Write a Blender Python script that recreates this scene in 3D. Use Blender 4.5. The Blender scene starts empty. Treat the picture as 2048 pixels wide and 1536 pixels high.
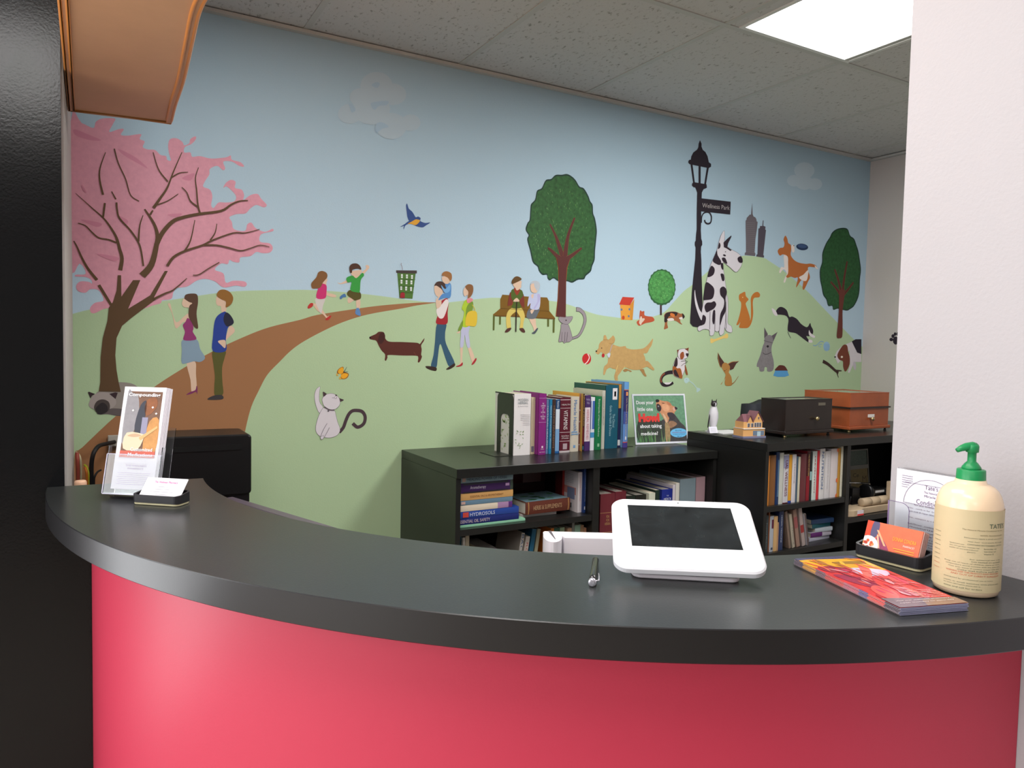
import bpy, bmesh, math, random
from math import sin, cos, pi, radians, sqrt, atan2
from mathutils import Vector, Matrix
random.seed(7)
S = bpy.context.scene
COL = S.collection

# ------------------------------------------------------------------ camera
FPX = 1480.0
CAM = Vector((0.0, -2.734, 1.42))
YAW, PITCH, ROLL = radians(29.757), radians(2.902), radians(1.171)
FWD = Vector((sin(YAW)*cos(PITCH), cos(YAW)*cos(PITCH), -sin(PITCH)))
_r0 = Vector((cos(YAW), -sin(YAW), 0)); _u0 = _r0.cross(FWD)
RGT = _r0*cos(ROLL) + _u0*sin(ROLL); UPV = -_r0*sin(ROLL) + _u0*cos(ROLL)
cd = bpy.data.cameras.new('camera'); cam = bpy.data.objects.new('camera', cd); COL.objects.link(cam)
cd.sensor_fit = 'HORIZONTAL'; cd.sensor_width = 36.0; cd.lens = 36.0*FPX/2048.0
cd.clip_start = 0.02; cd.clip_end = 60
M3 = Matrix((RGT, UPV, -FWD)).transposed()
cam.matrix_world = Matrix.Translation(CAM) @ M3.to_4x4()
S.camera = cam

# ------------------------------------------------------------------ light and exposure
S.view_settings.view_transform = 'Standard'; S.view_settings.look = 'None'
S.view_settings.gamma = 1.0; S.view_settings.use_curve_mapping = False
S.view_settings.exposure = 0.0
W = bpy.data.worlds.new('world'); S.world = W; W.use_nodes = True
W.node_tree.nodes['Background'].inputs[0].default_value = (0.80, 0.88, 1.0, 1)
W.node_tree.nodes['Background'].inputs[1].default_value = 0.25
CEIL = 2.536
def area(name, loc, rot, sx, sy, power, col):
    l = bpy.data.lights.new(name, 'AREA'); l.shape = 'RECTANGLE'; l.size = sx; l.size_y = sy
    l.energy = power; l.color = col
    o = bpy.data.objects.new(name, l); COL.objects.link(o); o.location = loc; o.rotation_euler = rot
    return o
WARM = (1.0, 0.96, 0.90); DAY = (0.97, 0.98, 1.0)
# lights of the room: the fluorescent troffer in view, its twins over the shop floor, the shop window at the left
area('troffer_light', (2.245, -1.445, CEIL-0.03), (0, 0, 0), 0.54, 1.14, 29, (1.0, 0.99, 0.95))
area('troffer_light', (0.3725, -1.445, CEIL-0.03), (0, 0, 0), 0.54, 1.14, 14, (1.0, 0.99, 0.95))
area('troffer_light_shop', (-0.2375, -2.662, CEIL-0.03), (0, 0, 0), 0.54, 1.14, 7, WARM)
area('troffer_light_shop', (-2.6775, -2.662, CEIL-0.03), (0, 0, 0), 0.54, 1.14, 12, WARM)
area('troffer_light_shop', (-1.4575, -5.102, CEIL-0.03), (0, 0, 0), 0.54, 1.14, 12, WARM)
area('window_light', (-4.05, -2.6, 1.35), (0, radians(-90), 0), 1.9, 2.9, 88, DAY)
area('shop_front_light', (-1.87, -0.87, 1.35), (radians(-90), 0, 0), 2.66, 1.9, 78, DAY)

# ------------------------------------------------------------------ helpers
def ray(px, py):
    return FWD*FPX + RGT*(px-1024) - UPV*(py-768)
def hit(px, py, ax, val):
    d = ray(px, py); t = (val-CAM[ax])/d[ax]; return CAM + d*t
def hit_plane(px, py, p0, n):
    d = ray(px, py); t = (p0-CAM).dot(n)/d.dot(n); return CAM + d*t

def lin(c): return c/12.92 if c <= 0.04045 else ((c+0.055)/1.055)**2.4
MATS = {}
def mat(rgb, rough=0.55, spec=0.4, metal=0.0, gain=1.0, var=0.0, vscale=30.0, bump=0.0, bscale=200.0, trans=0.0, coat=0.0, emit=0.0, ior=1.45):
    key = (tuple(rgb), rough, spec, metal, gain, var, vscale, bump, bscale, trans, coat, emit)
    if key in MATS: return MATS[key]
    m = bpy.data.materials.new('paint_%02x%02x%02x' % tuple(int(v) for v in rgb)); m.use_nodes = True
    nt = m.node_tree; b = nt.nodes['Principled BSDF']
    c = [min(0.95, lin(v/255.0)*gain) for v in rgb]
    b.inputs['Base Color'].default_value = (*c, 1)
    b.inputs['Roughness'].default_value = rough
    b.inputs['Specular IOR Level'].default_value = spec
    b.inputs['Metallic'].default_value = metal
    b.inputs['IOR'].default_value = ior
    if trans: b.inputs['Transmission Weight'].default_value = trans
    if coat: b.inputs['Coat Weight'].default_value = coat; b.inputs['Coat Roughness'].default_value = 0.12
    if emit:
        b.inputs['Emission Color'].default_value = (*c, 1); b.inputs['Emission Strength'].default_value = emit
    if var or bump:
        tc = nt.nodes.new('ShaderNodeTexCoord')
    if var:
        n = nt.nodes.new('ShaderNodeTexNoise'); n.inputs['Scale'].default_value = vscale; n.inputs['Detail'].default_value = 6
        n.inputs['Roughness'].default_value = 0.65
        r = nt.nodes.new('ShaderNodeMapRange'); r.inputs[1].default_value = 0.3; r.inputs[2].default_value = 0.7
        mx = nt.nodes.new('ShaderNodeMix'); mx.data_type = 'RGBA'
        mx.inputs[6].default_value = (*[max(0, v*(1-var)) for v in c], 1)
        mx.inputs[7].default_value = (*[min(0.97, v*(1+var)) for v in c], 1)
        nt.links.new(tc.outputs['Object'], n.inputs['Vector']); nt.links.new(n.outputs['Fac'], r.inputs[0])
        nt.links.new(r.outputs[0], mx.inputs[0]); nt.links.new(mx.outputs[2], b.inputs['Base Color'])
    if bump:
        n2 = nt.nodes.new('ShaderNodeTexNoise'); n2.inputs['Scale'].default_value = bscale; n2.inputs['Detail'].default_value = 4
        bp = nt.nodes.new('ShaderNodeBump'); bp.inputs['Strength'].default_value = bump; bp.inputs['Distance'].default_value = 0.002
        nt.links.new(tc.outputs['Object'], n2.inputs['Vector']); nt.links.new(n2.outputs['Fac'], bp.inputs['Height'])
        nt.links.new(bp.outputs['Normal'], b.inputs['Normal'])
    MATS[key] = m
    return m

def tag(o, label=None, cat=None, group=None, kind=None):
    if label: o['label'] = label
    if cat: o['category'] = cat
    if group: o['group'] = group
    if kind: o['kind'] = kind
    return o
def empty(name, loc, rot=(0, 0, 0)):
    o = bpy.data.objects.new(name, None); COL.objects.link(o); o.location = loc; o.rotation_euler = rot
    o.empty_display_size = 0.05
    return o
def thing(name, label, cat, loc=(0, 0, 0), rot=(0, 0, 0), group=None):
    return tag(empty(name, loc, rot), label, cat, group)

class MB:
    def __init__(s): s.v = []; s.f = []; s.mi = []; s.m = []; s.sm = []
    def mid(s, m):
        if m not in s.m: s.m.append(m)
        return s.m.index(m)
    def face(s, pts, m, smooth=False):
        b = len(s.v); s.v += [tuple(p) for p in pts]; s.f.append(tuple(range(b, b+len(pts)))); s.mi.append(s.mid(m)); s.sm.append(smooth)
    def mesh(s, vs, fs, m, smooth=False):
        b = len(s.v); s.v += [tuple(p) for p in vs]
        k = s.mid(m)
        for f in fs: s.f.append(tuple(b+i for i in f)); s.mi.append(k); s.sm.append(smooth)
    def box(s, x0, x1, y0, y1, z0, z1, m, bev=0.0):
        if bev <= 0:
            vs = [(x, y, z) for z in (z0, z1) for y in (y0, y1) for x in (x0, x1)]
            s.mesh(vs, [(0, 2, 3, 1), (4, 5, 7, 6), (0, 1, 5, 4), (2, 6, 7, 3), (0, 4, 6, 2), (1, 3, 7, 5)], m)
        else:
            pts = []
            n = 3
            for (cx, cy, a0) in ((x1-bev, y1-bev, 0), (x0+bev, y1-bev, 90), (x0+bev, y0+bev, 180), (x1-bev, y0+bev, 270)):
                for i in range(n+1):
                    a = radians(a0+90*i/n); pts.append((cx+bev*cos(a), cy+bev*sin(a)))
            s.prism(pts, z0, z1, m, inset=bev*0.5)
    def prism(s, pts, z0, z1, m, inset=0.0, smooth=False, mtop=None):
        """vertical prism over an outline; with inset the top and bottom rims are chamfered"""
        n = len(pts)
        cx = sum(p[0] for p in pts)/n; cy = sum(p[1] for p in pts)/n
        def ring(d, z):
            out = []
            for i, p in enumerate(pts):
                a = Vector(pts[i-1]); c = Vector(pts[(i+1) % n]); t = (c-a)
                if t.length < 1e-9: out.append((p[0], p[1], z)); continue
                t.normalize(); nrm = Vector((t.y, -t.x))
                out.append((p[0]-nrm.x*d, p[1]-nrm.y*d, z))
            return out
        area2 = sum(pts[i-1][0]*pts[i][1]-pts[i][0]*pts[i-1][1] for i in range(n))
        if area2 < 0: pts = pts[::-1]
        if inset > 0:
            rs = [ring(inset, z0), ring(0, z0+inset), ring(0, z1-inset), ring(inset, z1)]
        else: rs = [ring(0, z0), ring(0, z1)]
        vs = [p for r in rs for p in r]; fs = []
        for k in range(len(rs)-1):
            for i in range(n):
                j = (i+1) % n; fs.append((k*n+i, k*n+j, (k+1)*n+j, (k+1)*n+i))
        s.mesh(vs, fs, m, smooth)
        s.face(rs[0][::-1], m); s.face(rs[-1], mtop or m)
    def tube(s, path, r, m, seg=10, caps=True, radii=None, closed=False):
        P = [Vector(p) for p in path]; n = len(P); vs = []; fs = []
        prev = None
        for i, p in enumerate(P):
            if closed: t = P[(i+1) % n]-P[i-1]
            else: t = (P[min(i+1, n-1)]-P[max(i-1, 0)])
            t.normalize()
            if prev is None:
                a = Vector((0, 0, 1)) if abs(t.z) < 0.9 else Vector((1, 0, 0)); u = t.cross(a).normalized()
            else:
                u = (prev-t*prev.dot(t)).normalized()
            prev = u; w = t.cross(u); rr = radii[i] if radii else r
            for k in range(seg):
                an = 2*pi*k/seg; vs.append(p+(u*cos(an)+w*sin(an))*rr)
        last = n if closed else n-1
        for i in range(last):
            for k in range(seg):
                k2 = (k+1) % seg; i2 = (i+1) % n
                fs.append((i*seg+k, i*seg+k2, i2*seg+k2, i2*seg+k))
        if caps and not closed: fs.append(tuple(range(seg))[::-1]); fs.append(tuple((n-1)*seg+k for k in range(seg)))
        s.mesh(vs, fs, m, True)
    def lathe(s, prof, c, m, seg=32, mfun=None):
        """prof list of (r,z); c centre"""
        vs = []; n = len(prof)
        for (r, z) in prof:
            for k in range(seg):
                a = 2*pi*k/seg; vs.append((c[0]+r*cos(a), c[1]+r*sin(a), c[2]+z))
        b = len(s.v); s.v += vs
        for i in range(n-1):
            mm = mfun(i) if mfun else m; kk = s.mid(mm)
            for k in range(seg):
                k2 = (k+1) % seg; s.f.append((b+i*seg+k, b+i*seg+k2, b+(i+1)*seg+k2, b+(i+1)*seg+k)); s.mi.append(kk); s.sm.append(True)
        kk = s.mid(m)
        if prof[0][0] > 1e-5: s.f.append(tuple(b+k for k in range(seg))[::-1]); s.mi.append(kk); s.sm.append(False)
        if prof[-1][0] > 1e-5: s.f.append(tuple(b+(n-1)*seg+k for k in range(seg))); s.mi.append(kk); s.sm.append(False)
    def ellipsoid(s, c, r, m, R=None, seg=16, rings=10):
        vs = []; fs = []
        for i in range(rings+1):
            th = pi*i/rings
            for k in range(seg):
                a = 2*pi*k/seg; p = Vector((r[0]*sin(th)*cos(a), r[1]*sin(th)*sin(a), r[2]*cos(th)))
                if R: p = R @ p
                vs.append(Vector(c)+p)
        for i in range(rings):
            for k in range(seg):
                k2 = (k+1) % seg; fs.append((i*seg+k, (i+1)*seg+k, (i+1)*seg+k2, i*seg+k2))
        s.mesh(vs, fs, m, True)
    def build(s, name, parent=None, label=None, loc=None):
        me = bpy.data.meshes.new(name); me.from_pydata(s.v, [], s.f)
        for m in s.m: me.materials.append(m)
        me.polygons.foreach_set('material_index', s.mi); me.polygons.foreach_set('use_smooth', s.sm)
        me.validate(clean_customdata=False); me.update()
        o = bpy.data.objects.new(name, me); COL.objects.link(o)
        if parent: o.parent = parent
        if loc: o.location = loc
        if label: o['label'] = label
        return o

def weld(o, d=1e-5):
    bm = bmesh.new(); bm.from_mesh(o.data); bmesh.ops.remove_doubles(bm, verts=bm.verts, dist=d); bm.to_mesh(o.data); bm.free(); return o

def lettering(body, O, R, U, w, h, m, parent, name='lettering', into=None, bold=0.0, keep=False):
    """text filling a w x h box whose lower left corner is O, along R, upwards U"""
    cu = bpy.data.curves.new(name, 'FONT'); cu.body = body; cu.resolution_u = 2; cu.offset = bold
    cu.align_x = 'CENTER' if '\n' in body else 'LEFT'
    cu.space_line = 0.95
    o = bpy.data.objects.new('tmp', cu); COL.objects.link(o)
    dg = bpy.context.evaluated_depsgraph_get(); me = bpy.data.meshes.new_from_object(o.evaluated_get(dg))
    COL.objects.unlink(o); bpy.data.objects.remove(o)
    xs = [v.co.x for v in me.vertices]; ys = [v.co.y for v in me.vertices]
    if not xs: return None
    x0, x1, y0, y1 = min(xs), max(xs), min(ys), max(ys)
    sx = w/max(1e-6, x1-x0); sy = h/max(1e-6, y1-y0)
    ox = 0
    if keep:
        k = min(sx, sy); ox = (w-k*(x1-x0))/2; sx = sy = k
    O = Vector(O); R = Vector(R).normalized(); U = Vector(U).normalized()
    for v in me.vertices:
        v.co = O + R*((v.co.x-x0)*sx+ox) + U*((v.co.y-y0)*sy)
    if into is not None:
        into.mesh([v.co.copy() for v in me.vertices], [tuple(p.vertices) for p in me.polygons], m)
        bpy.data.meshes.remove(me); return None
    me.name = name; me.materials.clear(); me.materials.append(m)
    lo = bpy.data.objects.new(name, me); COL.objects.link(lo); lo.parent = parent
    return lo

def spline(pts, closed=True, sub=4):
    n = len(pts); out = []
    rng = range(n) if closed else range(n-1)
    for i in rng:
        if closed: p0, p1, p2, p3 = pts[i-1], pts[i], pts[(i+1) % n], pts[(i+2) % n]
        else: p0, p1, p2, p3 = pts[max(i-1, 0)], pts[i], pts[i+1], pts[min(i+2, n-1)]
        for k in range(sub):
            t = k/sub
            a = [0.5*((2*p1[j]) + (-p0[j]+p2[j])*t + (2*p0[j]-5*p1[j]+4*p2[j]-p3[j])*t*t + (-p0[j]+3*p1[j]-3*p2[j]+p3[j])*t**3) for j in range(len(p1))]
            out.append(tuple(a))
    if not closed: out.append(tuple(pts[-1]))
    return out

# ------------------------------------------------------------------ setting
XL, XR, YP = -0.045, 3.905, -0.83
MG = 1.22
wall_white = mat((198, 193, 196), 0.6, 0.3, bump=0.25, bscale=160)
wall_grey = mat((196, 190, 186), 0.6, 0.3, bump=0.25, bscale=160)
blackwall = mat((15, 16, 18), 0.17, 0.38, bump=0.10, bscale=220)

def sbox(name, x0, x1, y0, y1, z0, z1, m, label=None):
    b = MB(); b.box(x0, x1, y0, y1, z0, z1, m); o = b.build(name); return tag(o, label, None, None, 'structure')
sbox('floor', -4.2, XR+0.15, -6.6, 0.15, -0.1, 0, mat((176, 166, 152), 0.5, 0.3, var=0.15, vscale=8))
# ceiling: mineral fibre tiles with worm-hole flecks
ct = mat((176, 176, 168), 0.9, 0.1)
nt = ct.node_tree; b_ = nt.nodes['Principled BSDF']
tc = nt.nodes.new('ShaderNodeTexCoord'); n1 = nt.nodes.new('ShaderNodeTexNoise'); n1.inputs['Scale'].default_value = 75; n1.inputs['Detail'].default_value = 5; n1.inputs['Roughness'].default_value = 0.7
mp = nt.nodes.new('ShaderNodeMapping'); mp.inputs['Scale'].default_value = (1, 0.55, 1)
cr = nt.nodes.new('ShaderNodeValToRGB'); cr.color_ramp.elements[0].position = 0.33; cr.color_ramp.elements[0].color = (0.30, 0.29, 0.27, 1)
cr.color_ramp.elements[1].position = 0.43; cr.color_ramp.elements[1].color = (0.60, 0.592, 0.583, 1)
nt.links.new(tc.outputs['Object'], mp.inputs[0]); nt.links.new(mp.outputs[0], n1.inputs['Vector']); nt.links.new(n1.outputs['Fac'], cr.inputs[0]); nt.links.new(cr.outputs[0], b_.inputs['Base Color'])
bp = nt.nodes.new('ShaderNodeBump'); bp.inputs['Strength'].default_value = 0.5; bp.inputs['Distance'].default_value = 0.004
nt.links.new(n1.outputs['Fac'], bp.inputs['Height']); nt.links.new(bp.outputs[0], b_.inputs['Normal'])
LX0, LX1, LY0, LY1 = 1.952, 2.538, -2.035, -0.842      # opening of the ceiling light in view
cb = MB()
for (x0, x1, y0, y1) in ((-4.2, LX0, -6.6, 0.15), (LX1, XR+0.15, -6.6, 0.15), (LX0, LX1, LY1, 0.15), (LX0, LX1, -6.6, LY0)):
    cb.box(x0, x1, y0, y1, CEIL, CEIL+0.12, ct)
ceiling = tag(cb.build('ceiling'), 'ceiling of grey flecked mineral tiles in a thin metal grid', kind='structure')
gm = mat((190, 190, 186), 0.55, 0.4)
gb = MB()
for k in range(-7, 6):
    x = 0.6775+0.61*k+0.002
    gb.box(x-0.011, x+0.011, -6.5, 0, CEIL-0.003, CEIL+0.001, gm)
for k in range(0, 5):
    y = -0.832-1.22*k
    gb.box(-4.1, XR, y-0.011, y+0.011, CEIL-0.0035, CEIL+0.001, gm)
gb.build('ceiling_grid', ceiling)
tb = MB(); tb.box(XL, XR, -0.022, -0.0005, CEIL-0.016, CEIL-0.004, gm); tag(tb.build('trim_1'), 'thin metal wall angle between mural and ceiling', kind='structure')
tb = MB(); tb.box(XR-0.022, XR-0.0005, -4.0, -0.022, CEIL-0.016, CEIL-0.004, gm); tag(tb.build('trim_2'), 'thin metal wall angle along the right wall', kind='structure')

sbox('wall_left', XL-0.12, XL, YP+0.02, 0.0, 0, CEIL, wall_grey, 'narrow pale wall between the black partition and the mural')
sbox('wall_right', XR, XR+0.12, -6.5, 0.12, 0, CEIL, wall_grey)
sbox('wall_partition', -0.42, XL-0.005, YP-0.0, YP+0.14, 0, CEIL, blackwall, 'glossy black partition column at the left edge')
fb = MB()
fb.box(-4.2, -3.25, YP, YP+0.1, 0, CEIL, wall_white); fb.box(-0.50, -0.421, YP, YP+0.1, 0, CEIL, wall_white)
fb.box(-3.25, -0.50, YP, YP+0.1, 0, 0.35, wall_white); fb.box(-3.25, -0.50, YP, YP+0.1, 2.35, CEIL, wall_white)
tag(fb.build('wall_shop_front'), kind='structure')
fb = MB()
for (x0, x1, z0, z1) in ((-3.25, -3.20, 0.35, 2.35), (-0.54, -0.50, 0.35, 2.35), (-3.20, -0.54, 0.35, 0.40), (-3.20, -0.54, 2.30, 2.35), (-2.07, -2.03, 0.40, 2.30)):
    fb.box(x0, x1, YP-0.01, YP+0.05, z0, z1, mat((60, 60, 62), 0.4))
tag(fb.build('window_2'), kind='structure')
sbox('wall_partition_low', XL-0.005, 0.12, YP, YP+0.10, 0, 1.04, blackwall, 'black base wall under the left end of the countertop')
sbox('wall_side', 1.2, 1.34, -6.5, -1.959, 0, CEIL, mat((177, 173, 176), 0.6, 0.3, bump=0.25, bscale=160), 'white side wall rising from the right end of the counter')
sbox('wall_front', -4.2, 1.2, -6.6, -6.5, 0, CEIL, mat((120, 114, 108), 0.7))
# shop wall at the far left with its window opening
sb = MB()
sb.box(-4.2, -4.1, -6.5, -4.1, 0, CEIL, wall_white); sb.box(-4.2, -4.1, -1.1, YP, 0, CEIL, wall_white)
sb.box(-4.2, -4.1, -4.1, -1.1, 0, 0.35, wall_white); sb.box(-4.2, -4.1, -4.1, -1.1, 2.35, CEIL, wall_white)
tag(sb.build('wall_shop'), kind='structure')
# soffit above the left end
sof = mat((204, 154, 116), 0.38, 0.5, var=0.06, vscale=6); sofr = mat((214, 136, 66), 0.35, 0.5)
def zpt(px, py, z): p = hit(px, py, 2, z); return (p.x, p.y)
ZS = 2.0
right = [zpt(343, 248, ZS), zpt(352, 212, ZS), zpt(368, 165, ZS), zpt(385, 90, ZS), zpt(399, 30, ZS), zpt(418, -8, ZS), zpt(450, -60, ZS)]
right = spline(right, False, 4)
outl = right + [(right[-1][0], -1.75), (-0.043, -1.75), (-0.043, right[0][1]+0.03)]
sb = MB(); sb.prism(outl, ZS, CEIL-0.001, sof)
# rim moulding: a raised bead set in from the edge
inner = [(x-0.014, y-0.016) for (x, y) in right]
rim = [(x, y, ZS-0.001) for x, y in inner] + [(-0.028, -1.70, ZS-0.001), (-0.030, inner[0][1]+0.02, ZS-0.001)]
sb.tube(rim, 0.0035, sofr, seg=6, closed=True)
outl3 = [(x-0.0015, y, ZS+0.002) for x, y in right] + [(-0.040, -1.74, ZS+0.002), (-0.040, right[0][1]+0.022, ZS+0.002)]
sb.tube(outl3, 0.004, sofr, seg=6, closed=True)
tag(sb.build('soffit'), 'orange brown soffit with a raised rim above the left end', kind='structure')

# ceiling light in view
cl = thing('ceiling_light', 'bright rectangular recessed ceiling light with prismatic diffuser', 'ceiling light', (0, 0, 0))
fm = mat((225, 225, 222), 0.4)
b = MB()
for (x0, x1, y0, y1) in ((LX0+0.001, LX0+0.016, LY0+0.001, LY1-0.001), (LX1-0.016, LX1-0.001, LY0+0.001, LY1-0.001), (LX0+0.016, LX1-0.016, LY0+0.001, LY0+0.016), (LX0+0.016, LX1-0.016, LY1-0.016, LY1-0.001)):
    b.box(x0, x1, y0, y1, CEIL-0.004, CEIL+0.03, fm)
b.box(LX0+0.001, LX1-0.001, LY0+0.001, LY1-0.001, CEIL+0.10, CEIL+0.11, fm)
b.build('frame', cl)
em = mat((255, 255, 255), 0.5, emit=6.0)
b = MB(); b.box(LX0+0.016, LX1-0.016, LY0+0.016, LY1-0.016, CEIL+0.006, CEIL+0.012, em); b.build('diffuser', cl)
# twins over the shop floor
def troffer(x, y, lab):
    t = thing('ceiling_light', lab, 'ceiling light', (x, y, CEIL)); b = MB()
    b.box(-0.30, 0.30, -0.60, 0.60, -0.012, -0.002, fm); b.build('frame', t)
    b = MB(); b.box(-0.27, 0.27, -0.57, 0.57, -0.016, -0.0125, em); b.build('diffuser', t)
troffer(-0.2375, -2.662, 'bright ceiling light over the shop floor nearest the counter')
troffer(0.3725, -1.445, 'bright ceiling light above the left part of the counter')
troffer(-2.6775, -2.662, 'bright ceiling light over the shop floor nearest the window')
troffer(-1.4575, -5.102, 'bright ceiling light over the shop floor farthest from the counter')
wn = MB()
for (y0, y1, z0, z1) in ((-4.1, -4.04, 0.35, 2.35), (-1.16, -1.1, 0.35, 2.35), (-4.04, -1.16, 0.35, 0.41), (-4.04, -1.16, 2.29, 2.35), (-2.63, -2.57, 0.41, 2.29)):
    wn.box(-4.16, -4.08, y0, y1, z0, z1, mat((60, 60, 62), 0.4))
tag(wn.build('window_1'), kind='structure')

# ------------------------------------------------------------------ mural wall
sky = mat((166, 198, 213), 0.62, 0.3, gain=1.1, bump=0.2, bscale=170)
nt = sky.node_tree; b_ = nt.nodes['Principled BSDF']      # base colour goes from deeper to paler blue down the wall
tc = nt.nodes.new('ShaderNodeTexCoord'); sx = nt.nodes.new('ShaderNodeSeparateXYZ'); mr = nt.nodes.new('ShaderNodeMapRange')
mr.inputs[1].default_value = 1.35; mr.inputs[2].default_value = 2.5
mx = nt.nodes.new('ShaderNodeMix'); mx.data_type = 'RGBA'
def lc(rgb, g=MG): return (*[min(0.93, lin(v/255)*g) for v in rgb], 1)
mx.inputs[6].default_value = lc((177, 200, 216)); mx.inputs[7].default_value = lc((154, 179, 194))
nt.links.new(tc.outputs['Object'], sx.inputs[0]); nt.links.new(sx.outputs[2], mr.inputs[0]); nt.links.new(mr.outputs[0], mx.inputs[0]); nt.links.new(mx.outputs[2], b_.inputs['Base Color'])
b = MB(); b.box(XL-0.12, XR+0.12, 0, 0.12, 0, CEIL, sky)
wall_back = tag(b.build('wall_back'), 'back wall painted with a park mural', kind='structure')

A = (100, 200, 4.096); B = (100, 520, 4.096); C = (560, 500, 5.12); D = (560, 720, 8.533); E_ = (900, 500, 5.12)
F_ = (1020, 330, 10.24); G = (1220, 500, 6.8267); H = (1350, 270, 10.24); I_ = (1370, 390, 10.24); J = (1450, 440, 6.4)
K = (1300, 630, 8.533); L = (1500, 560, 6.4); BD = (780, 390, 20.48); DG = (1170, 650, 12.8); BN = (970, 520, 9.6)
DN = (1360, 440, 6.4); SM = (160, 740, 15.36); P1 = (0, 0, 1.0)
def pts_of(crop, s):
    out = []
    for t in s.split():
        x, y = t.split(','); out.append((crop[0]+float(x)/crop[2], crop[1]+float(y)/crop[2]))
    return out
def wpt(p, y):
    q = hit(p[0], p[1], 1, 0.0); return (q.x, y, q.z)
class Fig:
    """one painted figure: thin coats of paint lying on the wall, in wall coordinates"""
    def __init__(s, base=0): s.b = MB(); s.k = base
    def y(s): s.k += 1; return -0.0003-0.00016*s.k
    def poly(s, crop, col, st, sm=True, world=None, var=0.0):
        pp = pts_of(crop, st) if isinstance(st, str) else st
        w = [wpt(p, 0) for p in pp]
        w = [(a[0], a[2]) for a in w]
        if sm: w = spline(w, True, 4)
        if world: w += world
        y = s.y()
        s.b.face([(max(XL, min(XR, x)), y, z) for x, z in w], mat(col, 0.62, 0.3, gain=MG, var=var, vscale=60)); return s
    def line(s, crop, col, st, w0, w1=None, sm=True):
        pp = [wpt(p, 0) for p in pts_of(crop, st)]; w = [(a[0], a[2]) for a in pp]
        if sm and len(w) > 2: w = spline(w, False, 4)
        # crop px -> metres at this place on the wall
        c = pts_of(crop, st)[0]; k = (Vector(wpt((c[0]+1, c[1]), 0))-Vector(wpt(c, 0))).length/crop[2]
        if w1 is None: w1 = w0
        n = len(w); y = s.y(); Lf = []; Rt = []
        for i, p in enumerate(w):
            a = Vector(w[max(i-1, 0)]); c2 = Vector(w[min(i+1, n-1)]); t = (c2-a)
            if t.length < 1e-9: continue
            t.normalize(); nn = Vector((-t.y, t.x)); h = 0.5*k*(w0+(w1-w0)*i/(n-1))
            Lf.append((p[0]+nn.x*h, y, p[1]+nn.y*h)); Rt.append((p[0]-nn.x*h, y, p[1]-nn.y*h))
        m = mat(col, 0.62, 0.3, gain=MG)
        for i in range(len(Lf)-1):
            s.b.face([tuple((max(XL, q[0]), q[1], q[2])) for q in (Lf[i], Lf[i+1], Rt[i+1], Rt[i])], m)
        return s
    def dot(s, crop, col, x, y, rx, ry=None, rot=0):
        ry = ry or rx; out = []
        for k in range(16):
            a = 2*pi*k/16; u = rx*cos(a); v = ry*sin(a); out.append('%f,%f' % (x+u*cos(rot)-v*sin(rot), y+u*sin(rot)+v*cos(rot)))
        return s.poly(crop, col, ' '.join(out), False)
    def done(s, name, label): return s.b.build(name, wall_back, label)

HL = []
for cr_, st in ((B, '190,440 330,405 480,395 1040,320 1300,280 1530,255'), (C, '0,410 380,412 900,455 1350,515 1590,540'), (E_, '0,535 300,500 520,490 1020,520 1180,550 1300,590 1500,660 1740,695 1900,712'),
                (G, '600,905 750,840 860,720 1010,560 1130,470 1340,290'), (P1, '1440,526 1460,517'), (I_, '1160,1250 1300,1245 1600,1285 1750,1370 1950,1500'), (J, '690,600 1030,890 1280,1150 1620,1500'), (P1, '1722,692')):
    HL += pts_of(cr_, st)
grass = mat((167, 190, 152), 0.62, 0.3, gain=MG, bump=0.2, bscale=170)
w = [(wpt(p, 0)[0], wpt(p, 0)[2]) for p in HL]; w = [(XL, w[0][1])]+w+[(XR, w[-1][1])]
w = spline(w, False, 3)+[(XR, 0.0), (XL, 0.0)]
b = MB(); b.face([(max(XL, min(XR, x)), -0.0003, z) for x, z in w], grass); b.build('painted_hills', wall_back, 'pale green painted hills')
f = Fig(1)
path = pts_of(B, '265,1535 560,1260 860,1035 1110,875 1330,750 1600,625 1800,550') + pts_of(C, '205,715 380,665 760,605 1040,568 1400,540 1600,538 1400,568 1250,598 900,660 640,740 420,840 220,950 100,1040 0,1140') + pts_of(B, '1780,940 1710,1070 1650,1200 1605,1370') + [(484, 900), (476, 960), (150, 1010), (149, 912)]
f.poly(P1, (150, 106, 72), path, True); f.done('painted_path', 'brown winding painted path')

# cherry tree
f = Fig(2); PK = (206, 146, 162); BR = (88, 66, 44)
can = pts_of(A, '170,175 260,190 355,230 375,180 430,152 530,152 520,190 485,262 560,240 605,240 580,285 640,292 745,280 735,320 775,340 760,385 800,405 860,410 905,450 950,460 960,490 990,495 975,440 968,370 985,320 1040,315 1085,345 1100,372 1140,355 1150,320 1190,298 1195,320 1160,360 1105,385 1100,430 1150,430 1165,465 1230,460 1320,480 1440,470 1480,455 1490,490 1560,510 1590,545 1550,540 1490,505 1420,505 1435,560 1415,575 1370,540 1310,565 1305,610 1270,665 1255,710 1310,735 1330,790 1320,860 1340,885 1380,840 1440,840 1510,830 1520,780 1450,710 1420,720 1440,680 1480,655 1520,670 1515,720 1570,735 1590,780 1585,820 1640,780 1700,770 1730,810 1775,860 1750,880 1690,860 1640,890 1600,930 1530,935 1470,960 1490,1000 1500,1050 1540,1070 1600,1070 1615,1020 1650,1005 1685,1050 1760,1080 1820,1055 1825,1075 1730,1100 1720,1160 1800,1175 1825,1215 1800,1250 1740,1255 1690,1245 1640,1280 1560,1290 1550,1330 1500,1325 1470,1310 1455,1345 1400,1340 1350,1390')
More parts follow.
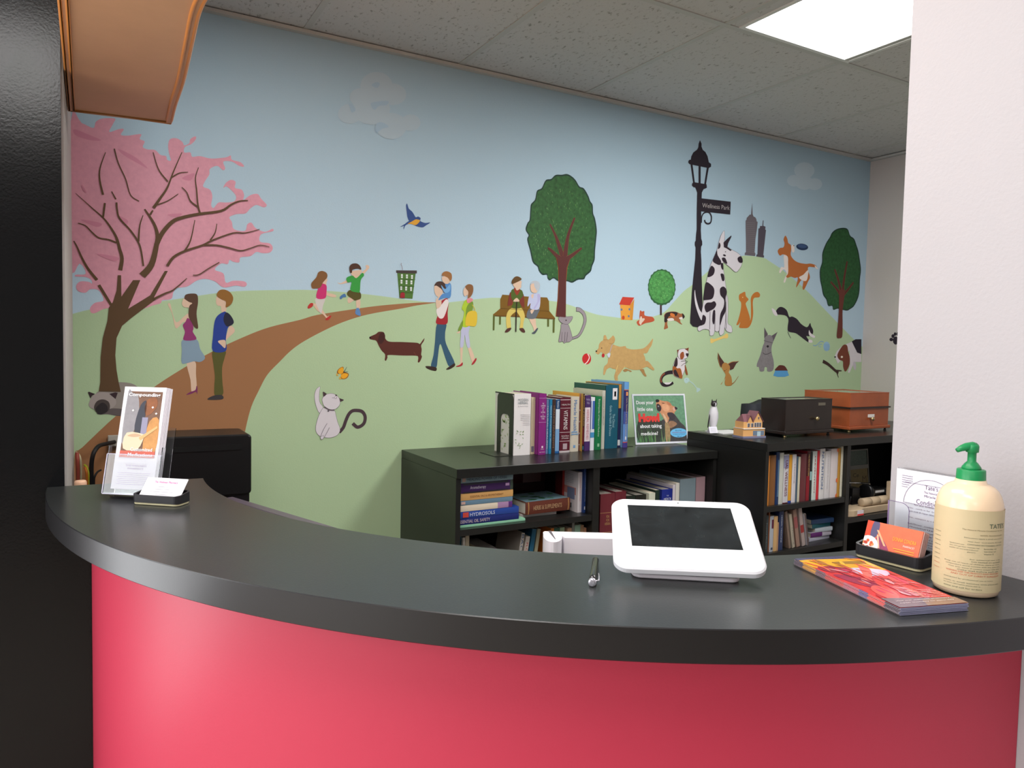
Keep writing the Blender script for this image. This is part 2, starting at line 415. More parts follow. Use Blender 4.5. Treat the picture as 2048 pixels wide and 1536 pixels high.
can += pts_of(B, '1420,110 1440,185 1500,170 1590,175 1612,200 1590,220 1520,210 1440,225 1400,215 1350,175 1270,155 1200,170 1130,215 1075,225 1040,230 1010,265 1000,310 970,325 920,330 905,355 850,370 780,395 620,440 500,400 480,395 430,405 370,435 335,430 330,390 370,350 440,330 400,250 330,240 290,268 230,255 215,210 250,175 320,180 345,195 335,160 290,140 210,135 215,120 290,115 275,60 240,30 170,28')
f.poly(P1, PK, can, True, var=0.06)
DK = (196, 128, 148)
for st in ('200,240 330,290 420,330 330,330 210,290', '560,400 700,470 800,560 720,520 600,450', '1080,640 1180,600 1150,660', '250,980 420,1010 380,1040', '560,950 640,990 610,1030', '380,1260 560,1290 520,1320', '960,940 1080,930 1040,960', '260,690 300,760 270,740'):
    f.poly(A, DK, st)
f.poly(P1, BR, pts_of(B, '400,1075 412,1000 415,800 432,640 470,500 482,390 515,345 545,250 555,125 582,125 585,300 680,165 740,165 640,400 820,290 940,90 965,90 850,310 870,320 660,480 590,540 545,640 535,780 545,900 562,1000 580,1080'), False)
for st, a, c in (('505,375 400,205', 22, 26), ('300,90 240,-20 190,-150', 0, 0)):
    if a: f.line(B, BR, st, a, c)
f.line(A, BR, '385,1475 310,1380 260,1290 220,1200 195,1155', 26, 8)
f.line(A, BR, '575,1395 590,1300 570,1220 545,1130 500,1050 440,970 350,890 210,765', 34, 4)
f.line(A, BR, '435,960 450,845', 16, 16).line(A, BR, '545,1170 480,1145 400,1130 340,1080 290,1030 230,1010', 16, 8)
f.line(A, BR, '435,778 408,660 410,560 455,430', 18, 6).line(A, BR, '730,830 660,780 620,650 560,520 527,400', 8, 10)
f.line(A, BR, '540,815 505,750', 12, 8).line(A, BR, '765,1360 745,1230 720,1160 660,1070 570,970 550,900 545,840', 14, 14)
f.line(A, BR, '725,1160 735,1030 762,945', 16, 6)
f.line(A, BR, '755,1440 830,1350 870,1200 880,1110 850,1010 775,895', 60, 12).line(A, BR, '820,940 842,905', 18, 12)
f.line(A, BR, '848,885 900,810 960,720 1010,590 1080,430', 26, 6).line(A, BR, '965,670 900,590 870,520 845,430', 12, 6).line(A, BR, '990,640 1060,600 1130,593', 12, 5).line(A, BR, '860,865 960,830 1050,770', 12, 5)
f.line(A, BR, '870,1190 920,1090 1000,1000 1080,965 1220,935 1400,910 1480,860 1550,830 1620,825', 40, 8).line(A, BR, '1228,930 1210,860 1200,740 1190,640 1215,555', 16, 6).line(A, BR, '1215,880 1150,830 1120,760 1078,715', 14, 6)
f.line(A, BR, '960,1360 1010,1290 1100,1240 1250,1190 1330,1150 1500,1090 1600,1090 1715,1060', 24, 6).line(A, BR, '1100,1240 1150,1150 1185,985', 16, 6).line(A, BR, '1310,1150 1350,1090 1365,1015', 12, 6).line(A, BR, '1260,1190 1360,1190 1460,1210 1560,1235 1640,1215 1720,1190 1795,1205', 14, 6)
f.line(B, BR, '850,320 940,275 1010,245 1120,150', 20, 6).line(B, BR, '1170,125 1220,120 1290,75 1385,20', 8, 8)
f.done('painted_cherry_tree', 'painted pink blossoming tree with brown branches')

SK = (206, 178, 156)
# couple
f = Fig(4)
f.poly(B, SK, '965,365 985,358 1000,420 1035,510 1100,460 1135,440 1140,500 1090,510 1050,552 1025,550 1000,440')
f.poly(B, SK, '1120,840 1190,835 1195,930 1200,1060 1160,1080 1150,980')
f.poly(B, (118, 48, 92), '1115,1105 1150,1080 1190,1065 1200,1030 1208,1050 1205,1100 1195,1080 1160,1095')
f.poly(B, (126, 148, 166), '1085,655 1200,650 1230,730 1270,800 1230,835 1180,830 1120,845 1078,842 1080,740')
f.poly(B, (136, 52, 104), '1128,475 1165,510 1175,560 1170,590 1198,650 1095,656 1105,590 1088,535 1110,505')
f.poly(B, SK, '1100,310 1080,355 1098,385 1130,390 1150,400 1170,350 1140,310')
f.poly(B, (84, 60, 46), '1100,315 1110,285 1160,275 1205,285 1212,350 1200,440 1213,555 1185,550 1160,510 1135,460 1140,380 1165,355 1140,345 1110,325')
f.done('painted_woman', 'painted woman with long brown hair in purple top')
f = Fig(4)
f.poly(B, SK, '1365,300 1360,350 1375,375 1400,380 1405,425 1440,425 1445,350 1400,300')
f.poly(B, SK, '1470,540 1500,550 1510,590 1440,660 1435,720 1400,700 1380,665 1430,650 1450,600')
f.poly(B, (84, 82, 40), '1333,745 1435,745 1430,800 1410,880 1412,1000 1420,1085 1400,1110 1350,1110 1345,1040 1350,950 1338,850')
f.poly(B, (58, 54, 56), '1298,1130 1350,1108 1410,1108 1412,1140 1300,1145')
f.poly(B, (40, 62, 138), '1365,465 1410,430 1445,430 1480,520 1455,560 1440,650 1440,745 1333,745 1335,620 1345,520')
f.poly(B, (38, 38, 56), '1440,430 1480,455 1505,515 1450,545 1420,490')
f.poly(B, SK, '1375,665 1430,655 1440,690 1432,722 1405,700')
f.poly(B, (136, 94, 44), '1365,290 1385,250 1430,243 1475,265 1500,310 1485,360 1440,388 1440,340 1400,320')
f.done('painted_man', 'painted brown haired man in blue shirt')
# siamese cat
f = Fig(4)
f.poly(SM, (140, 132, 126), '480,760 700,600 1000,400 1300,375 1600,420 1800,560 1900,900 1800,1250 1400,1400 1150,1400 850,1360 600,1300')
f.poly(SM, (92, 84, 84), '850,1200 1150,1180 1500,1250 1500,1400 1100,1400 850,1350 620,1370 520,1330')
f.poly(SM, (156, 146, 142), '320,900 400,780 560,700 760,680 960,740 1090,900 1100,1050 960,1180 700,1220 420,1200 270,1090')
f.poly(SM, (52, 38, 42), '240,690 270,665 465,735 370,790 320,870', False).poly(SM, (56, 40, 44), '900,735 1080,685 1160,700 1090,890', False)
f.poly(SM, (70, 62, 60), '520,960 700,900 870,970 920,1120 860,1260 640,1360 500,1300 430,1140').poly(SM, (44, 40, 42), '560,1080 700,1000 830,1100 840,1270 650,1360 540,1320 480,1200')
f.done('painted_siamese_cat', 'painted grey cat with dark face and ears')
# running girl
f = Fig(4)
f.poly(C, SK, '430,330 470,280 485,310 475,335 480,430 540,450 575,465 560,485 480,465 400,390 335,400 330,370')
f.poly(C, SK, '350,580 330,545 390,560 440,620 480,680 500,670 480,700 440,660 380,620')
f.poly(C, (196, 190, 186), '370,490 460,490 440,570 420,650 390,600 360,530').poly(C, (190, 50, 106), '405,355 440,345 475,365 475,430 460,495 370,488')
f.poly(C, (176, 52, 48), '283,580 310,545 338,548 330,580 290,600').poly(C, (176, 52, 48), '465,715 475,695 520,670 518,690 490,718')
f.poly(C, (122, 84, 50), '325,385 320,340 370,280 390,230 430,215 475,235 482,280 440,330 410,385 350,395')
f.done('painted_running_girl', 'painted running girl in pink top')
f = Fig(4)
f.poly(C, SK, '585,330 620,340 690,305 700,330 620,350').poly(C, SK, '835,230 880,190 875,160 900,155 912,185 850,250')
f.poly(C, SK, '695,490 760,500 750,520 700,545').poly(C, SK, '780,510 820,510 815,600 785,600').poly(C, SK, '720,225 830,205 825,240 790,290 770,290')
f.poly(C, (90, 130, 180), '780,600 808,598 825,668 800,670 770,650').poly(C, (70, 110, 160), '612,480 640,455 665,450 675,480 645,485 620,505')
f.poly(C, (82, 74, 34), '715,410 815,430 825,495 770,515 740,500 685,455').poly(C, (56, 146, 64), '680,285 740,262 780,288 840,235 858,262 825,310 815,425 790,435 720,412 730,330 690,332')
f.poly(C, (76, 50, 38), '715,230 708,180 730,145 780,138 815,160 830,200 790,190 740,205 735,232')
f.done('painted_running_boy', 'painted running boy in green shirt')
f = Fig(4)
f.poly(C, (76, 112, 52), '1200,238 1388,240 1355,500 1222,490', False).poly(C, (66, 58, 56), '1188,208 1400,210 1400,240 1375,242 1205,238 1188,232', False)
for (x, y) in ((1247, 268), (1298, 272), (1350, 277), (1242, 325), (1293, 330), (1343, 332), (1238, 390), (1288, 395), (1338, 400)):
    f.poly(C, (206, 214, 210), '%d,%d %d,%d %d,%d %d,%d' % (x-10, y-20, x+10, y-20, x+9, y+20, x-9, y+20), False).line(C, (70, 84, 70), '%d,%d %d,%d' % (x-10, y, x+10, y), 3)
f.poly(C, (146, 38, 48), '1225,490 1230,445 1250,430 1275,445 1272,492', False).line(C, (120, 84, 84), '1250,205 1245,170 1235,150 1240,135', 4)
f.line(C, (50, 76, 40), '1205,300 1382,302', 3).line(C, (50, 76, 40), '1212,370 1372,372', 3).line(C, (50, 76, 40), '1218,432 1365,436', 3)
f.done('painted_green_building', 'painted green building with white windows')
# father with child
f = Fig(4)
f.poly(C, (52, 84, 108), '1608,755 1700,755 1690,850 1700,960 1790,1165 1730,1190 1690,1100 1640,960 1615,1100 1600,1200 1545,1190 1570,1080 1585,950')
f.poly(C, (56, 40, 34), '1490,1190 1540,1190 1600,1205 1595,1238 1540,1228 1500,1210').poly(C, (56, 40, 34), '1700,1218 1745,1185 1785,1160 1790,1185 1750,1215 1715,1226')
f.poly(C, (152, 36, 44), '1630,540 1700,495 1725,530 1715,640 1712,750 1640,762 1595,745 1610,680 1625,600')
f.poly(C, (214, 206, 204), '1600,610 1650,560 1700,505 1725,540 1680,680 1640,702 1610,670')
f.poly(C, SK, '1580,360 1600,340 1660,360 1665,430 1640,480 1600,470 1580,420').poly(C, SK, '1595,510 1640,480 1650,560 1605,600')
f.poly(C, (70, 50, 44), '1578,370 1600,330 1650,322 1690,350 1700,400 1680,440 1650,400 1600,365')
f.poly(C, (80, 130, 186), '1690,350 1745,345 1750,440 1735,490 1680,490 1620,515 1650,460 1690,440 1700,400').poly(C, (110, 160, 206), '1650,360 1690,400 1740,350 1735,420 1690,440 1660,400')
f.poly(C, SK, '1655,300 1665,270 1720,270 1740,310 1720,345 1680,340').poly(C, (146, 100, 58), '1648,275 1665,232 1705,218 1750,240 1757,290 1740,320 1715,285 1660,262')
f.done('painted_father_and_child', 'painted man in red vest carrying a child on his shoulders')
f = Fig(4)
f.poly(C, SK, '1845,990 1870,985 1865,1100 1860,1170 1800,1190 1845,1150').poly(C, SK, '1920,990 1945,985 1990,1100 1970,1160').poly(C, SK, '1805,850 1845,825 1835,850')
f.poly(C, (160, 44, 50), '1798,1192 1840,1175 1868,1150 1866,1180 1830,1195').poly(C, (160, 44, 50), '1958,1175 1985,1130 2005,1105 2010,1125 1985,1165')
f.poly(C, (176, 178, 204), '1862,780 1940,780 1930,850 1945,985 1920,1000 1900,940 1890,870 1875,985 1842,990 1850,880')
f.poly(C, (164, 190, 52), '1890,520 1930,510 1965,540 1970,600 1940,770 1862,778 1885,640 1860,600').poly(C, (112, 140, 52), '1935,545 1972,530 1972,600 1930,700 1900,690 1905,600').poly(C, (112, 140, 52), '1870,720 1865,790 1840,828 1822,815')
f.line(C, (196, 176, 60), '1965,560 1990,600 1990,640', 6).poly(C, (206, 176, 56), '1920,640 2010,635 2005,770 1945,778 1895,765')
f.poly(C, SK, '1880,400 1875,440 1890,475 1915,460 1920,500 1950,500 1940,420 1910,370').poly(C, (206, 130, 140), '1912,500 1960,495 1970,520 1920,545')
f.poly(C, (128, 88, 54), '1895,370 1930,350 1970,365 1975,420 1955,470 1920,495 1925,430 1900,395')
f.done('painted_woman_with_bag', 'painted woman in lime top with yellow bag')
# dachshund
f = Fig(4)
f.poly(C, (84, 42, 34), '918,890 980,860 1010,838 1060,842 1075,880 1080,910 1120,938 1250,942 1400,950 1430,962 1455,930 1478,903 1470,935 1445,975 1450,1020 1445,1070 1452,1095 1430,1145 1410,1148 1415,1100 1390,1082 1250,1080 1110,1075 1100,1100 1085,1133 1072,1125 1075,1070 1040,1030 1010,980 985,930 950,920 920,912')
f.poly(C, (64, 32, 30), '1030,850 1065,850 1075,900 1040,960 1000,940 1010,890').dot(C, (20, 18, 20), 922, 895, 9).line(C, (120, 70, 50), '1370,1045 1390,1075 1410,1082', 3)
f.done('painted_dachshund', 'painted dark brown dachshund')
# butterfly
f = Fig(4)
f.poly(D, (146, 92, 34), '1045,235 985,235 970,200 1000,150 1060,115 1085,130 1090,200 1160,225 1172,260 1140,310 1080,328 1035,305').poly(D, (222, 158, 40), '1035,240 990,215 1000,165 1055,125 1078,140 1080,205').poly(D, (222, 158, 40), '1040,250 1090,225 1160,245 1130,300 1085,318 1045,300')
f.line(D, (56, 52, 46), '1080,210 1110,170 1138,118', 12, 4).line(D, (56, 52, 46), '1080,212 1120,205 1160,197', 12, 4).line(D, (146, 92, 34), '1045,245 1085,215', 8)
f.poly(D, (206, 160, 60), '1015,285 1035,310 1045,328 1010,322').poly(D, (206, 160, 60), '965,225 985,250 995,268 962,262')
f.done('painted_butterfly', 'painted orange butterfly')
# white cat reaching
f = Fig(4); OL = (98, 92, 100); WC = (206, 200, 206)
def outlined(crop, col, ol, st, g=5):
    pp = pts_of(crop, st); cx = sum(p[0] for p in pp)/len(pp); cy = sum(p[1] for p in pp)/len(pp)
    n = len(pp); out = []
    for i, p in enumerate(pp):
        a = Vector(pp[i-1]); c = Vector(pp[(i+1) % n]); t = (c-a).normalized(); nn = Vector((t.y, -t.x))
        if sum(pp[j-1][0]*pp[j][1]-pp[j][0]*pp[j-1][1] for j in range(n)) < 0: nn = -nn
        out.append((p[0]+nn.x*g/crop[2], p[1]+nn.y*g/crop[2]))
    f.poly(P1, ol, out).poly(P1, col, pp)
f.line(D, (72, 56, 62), '1010,1235 1080,1150 1120,1040 1170,930 1230,870 1310,860 1400,880 1450,960 1440,1060 1390,1120 1320,1145 1270,1110 1240,1080', 56, 58)
outlined(D, WC, OL, '680,455 620,500 590,600 600,720 640,850 675,900 720,850 730,800 680,730 665,640 670,540')
outlined(D, WC, OL, '735,820 780,830 920,860 950,940 980,1060 1015,1150 1015,1220 960,1290 850,1325 750,1315 670,1290 615,1220 615,1110 650,980 690,890')
outlined(D, WC, OL, '725,650 800,585 900,575 980,620 1020,690 1010,770 940,835 850,840 760,790 725,720')
f.poly(D, (70, 54, 58), '728,545 740,540 795,575 770,610 738,630', False).poly(D, (70, 54, 58), '1008,650 1085,675 1080,690 1022,715', False).poly(D, (60, 44, 50), '940,590 970,595 965,612 945,610')
f.line(D, (96, 84, 92), '755,800 840,850 925,855', 22).dot(D, (96, 92, 96), 822, 868, 16).line(D, OL, '885,640 915,645 935,625', 5).line(D, OL, '925,660 960,655 965,625', 5)
f.line(D, OL, '800,1080 740,1180 690,1300', 6).line(D, OL, '840,1150 800,1230 750,1320', 6); outlined(D, WC, OL, '690,1310 740,1290 735,1335 700,1350')
f.done('painted_reaching_cat', 'painted white cat with dark curled tail reaching up')
# bird
f = Fig(4)
f.poly(BD, (50, 74, 128), '690,350 720,420 770,560 900,680 980,800 1050,910 1140,885 1220,920 1250,960 1235,1060 1320,1110 1430,1145 1530,1140 1640,1125 1570,1190 1480,1240 1360,1320 1240,1320 1080,1280 990,1240 850,1190 720,1200 620,1260 560,1410 555,1330 570,1260 500,1290 405,1305 500,1250 600,1190 700,1110 770,1060 740,1000 700,860 680,700 660,540 655,420')
f.poly(BD, (206, 152, 54), '720,1180 850,1110 950,1050 1050,1000 1150,1010 1215,1030 1210,1090 1130,1180 1060,1225 980,1225 850,1185')
f.done('painted_bird', 'painted blue and orange flying bird')
# clouds
f = Fig(3)
for (x, y, r) in ((950, 320, 330), (1300, 500, 260), (400, 900, 240), (850, 800, 380), (1250, 1150, 320), (620, 560, 220), (1650, 1080, 200)):
    f.dot((660, 140, 10.24), (166, 184, 196), x, y, r, r*0.85)
for st in ('860,290 960,250 1020,290 960,370 860,330', '380,700 470,720 520,830 440,870 410,790', '830,690 960,650 1180,640 1160,720 1000,740 900,820', '950,1100 1080,1080 1200,1170 1080,1200 930,1290'):
    f.poly((660, 140, 10.24), (154, 178, 196), st)
f.done('painted_cloud', 'large faint painted cloud')
f = Fig(3)
for (x, y, r) in ((1000, 600, 300), (700, 900, 210), (1300, 1000, 220), (1000, 960, 260)):
    f.dot((1540, 300, 14.63), (174, 192, 204), x, y, r, r*0.8)
f.done('painted_cloud', 'small faint painted cloud')
# big tree
f = Fig(4)
GT = (48, 88, 48); GE = (30, 54, 46)
crown = pts_of(F_, '320,1290 360,1180 400,1120 415,900 430,800 510,710 540,560 570,510 650,470 730,310 840,285 930,205 1060,200 1160,185 1250,225 1340,310 1420,440 1510,480 1600,630 1640,740 1690,820 1700,990 1740,1100 1775,1330 1765,1500') + pts_of(E_, '1484,10 1480,100 1455,165 1440,220 1390,265 1370,300 1310,305 1250,335 1200,320 1110,320 1060,290 1020,312 998,290 990,255 945,255 910,215 895,170 850,130 830,60 820,10') + pts_of(F_, '350,1530 380,1440 330,1360')
f.poly(P1, GE, crown)
cx = sum(p[0] for p in crown)/len(crown); cy = sum(p[1] for p in crown)/len(crown)
f.poly(P1, GT, [(cx+(p[0]-cx)*0.965, cy+(p[1]-cy)*0.972) for p in crown], True, var=0.35)
rr = random.Random(3)
for i in range(240):
    a = rr.uniform(0, 2*pi); q = sqrt(rr.random())*0.88; x = cx+cos(a)*66*q; y = cy+sin(a)*100*q
    f.line(P1, rr.choice([(92, 138, 66), (72, 122, 60), (110, 150, 96), (60, 104, 52)]), '%f,%f %f,%f' % (x, y, x+rr.uniform(-1.2, 1.2), y+rr.uniform(2, 4.5)), 0.8, 0.4, False); f.k -= 1
f.k += 1
OB = (136, 74, 40); TB = (84, 42, 40)
def branch(crop, st, w0, w1):
    f.line(crop, OB, st, w0+7*crop[2]/10, w1+5*crop[2]/10); f.line(crop, TB, st, w0, w1)
f.poly(E_, OB, '1080,680 1100,500 1108,330 1105,180 1085,80 1165,60 1232,80 1200,180 1188,330 1186,500 1184,690', False)
branch(F_, '1080,1900 1000,1650 930,1450 815,1215', 90, 20); branch(F_, '1120,1900 1150,1650 1200,1400 1320,1080', 90, 25)
branch(E_, '1130,90 1090,60 1035,5 1000,-20', 40, 12); branch(E_, '1190,90 1240,60 1300,15 1345,-20', 36, 12)
f.poly(E_, TB, '1086,680 1106,500 1114,330 1110,180 1090,80 1165,60 1228,80 1192,180 1182,330 1182,500 1180,690', False)
f.done('painted_round_tree', 'large painted round green tree')
# bench
f = Fig(5)
f.poly(BN, (116, 84, 28), '290,930 290,760 330,665 600,685 860,705 1190,720 1225,790 1232,980 1345,1115 1340,1140 900,1115 600,1095 190,1080 145,1050 220,990', False)
f.line(BN, (96, 66, 26), '190,1070 600,1085 900,1105 1340,1130', 20)
for st in ('168,1060 162,1350', '286,1085 284,1240', '1208,1135 1208,1280', '1318,1140 1312,1395'): f.line(BN, (84, 92, 40), st, 36, 32)
f.line(BN, (84, 60, 26), '292,930 1232,985', 5)
f.done('painted_bench', 'painted brown park bench')
f = Fig(8)
f.poly(BN, (200, 180, 96), '510,920 690,920 760,1070 735,1200 720,1310 665,1305 680,1130 610,1000 590,990 490,1080 490,1200 490,1305 415,1300 410,1050')
f.poly(BN, (78, 46, 40), '375,1385 420,1320 495,1300 490,1340 430,1388').poly(BN, (78, 46, 40), '655,1320 730,1310 768,1385 710,1385')
f.poly(BN, (116, 50, 40), '470,640 510,640 530,780 510,860 460,875 430,865').poly(BN, (116, 50, 40), '700,640 740,680 752,900 735,910 640,820 690,740')
f.poly(BN, (74, 92, 36), '500,590 560,555 680,570 720,620 720,700 650,780 690,915 510,920 540,820 500,720').poly(BN, (136, 54, 36), '550,570 570,530 610,590 655,555 665,590 605,680')
f.poly(BN, SK, '530,470 600,430 690,400 690,470 685,530 610,585 570,530').poly(BN, (92, 66, 34), '515,460 510,400 560,330 620,315 680,345 690,380 600,430')
f.poly(BN, SK, '540,780 600,728 650,775 640,800 550,800').line(BN, (46, 34, 30), '605,800 595,950 585,1380', 20, 22)
f.done('painted_old_man', 'painted old man in green vest with a cane')
f = Fig(8)
f.poly(BN, SK, '845,1130 960,1130 975,1230 990,1320 940,1370 920,1290').poly(BN, (72, 80, 88), '895,1400 940,1370 990,1310 1015,1320 960,1410 910,1420')
f.poly(BN, (96, 102, 110), '850,930 1040,930 1010,1030 960,1120 850,1130 790,1080').poly(BN, (178, 184, 212), '860,660 960,640 1040,650 1060,720 1030,940 870,935 870,830 820,890 810,860 830,740').poly(BN, (168, 166, 204), '1000,660 1050,670 1050,760 960,930 930,920 1000,800')
f.poly(BN, SK, '880,680 930,650 910,740').poly(BN, SK, '865,970 920,950 940,960 890,1035').poly(BN, SK, '870,480 930,450 1000,560 980,630 900,620 870,560')
f.poly(BN, (172, 180, 188), '868,465 900,410 970,400 1030,430 1048,500 1010,600 970,560 940,500 930,450')
f.done('painted_old_woman', 'painted grey haired woman sitting on the bench')
# grey cat by the tree
f = Fig(8); GC = (142, 134, 140); GO = (74, 62, 72)
f.line(E_, GO, '1250,905 1310,880 1350,820 1380,730 1370,660 1330,615 1290,608', 22, 38).line(E_, GC, '1250,905 1310,880 1350,820 1380,730 1370,660 1330,615 1292,608', 14, 32)
outlined(E_, GC, GO, '1140,760 1200,760 1225,810 1245,880 1250,910 1220,938 1185,942 1165,955 1155,935 1125,940 1112,935 1125,860 1135,800', 3)
outlined(E_, GC, GO, '1115,690 1140,620 1155,625 1185,680 1200,685 1250,682 1245,710 1220,745 1190,760 1140,745 1112,710', 3)
f.dot(E_, (60, 44, 50), 1185, 720, 7).dot(E_, (60, 44, 50), 1148, 682, 4).line(E_, GO, '1145,840 1140,930', 3).line(E_, GO, '1175,840 1170,940', 3).line(E_, GO, '1200,840 1190,935', 3)
f.done('painted_grey_cat', 'painted grey cat sitting under the round tree')
f = Fig(4); f.dot(E_, (182, 40, 44), 1398, 1115, 46, 56).line(E_, (222, 206, 206), '1408,1062 1425,1100 1405,1145 1378,1168', 8); f.done('painted_ball', 'painted red ball with white line')
# golden dog
f = Fig(4); GD = (182, 148, 96)
f.poly(DG, (156, 120, 74), '1400,1140 1495,1130 1530,1220 1570,1300 1550,1320 1500,1290 1440,1200').poly(DG, (156, 120, 74), '970,1170 1010,1130 1060,1120 1190,1180 1160,1200 1100,1170 1030,1200')
f.poly(DG, GD, '290,650 340,600 355,500 400,430 460,385 480,270 530,270 575,375 650,330 710,270 750,310 765,380 740,450 690,490 720,500 800,530 900,555 1030,540 1060,590 1200,625 1400,615 1500,590 1580,530 1650,450 1735,345 1720,450 1690,540 1640,610 1605,690 1560,725 1495,730 1530,830 1550,920 1590,920 1650,970 1720,1060 1770,1130 1740,1160 1650,1110 1590,1070 1540,1080 1400,1140 1280,1150 1150,1130 1010,1080 960,1130 900,1220 835,1310 835,1420 770,1420 745,1310 780,1180 770,1130 700,1120 640,1090 560,1130 530,1190 500,1270 465,1270 470,1170 490,1060 570,980 590,860 650,760 640,700 560,730 480,760 420,700 400,690 340,755 280,720 265,690', True, var=0.08)
f.dot(DG, (30, 24, 22), 287, 670, 20).dot(DG, (40, 30, 24), 420, 590, 13).dot(DG, (168, 44, 46), 460, 780, 38, 50).line(DG, (214, 190, 120), '835,1030 800,1130 785,1200', 14).line(DG, (214, 190, 120), '1010,1070 960,1150', 10)
f.line(DG, (176, 160, 156), '690,500 650,620 620,720', 22).poly(DG, (196, 200, 214), '560,760 600,715 640,740 620,830 580,820').line(DG, (140, 104, 60), '470,380 575,372', 5).line(DG, (140, 104, 60), '600,470 690,480 740,450', 5)
f.done('painted_golden_dog', 'painted running golden dog')
f = Fig(4)
f.poly(E_, (214, 150, 62), '1742,560 1840,565 1868,718 1750,715', False).poly(E_, (196, 134, 52), '1840,565 1885,500 1868,715 1845,718', False).poly(E_, (186, 60, 46), '1765,480 1885,487 1840,567 1730,557', False)
for (x, y) in ((1755, 610), (1835, 607), (1828, 678)): f.dot(E_, (96, 116, 140), x, y, 10, 12)
f.dot(E_, (186, 70, 40), 1772, 692, 14, 20); f.done('painted_dog_house', 'small painted orange house with red roof')
f = Fig(4)
f.poly(G, (176, 82, 54), '400,900 410,825 435,840 465,835 470,890 520,905 580,915 605,960 560,985 480,1000 400,1035 365,1000 370,970 400,950').poly(G, (206, 188, 172), '395,990 420,900 440,935 460,930 470,950 430,1000 420,1025').dot(G, (60, 30, 30), 425, 898, 5)
f.done('painted_fox_dog', 'small painted lying red dog')
# small tree
f = Fig(4)
f.line(G, (66, 44, 46), '693,700 693,890', 26)
pp = []
for k in range(44):
    a = 2*pi*k/44; r = 1+0.035*(k % 2); pp.append('%f,%f' % (705+190*r*cos(a)*(1 if abs(cos(a)) < .8 else .97), 508+240*r*sin(a)))
f.poly(G, (48, 92, 56), ' '.join(pp)).poly(G, (74, 138, 74), ' '.join('%f,%f' % (705+176*cos(2*pi*k/24), 505+222*sin(2*pi*k/24)) for k in range(24)), True, var=0.4)
for i in range(60):
    a = rr.uniform(0, 2*pi); q = sqrt(rr.random())*0.9
    f.dot(G, rr.choice([(96, 160, 90), (60, 118, 66), (112, 172, 100)]), 705+170*q*cos(a), 505+215*q*sin(a), 7, 6); f.k -= 1
f.k += 1
f.done('painted_small_tree', 'small painted round tree with thin trunk')
f = Fig(4)
f.poly(G, (150, 92, 58), '735,1080 745,1020 750,940 735,900 760,860 830,840 900,845 960,870 990,865 1000,890 1015,910 990,940 960,945 960,985 985,1015 960,1010 900,970 850,960 790,960 780,1010 790,1060 765,1075')
f.poly(G, (48, 38, 38), '740,980 745,900 770,860 850,845 920,855 900,900 850,890 800,910 780,960 770,985').poly(G, (196, 112, 56), '830,860 880,880 870,920 820,890').poly(G, (214, 206, 200), '780,940 850,930 870,960 800,970').poly(G, (214, 206, 200), '940,925 985,915 990,945 950,945').poly(G, (48, 38, 38), '985,865 1018,908 990,938')
f.done('painted_calico_cat', 'small painted curling calico cat')
# lamp post
f = Fig(5); LK = (40, 34, 42)
f.poly(H, LK, '508,105 540,180 540,240 565,305 620,350 665,440 690,560 735,590 735,650 700,670 690,680 300,600 270,575 270,530 300,505 320,510 330,440 370,360 450,300 475,250 480,180', False)
f.line(H, LK, '335,600 385,980', 40, 36).line(H, LK, '500,640 500,1000', 42).line(H, LK, '668,670 612,1010', 38, 34)
f.poly(H, LK, '345,1000 370,965 640,1010 648,1080 610,1100 580,1110 545,1180 540,1300 530,1540 440,1540 450,1180 410,1075 370,1065 345,1040', False)
f.poly(I_, LK, '243,0 330,0 325,560 318,720 328,900 345,950 348,1020 325,1060 318,1160 330,1340 332,1540 185,1540 205,1300 212,1080 195,1030 195,970 215,930 220,820 235,700 235,400', False)
f.poly(I_, LK, '320,68 930,138 920,400 320,335', False)
f.line(I_, LK, '330,570 335,460 370,380 440,350 500,370 535,450 520,560 460,590 410,560 395,510', 20, 26)
f.poly(DN, LK, '197,440 265,440 272,700 282,1000 285,1180 285,1340 220,1372 160,1362 125,1320 128,1240 150,900 170,700', False)
yy = f.y()
Pa = wpt((1370+345/10.24, 390+255/10.24), yy); Pb = wpt((1370+905/10.24, 390+310/10.24), yy); Pc = wpt((1370+345/10.24, 390+165/10.24), yy)
lettering('Wellness Park', Pa, Vector(Pb)-Vector(Pa), (0, 0, 1), (Vector(Pb)-Vector(Pa)).length, (Vector(Pc)-Vector(Pa)).length, mat((166, 160, 160), 0.6, 0.3, gain=MG), None, into=f.b)
f.done('painted_lamp_post', 'painted black lamp post with a lettered street sign')
# great dane
f = Fig(14); WD = (200, 196, 202); OL = (110, 104, 112); BK = (44, 34, 44)
def spot(st, sm=True): f.poly(DN, BK, st, sm)
outlined(DN, WD, OL, '580,970 605,1000 608,1180 605,1320 650,1360 660,1430 620,1435 580,1400 560,1300', 4)
outlined(DN, WD, OL, '275,1200 300,1020 310,900 340,760 380,600 420,500 470,380 490,300 520,200 560,140 565,230 560,290 600,340 660,385 740,430 785,490 780,580 730,655 695,660 640,610 590,570 545,545 550,640 570,780 590,960 580,1200 560,1400 550,1450 510,1475 490,1420 470,1430 440,1420 420,1470 380,1475 370,1410 300,1395 240,1422 222,1390 240,1360 300,1330', 4)
f.poly(DN, WD, '185,895 200,1000 240,1140 285,1210 270,1285 230,1210 190,1080 178,960')
spot('550,290 600,240 650,198 652,215 610,300 600,345 655,385 640,398 590,365 555,350', False)
spot('495,290 512,320 505,355 480,370', True); spot('465,390 475,450 520,530 505,575 460,565 412,525 440,450'); spot('515,555 545,560 545,640 520,610'); spot('385,595 420,600 437,640 420,700 370,730 345,715')
